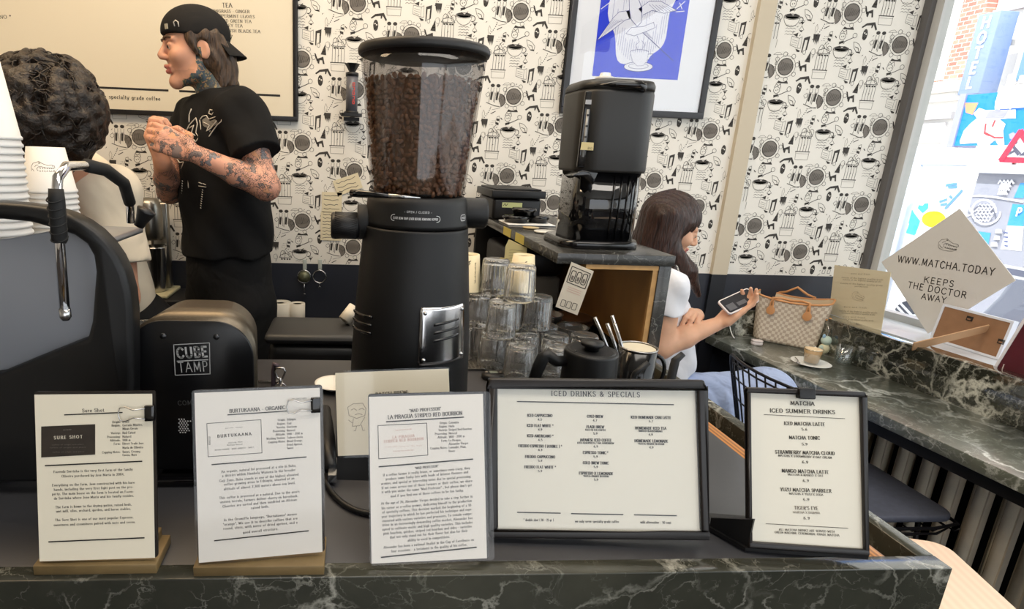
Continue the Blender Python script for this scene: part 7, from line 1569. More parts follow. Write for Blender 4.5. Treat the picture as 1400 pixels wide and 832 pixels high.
surface('white_top', S3, (0.8, 1.62, 0.6), (1.32, 2.24, 1.25), 0.005, [cloth('white_cotton', srgb(232, 232, 236), 0.8, 0.4, 8)], T, noise=lambda P: (0.003 * np.sin(P[:, 2] * 50 + P[:, 0] * 60)).astype(f32))
K3 = Body(); K3.ell((1.11, 1.96, 0.62), (0.155, 0.19, 0.14), None, 0.06).cap((1.02, 1.885, 0.60), KN + (0.03, 0.0, 0.03), 0.112, 0.085, 0.05).cap((1.0, 2.03, 0.58), KN2, 0.11, 0.085, 0.06).cap((1.1, 1.90, 0.52), (1.46, 1.86, 0.50), 0.10, 0.09, 0.08)
K3.cap(KN + (0.03, 0.0, 0.03), (1.52, 1.84, 0.26), 0.085, 0.105, 0.05).cap(KN2, (1.42, 2.0, 0.25), 0.085, 0.12, 0.06).cap((1.14, 1.83, 0.54), (1.22, 1.81, 0.30), 0.08, 0.07, 0.07).cap((1.35, 1.80, 0.54), (1.38, 1.81, 0.26), 0.07, 0.08, 0.07).cut((0, 0, 0.19), (0, 0, -1), 0.01).cut((1.10, 0, 0.76), (-0.25, 0, 1), 0.01)
surface('skirt', K3, (0.78, 1.62, 0.16), (1.75, 2.26, 0.82), 0.005, [cloth('pale_blue_linen', srgb(176, 190, 222), 0.85, 0.7, 14)], T, noise=lambda P: (0.016 * (0.6 - np.abs(np.sin(P[:, 0] * 58 + 2.5 * np.sin(P[:, 2] * 7) + P[:, 1] * 45))) * np.clip((0.80 - P[:, 2]) * 4, 0.25, 1)).astype(f32))
h3 = Body(); h3.ell(H3(-0.022, 0, 0.040), np.array((0.108, 0.090, 0.096)) * 0.88, H3.B, 0.01)
for y in (-0.075, 0.075, -0.05, 0.05, 0.0):
    h3.cap(H3(-0.040 - 0.03 * (abs(y) < 0.06), y, 0.03), np.array((0.985 + 0.05 * (abs(y) > 0.06), 1.945 + y * 0.9, 1.03)), 0.046, 0.036, 0.03)
h3.cap(H3(0.035, 0.070, 0.035), H3(0.020, 0.080, -0.05), 0.022, 0.018, 0.02).cap(H3(0.020, 0.080, -0.05), (1.125, 1.865, 1.02), 0.018, 0.012, 0.02).cap(H3(0.022, -0.072, 0.035), H3(-0.004, -0.082, -0.05), 0.020, 0.017, 0.02).cap(H3(-0.004, -0.082, -0.05), (1.125, 1.835, 1.12), 0.020, 0.022, 0.02).cap((1.125, 1.835, 1.12), (1.175, 1.835, 1.035), 0.022, 0.009, 0.02)
h3.ell(H3(0.095, 0, -0.030), np.array((0.060, 0.050, 0.085)) * 0.88, H3.B, 0.006, '-')
surface('hair', h3, (0.86, 1.74, 0.94), (1.28, 2.14, 1.42), 0.0036, [hairmat('long_dark_hair', srgb(26, 16, 14), srgb(70, 46, 38), (70, 70, 5), 0.32)], T, noise=lambda P: (0.0020 * np.sin(P[:, 0] * 240 + P[:, 1] * 200 + 4 * np.sin(P[:, 2] * 18))).astype(f32))
# phone in the hand
pf = Fr(PHC, (0.82, 0.10, 0.36), (-0.15, 0.75, 0.62))
p = thing('phone', 'smartphone in a white case held by the seated person', 'phone', mat=frame_matrix(pf))
mb = MB(); mb.prism(rrect(-0.058, -0.030, 0.058, 0.030, 0.009, 5), FL.at(0, 0, -0.009), 0.009); mk('case', mb, M('phone_case', srgb(236, 226, 224), 0.35), p, bevel=0.002)
mb = MB(); mb.poly(rrect(-0.054, -0.026, 0.054, 0.026, 0.006, 5), FL, 0.0006, 0); 
mb.rect(-0.048, -0.02, -0.02, 0.004, FL, 0.001, 1); mb.rect(-0.012, -0.016, 0.02, -0.002, FL, 0.001, 1)
mk('screen', mb, [M('phone_screen', srgb(52, 52, 56), 0.1), M('screen_text', srgb(96, 96, 100), 0.3)], p)
# ================================================================ WINDOW SIDE: CHAIR, BENCH THINGS, LEDGE SIGNS
WIRE = M('black_wire', srgb(22, 22, 26), 0.4)
t = thing('wire_chair', 'black wire chair with dark leather seat pad drawn up to the window bench', 'chair', (1.5, 1.54, 0))
cy0, cy1 = 1.355, 1.725; yc = (cy0 + cy1) / 2
def backp(u, v):   # u across, v up
    y = cy0 + (cy1 - cy0) * u; bulge = -0.05 * (1 - (2 * u - 1) ** 2); return Vector((1.345 - 0.10 * v + bulge * 0.8, y + (0.5 - u) * 0.03 * (1 - v), 0.50 + 0.372 * v))
rim = [backp(0.02, 0), backp(0.0, 0.5), backp(0.0, 0.9), backp(0.03, 0.975), backp(0.08, 1.0)] + [backp(u, 1.0) for u in (0.2, 0.35, 0.5, 0.65, 0.8)] + [backp(0.92, 1.0), backp(0.97, 0.975), backp(1.0, 0.9), backp(1.0, 0.5), backp(0.98, 0)]
mb = MB(); mb.tube(rim, 0.0048, 8); br_ = mk('backrest_rim', mb, WIRE, t)
mb = MB(); mb.tube([backp(0.06, 0), backp(0.05, 0.85), backp(0.1, 0.93)] + [backp(u, 0.945) for u in (0.3, 0.5, 0.7)] + [backp(0.9, 0.93), backp(0.95, 0.85), backp(0.94, 0)], 0.003, 6); mk('inner_rim', mb, WIRE, br_)
for k in range(9):
    u = 0.1 + 0.8 * k / 8; mb = MB(); mb.tube([backp(u, v) for v in (0, 0.25, 0.5, 0.75, 0.99)], 0.0026, 6); mk('back_wire', mb, WIRE, t)
for v in (0.12, 0.36, 0.6, 0.8):
    mb = MB(); mb.tube([backp(u, v) for u in (0.0, 0.2, 0.4, 0.6, 0.8, 1.0)], 0.0026, 6); mk('back_wire', mb, WIRE, t)
def seatp(u, v): return Vector((1.36 + 0.46 * v, cy0 + (cy1 - cy0) * u - 0.03 * math.sin(v * PI) * (1 - 2 * u) * -1, 0.462 - 0.02 * math.sin(v * PI)))
mb = MB(); mb.tube([seatp(0.02, 0), seatp(0, 0.4), seatp(0, 0.8), seatp(0.06, 0.97), seatp(0.3, 1.0), seatp(0.7, 1.0), seatp(0.94, 0.97), seatp(1, 0.8), seatp(1, 0.4), seatp(0.98, 0)], 0.0052, 8, closed=True); mk('seat_rim', mb, WIRE, t)
mb = MB(); mb.tube([seatp(0.02, 0) + Vector((0, 0, -0.018)), seatp(0, 0.8) + Vector((0.01, 0, -0.018)), seatp(0.08, 0.94) + Vector((0, 0, -0.018)), seatp(0.92, 0.94) + Vector((0, 0, -0.018)), seatp(1, 0.8) + Vector((0.01, 0, -0.018))], 0.0036, 6); mk('lower_rim', mb, WIRE, t)
for k in range(8):
    v = 0.08 + 0.86 * k / 7; mb = MB(); mb.tube([seatp(0, v), seatp(0.03, v) + Vector((0, 0, -0.016)), seatp(0.5, v) + Vector((0, 0, -0.02)), seatp(0.97, v) + Vector((0, 0, -0.016)), seatp(1, v)], 0.0026, 6); mk('seat_wire', mb, WIRE, t)
mb = MB(); vs = []; 
pad = rrect(1.39, cy0 + 0.018, 1.80, cy1 - 0.018, 0.05, 6); mb.prism(pad, Fr((0, 0, 0.468), (1, 0, 0), (0, 1, 0)), 0.022); mk('seat_pad', mb, M('dark_leather', srgb(92, 97, 112), 0.45, noise=0.15, nscale=60, bump=0.2, bscale=300), t, bevel=0.008, bseg=3)
for y in (cy0 + 0.06, cy1 - 0.06):
    for (xa, xb) in ((1.42, 1.36), (1.72, 1.79)):
        mb = MB(); mb.tube([(xa, y, 0.445), (xb, y, 0.01), (xb, y, 0.003)], [0.007, 0.006, 0.007], 8); mk('leg', mb, WIRE, t)
    mb = MB(); mb.tube([(1.41, y, 0.40), (1.73, y, 0.40)], 0.005, 6); mk('leg_brace', mb, WIRE, t)

# --- tote bag in pale checks
p0, p1 = Wz(1030, 462, 0.7435), Wz(1124, 481, 0.7435)
u = (p1 - p0); L = u.length; u.normalize(); w_ = Vector((0, 0, 1)).cross(u).normalized(); ctr = (p0 + p1) / 2 + w_ * 0.052 - u * 0.012
t = thing('tote_bag', 'pale chequered tote bag with tan leather handles on the window bench', 'bag', (ctr.x, ctr.y, 0.7435))
CK1, CK2 = M('check_cream', srgb(226, 214, 196), 0.5, bump=0.2, bscale=700), M('check_taupe', srgb(196, 178, 158), 0.5, bump=0.2, bscale=700); TAN = M('tan_leather', srgb(204, 146, 96), 0.45); LIN = M('bag_lining', srgb(212, 192, 164), 0.7)
hb_ = 0.185
def rper(hw, hd, a):
    q = rrect(-hw, -hd, hw, hd, 0.03, 4); q = q + [q[0]]; d = [0]
    for k in range(len(q) - 1): d.append(d[-1] + math.hypot(q[k + 1][0] - q[k][0], q[k + 1][1] - q[k][1]))
    t_ = (a % 1.0) * d[-1]
    for k in range(len(q) - 1):
        if t_ <= d[k + 1]: z_ = (t_ - d[k]) / (d[k + 1] - d[k] + 1e-9); return q[k][0] + (q[k + 1][0] - q[k][0]) * z_, q[k][1] + (q[k + 1][1] - q[k][1]) * z_
    return q[0]
def bagp(a, v, inn=0.0):
    # a: 0..1 round the bag, v: 0..1 up
    hw = L * (0.47 + 0.07 * v) - inn; hd = 0.062 + 0.012 * v - 0.006 * math.sin(v * 3.1) - inn; th = 2 * PI * a; c_, s_ = math.cos(th), math.sin(th); e = 0.42
    x, y = rper(hw, hd, a); sag = 0.012 * math.sin(9 * th) * (1 - v) * 0.4
    zz = hb_ * v * (1.0 + 0.10 * (x / hw) ** 2 * v * (1 if True else 0)) 
    return ctr + u * (x + sag) + w_ * y + Vector((0, 0, 0.0005 + zz))
NA, NV = 62, 15
mb = MB(); vs = [bagp(i / NA, j / NV) for j in range(NV + 1) for i in range(NA)]; b0 = len(mb.V); mb.V += [tuple(v) for v in vs]
for j in range(NV):
    for i in range(NA): mb.F.append([j * NA + i, j * NA + (i + 1) % NA, (j + 1) * NA + (i + 1) % NA, (j + 1) * NA + i]); mb.M.append((i + j) % 2); mb.S.append(True)
mb.F.append([i for i in reversed(range(NA))]); mb.M.append(0); mb.S.append(False); mk('bag_body', mb, [CK1, CK2], t)
mb = MB(); vs = [bagp(i / NA, v, 0.003) for v in (0.03, 0.5, 0.985) for i in range(NA)]; mb.add(vs, [(j * NA + (i + 1) % NA, j * NA + i, (j + 1) * NA + i, (j + 1) * NA + (i + 1) % NA) for j in range(2) for i in range(NA)] + [tuple(range(NA))], 0, True); mk('lining', mb, LIN, t)
mb = MB(); mb.tube([bagp(i / NA, 0.99) for i in range(NA)], 0.0042, 8, closed=True); mk('leather_rim', mb, TAN, t)
for sd in (-1, 1):
    off = w_ * (sd * 0.078); a_, b_ = ctr + u * (-L * 0.27) + off, ctr + u * (L * 0.25) + off; z1 = Vector((0, 0, hb_ * 0.985)); lift = (0.035 if sd < 0 else 0.05)
    mb = MB(); mb.tube([a_ + z1 + Vector((0, 0, -0.02)), a_ + z1 + Vector((0, 0, 0.012)), a_.lerp(b_, .2) + z1 + Vector((0, 0, lift * .4)) - w_ * sd * 0.01, a_.lerp(b_, .5) + z1 + Vector((0, 0, lift * (.15 if sd < 0 else 1))) - w_ * sd * 0.035, a_.lerp(b_, .8) + z1 + Vector((0, 0, lift * .4)) - w_ * sd * 0.01, b_ + z1 + Vector((0, 0, 0.012)), b_ + z1 + Vector((0, 0, -0.02))], 0.0052, 8); hd_ = mk('handle', mb, TAN, t)
    for q in (a_, b_):
        f = Fr(q + z1 + Vector((0, 0, -0.055)), u * (-sd), (0, 0, 1)); mb = MB(); mb.prism([(-0.006, 0.055), (-0.008, 0.03)] + [(0.016 * math.cos(k), 0.012 + 0.018 * math.sin(k)) for k in [2.6 + 4.2 * i / 10 for i in range(11)]] + [(0.008, 0.03), (0.006, 0.055)], f, 0.003); mk('leather_tab', mb, TAN, hd_, bevel=0.0008)
mb = MB(); s0 = ctr + u * (L * 0.5) + Vector((0, 0, hb_ * 0.72)); mb.tube([s0 - w_ * 0.055, s0 - w_ * 0.05 + u * 0.012 + Vector((0, 0, 0.008)), s0 + u * 0.022 - w_ * 0.02, s0 + u * 0.024 - w_ * 0.01 + Vector((0, 0, -0.05)), s0 + u * 0.020 - w_ * 0.01 + Vector((0, 0, -0.12))], [0.004, 0.0045, 0.005, 0.0055, 0.005], 8); mk('side_strap', mb, TAN, t)
# plush charm
c = Wy(1128, 472, p1.y - 0.02); t = thing('bag_charm', 'small pastel plush charm hanging at the right corner of the tote bag', 'charm', (c.x, c.y, 0.7435)); PL1, PL2 = M('plush_mint', srgb(196, 216, 204), 0.8), M('plush_cream', srgb(226, 220, 186), 0.8)
mb = MB(); mb.sphere((c.x, c.y, 0.7435 + 0.022), (0.022, 0.018, 0.022), 0, 16, 10); mk('plush_body', mb, PL2, t)
mb = MB(); mb.sphere((c.x + 0.002, c.y, 0.7435 + 0.056), (0.021, 0.019, 0.019), 0, 16, 10); hd = mk('plush_head', mb, PL1, t)
for dx in (-0.013, 0.014): mb = MB(); mb.sphere((c.x + dx, c.y, 0.7435 + 0.074), (0.006, 0.005, 0.009), 0, 10, 8); mk('ear', mb, M('plush_blue', srgb(160, 196, 226), 0.8), hd)
for dx in (-0.018, 0.018): mb = MB(); mb.sphere((c.x + dx, c.y - 0.004, 0.7435 + 0.026), (0.008, 0.008, 0.012), 0, 10, 8); mk('arm', mb, PL1, t)
mb = MB(); mb.tube([(c.x, c.y, 0.7435 + 0.074), (c.x + 0.003, c.y, 0.7435 + 0.095), (c.x - 0.002, c.y + 0.006, 0.7435 + 0.115)], 0.0018, 6); mk('chain', mb, STEEL, t)
TGLASS = thinglass('thin_tumbler_glass', (0.95, 0.97, 0.97, 1), 0.17, 0.02)
# saucer, latte, spoon, water, earbud case
c = Wz(1108, 497, 0.748)
mb = MB(); z = 0.7435; mb.lathe([(0.030, z), (0.034, z + 0.003), (0.062, z + 0.010), (0.066, z + 0.0125), (0.063, z + 0.013), (0.032, z + 0.006), (0.0, z + 0.006)], (c.x, c.y, 0), 44); o = mk('saucer', mb, CERAMIC); tag(o, 'white saucer under the small coffee glass on the bench', 'saucer')
t = thing('coffee_glass', 'small glass of milky coffee on the white saucer', 'coffee', (c.x, c.y, z + 0.0065)); z += 0.0067
mb = MB(); mb.lathe([(0.0, z), (0.022, z), (0.024, z + 0.004), (0.031, z + 0.056), (0.0325, z + 0.060), (0.0305, z + 0.0595), (0.0225, z + 0.006), (0.0, z + 0.005)], (c.x, c.y, 0), 40); mk('glass_wall', mb, TGLASS, t)
mb = MB(); mb.lathe([(0.0, z + 0.0055), (0.0222, z + 0.0065), (0.0298, z + 0.054), (0.0, z + 0.0545)], (c.x, c.y, 0), 40); mk('milk_coffee', mb, M('latte', srgb(204, 160, 106), 0.4), t)
mb = MB(); mb.lathe([(0.0, z + 0.0548), (0.0295, z + 0.0548), (0.029, z + 0.058), (0.02, z + 0.0595), (0.0, z + 0.060)], (c.x, c.y, 0), 40); mk('foam', mb, M('milk_foam', srgb(226, 200, 160), 0.6), t)
sd = c + Vector((-0.045, 0.01, 0)); mb = MB(); mb.tube([(sd.x - 0.015, sd.y - 0.02, 0.7568), (sd.x, sd.y, 0.7585), (sd.x + 0.012, sd.y + 0.03, 0.7595)], 0.0018, 6); mb.sphere((sd.x - 0.018, sd.y - 0.024, 0.7572), (0.007, 0.009, 0.0022), 0, 10, 6); o = mk('teaspoon', mb, STEEL); tag(o, 'little teaspoon lying on the white saucer', 'spoon')
c = Wz(1151, 497, 0.7435); t = thing('water_glass', 'small clear glass of water right of the coffee on the bench', 'glass', (c.x, c.y, 0.7435)); z = 0.7437
mb = MB(); mb.lathe([(0.0, z), (0.024, z), (0.026, z + 0.003), (0.034, z + 0.070), (0.0325, z + 0.070), (0.0245, z + 0.008), (0.0, z + 0.007)], (c.x, c.y, 0), 40); mk('glass_wall', mb, TGLASS, t)
mb = MB(); mb.lathe([(0.0, z + 0.0072), (0.0243, z + 0.0082), (0.0300, z + 0.050), (0.0, z + 0.050)], (c.x, c.y, 0), 40); mk('water', mb, thinglass('water', (0.94, 0.97, 0.98, 1), 0.06, 0.0), t)
c = Wz(1034, 471, 0.7435); t = thing('earbud_case', 'small shiny white earbud case on the bench beside the bag', 'case', (c.x, c.y, 0.7435)); mb = MB(); mb.prism(rrect(-0.022, -0.015, 0.022, 0.015, 0.012, 5), Fr((c.x, c.y, 0.744), (0.95, -0.3, 0), (0.3, 0.95, 0)), 0.014); mk('case_base', mb, M('case_pearl', srgb(226, 214, 210), 0.15), t, bevel=0.004, bseg=3); mb = MB(); mb.prism(rrect(-0.022, -0.015, 0.022, 0.015, 0.012, 5), Fr((c.x, c.y, 0.7585), (0.95, -0.3, 0), (0.3, 0.95, 0)), 0.007); mk('case_lid', mb, _mats['case_pearl'], t, bevel=0.003, bseg=3)
mb = MB(); mb.tube(bez(Wz(1004, 462, 0.747), Wz(996, 452, 0.76), Wz(1000, 440, 0.80), Wy(992, 440, 2.29), 12), 0.0022, 6); o = mk('charging_cable', mb, WHITE); tag(o, 'white cable curving on the bench under the phone hand', 'cable')

# --- signs on the window ledge
CARDW = M('diamond_card', srgb(212, 209, 205), 0.55)
XL = 2.19; f0 = Fr((XL, 1.966, 1.345), (0, -1, 0), (0.0, 0, 1)); top, lft, rgt, bot = (Wx(*q, XL) for q in ((1312, 285), (1205, 358), (1388, 383), (1270, 450)))
fr = Fr(bot, rgt - lft, Vector((0, 0, 1))); fr = Fr(bot + Vector((0, 0, 0.0)), (SF * 0, -1, 0), (0, 0, 1))
cz = bot.z - 0.8735; fr.o = fr.o - Vector((0, 0, cz))
t = thing('diamond_sign', 'pale diamond-shaped sign with crocodile head and large letters on the window ledge', 'sign', mat=frame_matrix(fr)); S_ = Sheet(fr, (1120, 250, 3.082))
q = [(0, 0.0005)] + [onfr(fr, *k) for k in ((1388, 383), (1312, 285), (1205, 358))]
mb = MB(); mb.prism(q, FL.at(0, 0, -0.003), 0.003); mk('card', mb, CARDW, t)
mb = MB()
for s_, a, y0, b, y1, cp in (('WWW.MATCHA.TODAY', 330, 332, 735, 390, 25), ('KEEPS', 440, 418, 565, 438, 24), ('THE DOCTOR', 373, 440, 617, 486, 24), ('AWAY', 430, 488, 532, 506, 24)): S_.t(mb, s_, a, y0, b, y1, cp, 0, 0.0008, False, 1.15)
a = S_.p(545, 262); croc(mb, Fr((a[0], a[1], 0.0004), (1, -0.06, 0), (0.06, 1, 0)), 0.036, 0, 0.017); mk('lettering', mb, M('sign_ink', srgb(58, 54, 52), 0.6), t)
# cream notice card
tl, tr, bl, br2 = (Wx(*k, 2.02) for k in ((1141, 362), (1218, 372), (1129, 446), (1203, 457)))
fr = Fr((2.02, bl.y, 0.8735), (0, -1, 0), (0, 0, 1)); t = thing('notice_card', 'cream notice card with a small crocodile drawing standing on the window ledge', 'sign', mat=frame_matrix(fr)); S_ = Sheet(fr, (1120, 250, 3.082)); q = [(onfr(fr, 1129, 446)[0], 0.0), (onfr(fr, 1203, 457)[0], 0.0), onfr(fr, 1218, 372), onfr(fr, 1141, 362)]
mb = MB(); mb.prism(q, FL.at(0, 0, -0.002), 0.002); mk('card', mb, M('notice_cream', srgb(214, 204, 176), 0.5), t)
mb = MB(); a = S_.p(165, 478); croc(mb, Fr((a[0], a[1], 0.0004), (1, -0.06, 0), (0.06, 1, 0)), 0.028, 0, 0.012)
for y, x0, x1 in ((383, 135, 215), (400, 95, 270), (409, 100, 262), (424, 90, 268), (437, 150, 205), (523, 105, 200), (540, 85, 245), (549, 95, 235), (565, 100, 195), (575, 92, 230)):
    S_.t(mb, 'matcha of the highest quality grade' if x1 - x0 > 130 else 'pure and fresh', x0, y, x1, y + (x1 - x0) * 0.06, 5, 0)
mk('print', mb, M('notice_ink', srgb(150, 140, 120), 0.6), t)
# picture frame seen from behind, with cardboard strut
fr = Fr(Wx(1271, 461, 2.13), (0.04, -1, 0), (0.12, 0, 1)); fr.o.z = 0.8735
t = thing('photo_frame', 'white-edged picture frame seen from its brown back with cardboard strut on the ledge', 'picture frame', mat=frame_matrix(fr)); S_ = Sheet(fr, (1120, 250, 3.082))
fw_ = onfr(fr, 1388, 436)[0]; fh = onfr(fr, 1270, 410)[1]; 
mb = MB(); mb.box2((0.006, 0.004, -0.012), (fw_ - 0.006, fh - 0.006, -0.002)); mk('backboard', mb, M('hardboard', srgb(150, 112, 82), 0.7, noise=0.1, nscale=30), t)
mb = MB()
for x0, y0, x1, y1 in ((0, 0, fw_, 0.008), (0, fh - 0.008, fw_, fh), (0, 0.008, 0.008, fh - 0.008), (fw_ - 0.008, 0.008, fw_, fh - 0.008)): mb.prism([(x0, y0), (x1, y0), (x1, y1), (x0, y1)], FL.at(0, 0, -0.02), 0.02)
mk('frame_edge', mb, M('frame_white', srgb(222, 226, 236), 0.4), t)
for (x, y) in ((633, 571), (766, 668)):
    a = S_.p(x, y); mb = MB(); mb.box((a[0], a[1], -0.001), (0.020, 0.016, 0.002)); hg = mk('hanger_plate', mb, M('hanger_black', srgb(40, 34, 30), 0.5), t); mb = MB(); mb.box((a[0], a[1] - 0.002, 0.001), (0.010, 0.005, 0.003)); mk('hanger_slot', mb, _mats['hardboard'], hg)
hinge = S_.p(712, 612); inv = frame_matrix(fr).inverted(); ft = Wz(1247, 478, 0.8735); fl_ = inv @ ft
hv = Vector((hinge[0], hinge[1], 0.001)); ax = (fl_ - hv); sd_ = Vector((0.35, 0.9, 0.2)); sd_ = (sd_ - ax.normalized() * sd_.dot(ax.normalized())).normalized()
nn = ax.normalized().cross(sd_) * 0.0018; P4 = [hv + sd_ * 0.016, hv - sd_ * 0.016, fl_ - sd_ * 0.002, fl_ + sd_ * 0.034]; mb = MB(); mb.add([p + nn for p in P4] + [p - nn for p in P4], [(0, 1, 2, 3), (7, 6, 5, 4), (0, 4, 5, 1), (1, 5, 6, 2), (2, 6, 7, 3), (3, 7, 4, 0)]); mk('cardboard_strut', mb, M('cardboard', srgb(186, 146, 108), 0.7), t)
# burgundy sign at the right edge
fr = Fr(Wx(1360, 509, 2.02), (0.09, -1, 0), (0.1, 0, 1)); fr.o.z = 0.8735
t = thing('burgundy_sign', 'dark burgundy leaning sign with pale edge and letter L at the right edge', 'sign', mat=frame_matrix(fr)); q = [(0, 0), onfr(fr, 1404, 436), (onfr(fr, 1404, 436)[0] + 0.20, onfr(fr, 1404, 436)[1] - 0.03), (0.22, 0.0)]; q[2] = (q[1][0] + 0.19, q[1][1])
mb = MB(); mb.prism([q[0], q[3], q[2], q[1]], FL.at(0, 0, -0.006), 0.006); mk('board', mb, M('burgundy', srgb(86, 22, 34), 0.35, noise=0.3, nscale=14), t)
mb = MB(); mb.prism([(-0.008, 0), (0, 0), q[1], (q[1][0] - 0.008, q[1][1])], FL.at(0, 0, -0.007), 0.009); mk('pale_edge', mb, M('edge_white', srgb(222, 220, 226), 0.4), t)
S_ = Sheet(fr, (1300, 330, 4.38)); mb = MB(); S_.t(mb, 'L', 302, 765, 335, 775, 40, 0, 0.0008); mk('lettering', mb, M('sign_silver', srgb(206, 196, 190), 0.5), t)

# ================================================================ THE STREET OUTSIDE
LIFT = 0.0012
def xfr(X): return Fr((X, 0, 0), (0, -1, 0), (0, 0, 1))
mb = MB(); mb.box2((2.45, -6, -0.12), (14, 16, -0.02)); o = mk('pavement', mb, M('paving', srgb(176, 170, 166), 0.8, noise=0.12, nscale=3)); o['kind'] = 'structure'
BRK = bpy.data.materials.new('brick'); BRK.use_nodes = True; nt = BRK.node_tree; tc = nt.nodes.new('ShaderNodeTexCoord'); mp = nt.nodes.new('ShaderNodeMapping'); mp.inputs['Rotation'].default_value = (PI / 2, 0, PI / 2); bt = nt.nodes.new('ShaderNodeTexBrick'); bt.inputs['Scale'].default_value = 4.0; bt.inputs['Color1'].default_value = srgb(210, 112, 100); bt.inputs['Color2'].default_value = srgb(228, 150, 132); bt.inputs['Mortar'].default_value = srgb(226, 214, 200); bt.inputs['Mortar Size'].default_value = 0.02
sx_ = nt.nodes.new('ShaderNodeSeparateXYZ'); cb_ = nt.nodes.new('ShaderNodeCombineXYZ'); nt.links.new(tc.outputs['Object'], sx_.inputs['Vector']); nt.links.new(sx_.outputs['Y'], cb_.inputs['X']); nt.links.new(sx_.outputs['Z'], cb_.inputs['Y']); nt.links.new(cb_.outputs['Vector'], bt.inputs['Vector']); nt.links.new(bt.outputs['Color'], nt.nodes['Principled BSDF'].inputs['Base Color']); nt.nodes['Principled BSDF'].inputs['Roughness'].default_value = 0.85
XB = 9.0; STW = M('stucco_white', srgb(228, 226, 222), 0.8); WINB = M('window_blue_glass', srgb(120, 156, 206), 0.1)
t = thing('brick_building', 'brick building with white cornice and white ground floor across the street', 'building', (XB, 10, 0))
f9 = xfr(XB); P9 = lambda x, y: onfr(f9, x, y)
zc = P9(1300, 122)[1]; yR = -P9(1335, 60)[0]
mb = MB(); mb.box2((XB, yR, zc), (XB + 1, 14, 9)); mk('brick_wall', mb, BRK, t)
mb = MB(); mb.box2((XB - 0.02, yR, -0.02), (XB + 1, 14, zc - 0.02)); mk('ground_floor', mb, STW, t)
mb = MB(); mb.box2((XB - 0.22, yR - 0.05, zc - 0.06), (XB, 14, zc + 0.10)); mb.box2((XB - 0.14, yR - 0.02, zc - 0.18), (XB, 14, zc - 0.06)); mk('cornice', mb, STW, t, bevel=0.01)
zb_ = P9(1300, 158)[1]; mb = MB(); mb.box2((XB - 0.10, yR, zb_ - 0.05), (XB, 14, zb_ + 0.05)); mk('string_course', mb, M('course_grey', srgb(176, 174, 178), 0.7), t)
ya, yb_ = -P9(1275, 70)[0], -P9(1300, 70)[0]
for k, yy in enumerate((yb_ + 0.02, yb_ + 2.6)):
    mb = MB(); mb.box2((XB - 0.06, yy - 0.02, zc + 0.15), (XB + 0.02, yy + 1.2, zc + 2.1)); wn_ = mk('window_surround', mb, STW, t)
    mb = MB(); mb.box2((XB - 0.08, yy + 0.14, zc + 0.30), (XB - 0.055, yy + 1.04, zc + 1.0)); mb.box2((XB - 0.08, yy + 0.14, zc + 1.08), (XB - 0.055, yy + 1.04, zc + 1.9)); mk('glass', mb, WINB, wn_)
zw = P9(1300, 195)[1]; mb = MB(); mb.box2((XB - 0.06, yR + 0.1, zw), (XB - 0.02, yR + 1.6, zb_ - 0.1)); mk('shop_fascia', mb, M('fascia_grey', srgb(206, 202, 204), 0.7), t)
mb = MB(); mb.prism([(0, 0), (0.5, 0.10), (0.5, 0.16), (0, 0.10)], Fr((XB - 0.1, yR + 1.5, zw + 0.3), (0, -1, 0), (0, 0, 1)), 0.5); mk('awning', mb, M('awning_pink', srgb(224, 120, 150), 0.7), t)
t = thing('white_building', 'white rendered building with blue window right of the brick one', 'building', (XB, 6, 0))
mb = MB(); mb.box2((XB + 0.15, 2, -0.02), (XB + 1, yR - 0.01, 9)); mk('wall', mb, STW, t)
a = P9(1397, 60); mb = MB(); mb.box2((XB + 0.08, -a[0] - 0.9, P9(1397, 112)[1]), (XB + 0.16, -a[0] + 0.05, a[1] + 0.8)); wn_ = mk('window', mb, STW, t); mb = MB(); mb.box2((XB + 0.06, -a[0] - 0.85, P9(1397, 108)[1]), (XB + 0.085, -a[0], a[1] + 0.7)); mk('pane', mb, WINB, wn_)
z_ = P9(1380, 12)[1]; mb = MB(); mb.box2((XB + 0.09, 2, z_), (XB + 0.15, yR - 0.02, z_ + 0.05)); mk('moulding', mb, M('course_grey', srgb(176, 174, 178), 0.7), t)
# HOTEL lightbox
XH = 8.55; f = xfr(XH); Q = lambda x, y: onfr(f, x, y)
a, b_, c, d_ = Q(1340, 20), Q(1363, 23), Q(1331, 128), Q(1310, 126); zt, zbm = a[1], c[1]; y0_, y1_ = -(b_[0] + 0.0), -a[0]
t = thing('hotel_sign', 'tall pale vertical lightbox sign reading HOTEL across the street', 'sign', (XH, (y0_ + y1_) / 2, zbm)); yc_ = (y0_ + y1_) / 2
mb = MB(); mb.box2((XH, y0_ - 0.03, zbm), (XH + 0.28, y1_ + 0.02, zt)); mk('lightbox', mb, M('sign_box_blue', srgb(132, 150, 186), 0.5), t, bevel=0.01)
mb = MB(); fh_ = Fr((XH - 0.004, yc_, 0), (0, -1, 0), (0, 0, 1)); hs = (zt - zbm) / 5.4
for k, ch in enumerate('HOTEL'): text(mb, ch, 0, zt - hs * (k + 0.98), hs * 0.74, fh_, 0, 'c', False, 1.9)
mk('lettering', mb, M('sign_white', srgb(246, 246, 250), 0.5), t)
mb = MB(); mb.box2((XH + 0.1, yc_ - 0.03, zt - 0.4), (XB + 0.02, yc_ + 0.03, zt - 0.32)); mk('bracket', mb, STEEL, t)
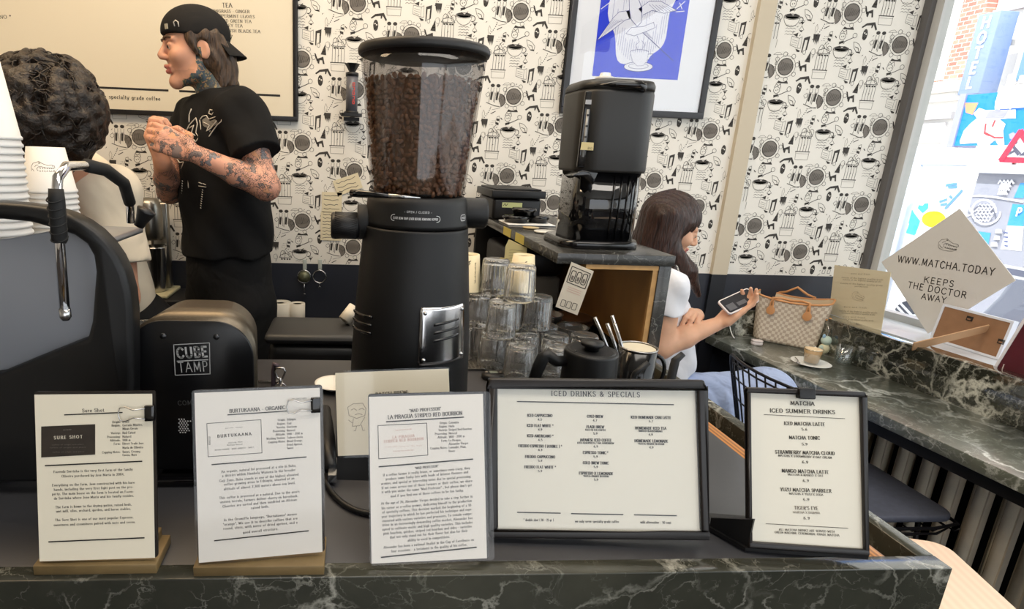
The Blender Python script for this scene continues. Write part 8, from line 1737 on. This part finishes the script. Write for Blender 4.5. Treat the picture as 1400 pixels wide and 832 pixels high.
# blue advertising sign
XS = 7.6; f = xfr(XS); Q = lambda x, y: onfr(f, x, y); a, b_ = Q(1322, 130), Q(1308, 199); yr_ = -Q(1420, 130)[0]
t = thing('blue_sign', 'bright blue hanging sign with white figures and an orange patch across the street', 'sign', (XS, yr_, b_[1])); yl_ = -Q(1315, 160)[0]
mb = MB(); mb.box2((XS, yr_ - 0.6, b_[1]), (XS + 0.05, yl_, a[1])); mk('panel', mb, M('sign_blue', srgb(20, 130, 250), 0.5), t)
mb = MB(); mb.box2((XS - 0.02, yl_, b_[1] - 0.02), (XS + 0.30, yl_ + 0.08, a[1] + 0.02)); mk('side_casing', mb, M('casing_grey', srgb(150, 152, 176), 0.5), t)
mb = MB(); SQ = Sheet(f, (1280, 110, 6.4)); fz = lambda pts, m, o_: mb.poly([SQ.p(*q) for q in pts], f, o_, m)
fz([(255, 195), (370, 195), (350, 240), (320, 300), (260, 280)], 1, 0.004); fz([(215, 555), (210, 530), (245, 440), (300, 380), (360, 330), (330, 290), (380, 240), (440, 260), (640, 255), (640, 330), (560, 340), (610, 380), (590, 440), (600, 560), (560, 590), (520, 520), (470, 560), (430, 600), (380, 590), (360, 545)], 0, 0.006)
fz([(430, 330), (600, 330), (640, 260), (470, 262)], 2, 0.008); fz([(640, 470), (680, 450), (720, 480), (690, 520), (650, 510)], 2, 0.008); fz([(410, 510), (490, 505), (470, 600), (420, 600)], 3, 0.008)
for pts in ([(440, 380), (430, 460), (470, 480)], [(440, 460), (520, 500), (590, 500)], [(520, 350), (500, 400)]): mb.stroke([SQ.p(*q) for q in pts], 0.02, f, 0.009, 4)
fz([(640, 255), (700, 255), (700, 330), (640, 330)], 0, 0.0065); fz([(370, 525), (385, 525), (385, 540), (370, 540)], 0, 0.0075)
mk('figures', mb, [M('sign_white', srgb(246, 246, 250), 0.5), M('sign_orange', srgb(250, 150, 110), 0.5), M('sign_lilac', srgb(150, 150, 220), 0.5), M('sign_mint', srgb(190, 236, 240), 0.5), M('sign_red', srgb(220, 60, 70), 0.5)], t)
mb = MB(); a1, b1 = SQ.p(540, 235), SQ.p(750, 248); text(mb, 'chein', (a1[0] + b1[0]) / 2, a1[1], 0.34, f, 0, 'c', False, 2.0, off=0.012, width=abs(b1[0] - a1[0])); mk('lettering', mb, _mats['sign_white'], t)
mb = MB(); mb.box2((XS + 0.2, yl_ - 0.02, b_[1] + 0.3), (XB + 0.1, yl_ + 0.02, b_[1] + 0.34)); mk('bracket', mb, STEEL, t)
# road-works triangle
XT = 6.6; f = xfr(XT); Q = lambda x, y: onfr(f, x, y); A_, B_, C_ = Q(1396, 180), Q(1370, 218), Q(1422, 220)
t = thing('warning_sign', 'red-bordered white triangular roadworks sign on a post outside', 'road sign', (XT, -A_[0], 0)); mb = MB(); mb.prism([B_, C_, A_], f.at(0, 0, -0.01), 0.01); mk('plate', mb, _mats['sign_white'], t); mb = MB(); mb.stroke([B_, C_, A_], 0.055, f, 0.004, 0, True); mk('red_border', mb, M('traffic_red', srgb(224, 40, 70), 0.5), t)
mb = MB(); w0 = A_[0]; z0 = B_[1]; mb.disc(w0 - 0.02, z0 + 0.17, 0.02, f, 0.005, 0); mb.stroke([(w0 - 0.03, z0 + 0.15), (w0, z0 + 0.09), (w0 - 0.06, z0 + 0.05)], 0.022, f, 0.005, 0); mb.stroke([(w0, z0 + 0.09), (w0 + 0.04, z0 + 0.05)], 0.022, f, 0.005, 0); mb.stroke([(w0 - 0.02, z0 + 0.13), (w0 + 0.06, z0 + 0.06)], 0.014, f, 0.005, 0); mb.poly([(w0 + 0.05, z0 + 0.04), (w0 + 0.12, z0 + 0.04), (w0 + 0.085, z0 + 0.08)], f, 0.005, 0); mk('worker_symbol', mb, M('symbol_grey', srgb(80, 80, 100), 0.6), t)
mb = MB(); mb.tube([(XT + 0.04, -A_[0], -0.02), (XT + 0.04, -A_[0], A_[1])], 0.03, 10); mk('post', mb, STEEL, t)
# street banner with teal and yellow shapes, fence around the works
XF = 6.2; f = xfr(XF); Q = lambda x, y: onfr(f, x, y)
t = thing('banner', 'white street banner with teal shapes, a heart and a yellow disc', 'banner', (XF, 5.6, 0)); y_l, y_r = -Q(1205, 300)[0], -Q(1335, 300)[0]
mb = MB(); mb.box2((XF, y_r, -0.02), (XF + 0.02, y_l, Q(1280, 222)[1])); mk('sheet', mb, M('banner_white', srgb(244, 244, 246), 0.6), t)
S9 = Sheet(f, (1190, 220, 6.667)); mb = MB(); fz = lambda pts, m: mb.poly([S9.p(*q) for q in pts], f, 0.004 + 0.002 * m, m)
fz([(480 + 110 * math.cos(k) + 100, 530 + 75 * math.sin(k)) for k in [2 * PI * i / 24 for i in range(24)]], 0); fz([(435, 430), (445, 400), (480, 405), (500, 385), (535, 385), (530, 430), (480, 475)], 1)
for pts in ([(200, 640), (230, 540), (300, 480), (360, 490), (410, 560), (380, 640)], [(230, 540), (270, 420), (350, 390)], [(230, 700), (220, 640)]): mb.stroke([S9.p(*q) for q in pts], 0.11, f, 0.005, 1)
for pts in ([(700, 220), (790, 210)], [(720, 240), (790, 236)], [(640, 370), (700, 350)], [(690, 430), (840, 270)], [(650, 400), (700, 390)], [(730, 320), (745, 335)]): mb.stroke([S9.p(*q) for q in pts], 0.025, f, 0.005, 2)
mb.stroke([S9.p(240, 420), S9.p(760, 190)], 0.02, f, 0.0045, 3); mk('print', mb, [M('banner_yellow', srgb(255, 216, 10), 0.5), M('banner_teal', srgb(60, 214, 232), 0.5), M('banner_blue', srgb(90, 140, 226), 0.5), M('banner_green', srgb(190, 226, 212), 0.5)], t)
for px_, lb in ((1238, 0),):
    pass
t = thing('site_fence', 'pale galvanised fence with tall poles in front of the banner', 'fence', (5.6, 5.2, 0)); XG = 5.6; f = xfr(XG); Q = lambda x, y: onfr(f, x, y)
for px_ in (1240, 1330): y_ = -Q(px_, 280)[0]; mb = MB(); mb.tube([(XG, y_, -0.02), (XG, y_, Q(1245, 215)[1] + (0.1 if px_ == 1240 else -0.2))], 0.05 if px_ == 1240 else 0.03, 10); mk('pole', mb, M('galvanised', srgb(196, 208, 226), 0.4, 0.2), t)
zr = Q(1280, 224)[1]; mb = MB(); mb.tube([(XG, -Q(1225, 224)[0], zr), (XG, -Q(1330, 224)[0], zr)], 0.018, 8); mk('rail', mb, _mats['galvanised'], t)
XP = 5.2; f = xfr(XP); Q = lambda x, y: onfr(f, x, y); ya_, yb2 = -Q(1194, 330)[0], -Q(1216, 290)[0]
t = thing('blue_post', 'bright blue square post outside beside the window frame', 'post', (XP, ya_, 0)); mb = MB(); mb.box2((XP, yb2 + 0.03, -0.02), (XP + 0.14, ya_ - 0.06, Q(1225, 205)[1])); mk('shaft', mb, M('post_blue', srgb(40, 150, 240), 0.5), t, bevel=0.01)
for zz in (0.4, 0.9, 1.4): mb = MB(); mb.box2((XP - 0.004, yb2 + 0.028, zz), (XP + 0.144, ya_ - 0.058, zz + 0.012)); mk('band', mb, _mats['sign_white'], t)
# grey kiosk with posters and chalk writing
XK = 4.4; f = xfr(XK); Q = lambda x, y: onfr(f, x, y); k0, k1 = Q(1334, 236), Q(1312, 345)
t = thing('street_kiosk', 'grey street kiosk covered with chalk bubbles and blue posters', 'kiosk', (XK, -k0[0], 0)); yk = -Q(1320, 300)[0]
mb = MB(); mb.box2((XK, yk - 0.95, -0.02), (XK + 0.6, yk, k0[1])); mk('kiosk_body', mb, M('kiosk_grey', srgb(150, 152, 166), 0.6), t)
mb = MB(); mb.box2((XK - 0.05, yk - 1.0, k0[1]), (XK + 0.65, yk + 0.05, k0[1] + 0.06)); mk('roof', mb, M('kiosk_roof', srgb(190, 196, 212), 0.5), t)
SK = Sheet(f, (1190, 220, 6.667)); mb = MB(); mb.stroke([SK.p(1070 + 120 * math.cos(k), 465 + 110 * math.sin(k)) for k in [2 * PI * i / 28 for i in range(28)]], 0.012, f, 0.003, 0, True); mb.stroke([SK.p(880 + 65 * math.cos(k), 455 + 45 * math.sin(k)) for k in [2 * PI * i / 20 for i in range(20)]], 0.009, f, 0.003, 0, True)
for y0, x0, x1 in ((400, 990, 1150), (430, 980, 1140), (450, 960, 1120), (480, 970, 1140), (510, 960, 1130), (540, 960, 1110)): mb.stroke([SK.p(x0 + (x1 - x0) * i / 9, y0 + 8 * (-1) ** i) for i in range(10)], 0.008, f, 0.003, 0)
for y0, x0, x1 in ((190, 1170, 1320), (220, 1190, 1290), (250, 1180, 1280), (290, 1170, 1260), (640, 1150, 1210), (700, 1140, 1190), (760, 1110, 1170)): mb.stroke([SK.p(x0 + (x1 - x0) * i / 8, y0 + 14 * (-1) ** i) for i in range(9)], 0.010, f, 0.003, 0)
mb.stroke([SK.p(830, 325), SK.p(1000, 315), SK.p(1150, 330), SK.p(1400, 370)], 0.012, f, 0.003, 0); mk('chalk_drawing', mb, M('chalk_white', srgb(236, 236, 246), 0.7), t)
mb = MB(); q = [SK.p(*k) for k in ((1300, 390), (1420, 400), (1400, 595), (1250, 590))]; mb.poly(q, f, 0.003, 0); q = [SK.p(*k) for k in ((1250, 590), (1400, 595), (1380, 820), (1190, 800))]; mb.poly(q, f, 0.003, 1); q = [SK.p(*k) for k in ((985, 640), (1100, 655), (1080, 760), (1000, 700))]; mb.poly(q, f, 0.003, 0); q = [SK.p(*k) for k in ((1370, 200), (1420, 200), (1400, 340), (1310, 335))]; mb.poly(q, f, 0.003, 0)
a = SK.p(1355, 500); text(mb, 'P', a[0], a[1], 0.05, f, 1, 'c', False, 1.8, off=0.006)
for k in range(4): mb.stroke([SK.p(1225 + 4 * k, 650 + k * 40), SK.p(1260, 655 + k * 40)], 0.01, f, 0.006, 2)
mk('poster', mb, [M('poster_blue', srgb(60, 150, 240), 0.5), _mats['sign_white'], M('poster_ink', srgb(90, 100, 140), 0.6)], t)
# woven bistro chair outside the glass
t = thing('bistro_chair', 'black and white zigzag woven bistro chair outside behind the notice card', 'chair', (2.95, 2.25, -0.02)); f = Fr((2.72, 2.72, 0.40), (0.0, -1, 0), (0.25, 0, 1)); mb = MB(); Wd, Hd = 0.9, 0.45
bk = MB(); bk.prism(rrect(0, 0, Wd, Hd, 0.06, 5), f.at(0, 0, -0.02), 0.02); br_ = mk('backrest', bk, M('weave_black', srgb(70, 72, 84), 0.6), t)
mb = MB(); n1 = 9
for i in range(n1):
    for j in range(18):
        x0 = Wd * i / n1; w1 = Wd / n1; y0 = Hd * j / 18; up = 0.05 * (1 if i % 2 else -1); lo_, hi_ = y0 - up / 2, y0 + up / 2
        if min(lo_, hi_) < 0.01 or max(lo_, hi_) > Hd - 0.02: continue
        mb.poly([(x0, lo_), (x0 + w1, hi_), (x0 + w1, hi_ + 0.013), (x0, lo_ + 0.013)], f, 0.001, 0)
mk('zigzag_weave', mb, M('weave_white', srgb(236, 236, 240), 0.6), br_)
mb = MB(); mb.prism(rrect(-0.22, -0.4, 0.22, 0.4, 0.06, 5), Fr((3.05, 2.27, 0.43), (1, 0, 0), (0, 1, 0)), 0.03); mk('seat', mb, _mats['weave_black'], t)
for dx in (-0.2, 0.2):
    for dy in (-0.36, 0.36): mb = MB(); mb.tube([(3.05 + dx, 2.27 + dy, 0.43), (3.05 + dx * 1.1, 2.27 + dy, -0.02)], 0.014, 8); mk('leg', mb, STEEL, t)
# parked car, partly seen
t = thing('parked_car', 'grey parked car partly seen right of the diamond sign', 'car', (3.9, 2.6, 0)); CARM = M('car_grey', srgb(120, 122, 136), 0.25, 0.4)
mb = MB(); pr = [(3.3, 0.25), (3.3, 0.75), (3.38, 0.86), (3.45, 1.02), (3.62, 1.12), (4.2, 1.14), (4.5, 1.05), (4.7, 0.85), (4.9, 0.78), (4.95, 0.25)]
mb.prism([(x, z) for x, z in pr][::-1], Fr((0, 2.75, 0), (1, 0, 0), (0, 0, 1)), 1.2); mk('car_body', mb, CARM, t, bevel=0.05, bseg=3)
fcar = xfr(3.29); mb = MB(); a = onfr(fcar, 1388, 372); mb.rect(a[0] - 0.06, a[1] - 0.03, a[0] + 0.08, a[1] + 0.03, fcar, 0.004, 0); mb.rect(a[0] - 0.04, a[1] - 0.015, a[0] + 0.06, a[1] + 0.015, fcar, 0.006, 1); mk('number_plate', mb, [_mats['sign_white'], M('plate_grey', srgb(120, 124, 150), 0.5)], t)
for x in (3.62, 4.6):
    mb = MB(); mb.lathe([(0.10, -0.1), (0.27, -0.1), (0.28, -0.06), (0.28, 0.06), (0.27, 0.1), (0.10, 0.1)], (x, 2.70, 0.26), 24, 0, Matrix.Rotation(PI / 2, 3, 'X')); mk('wheel', mb, BLACKM, t); mb = MB(); mb.lathe([(0.10, -0.1), (0.27, -0.1), (0.28, -0.06), (0.28, 0.06), (0.27, 0.1), (0.10, 0.1)], (x, 1.60, 0.26), 24, 0, Matrix.Rotation(PI / 2, 3, 'X')); mk('wheel', mb, BLACKM, t)
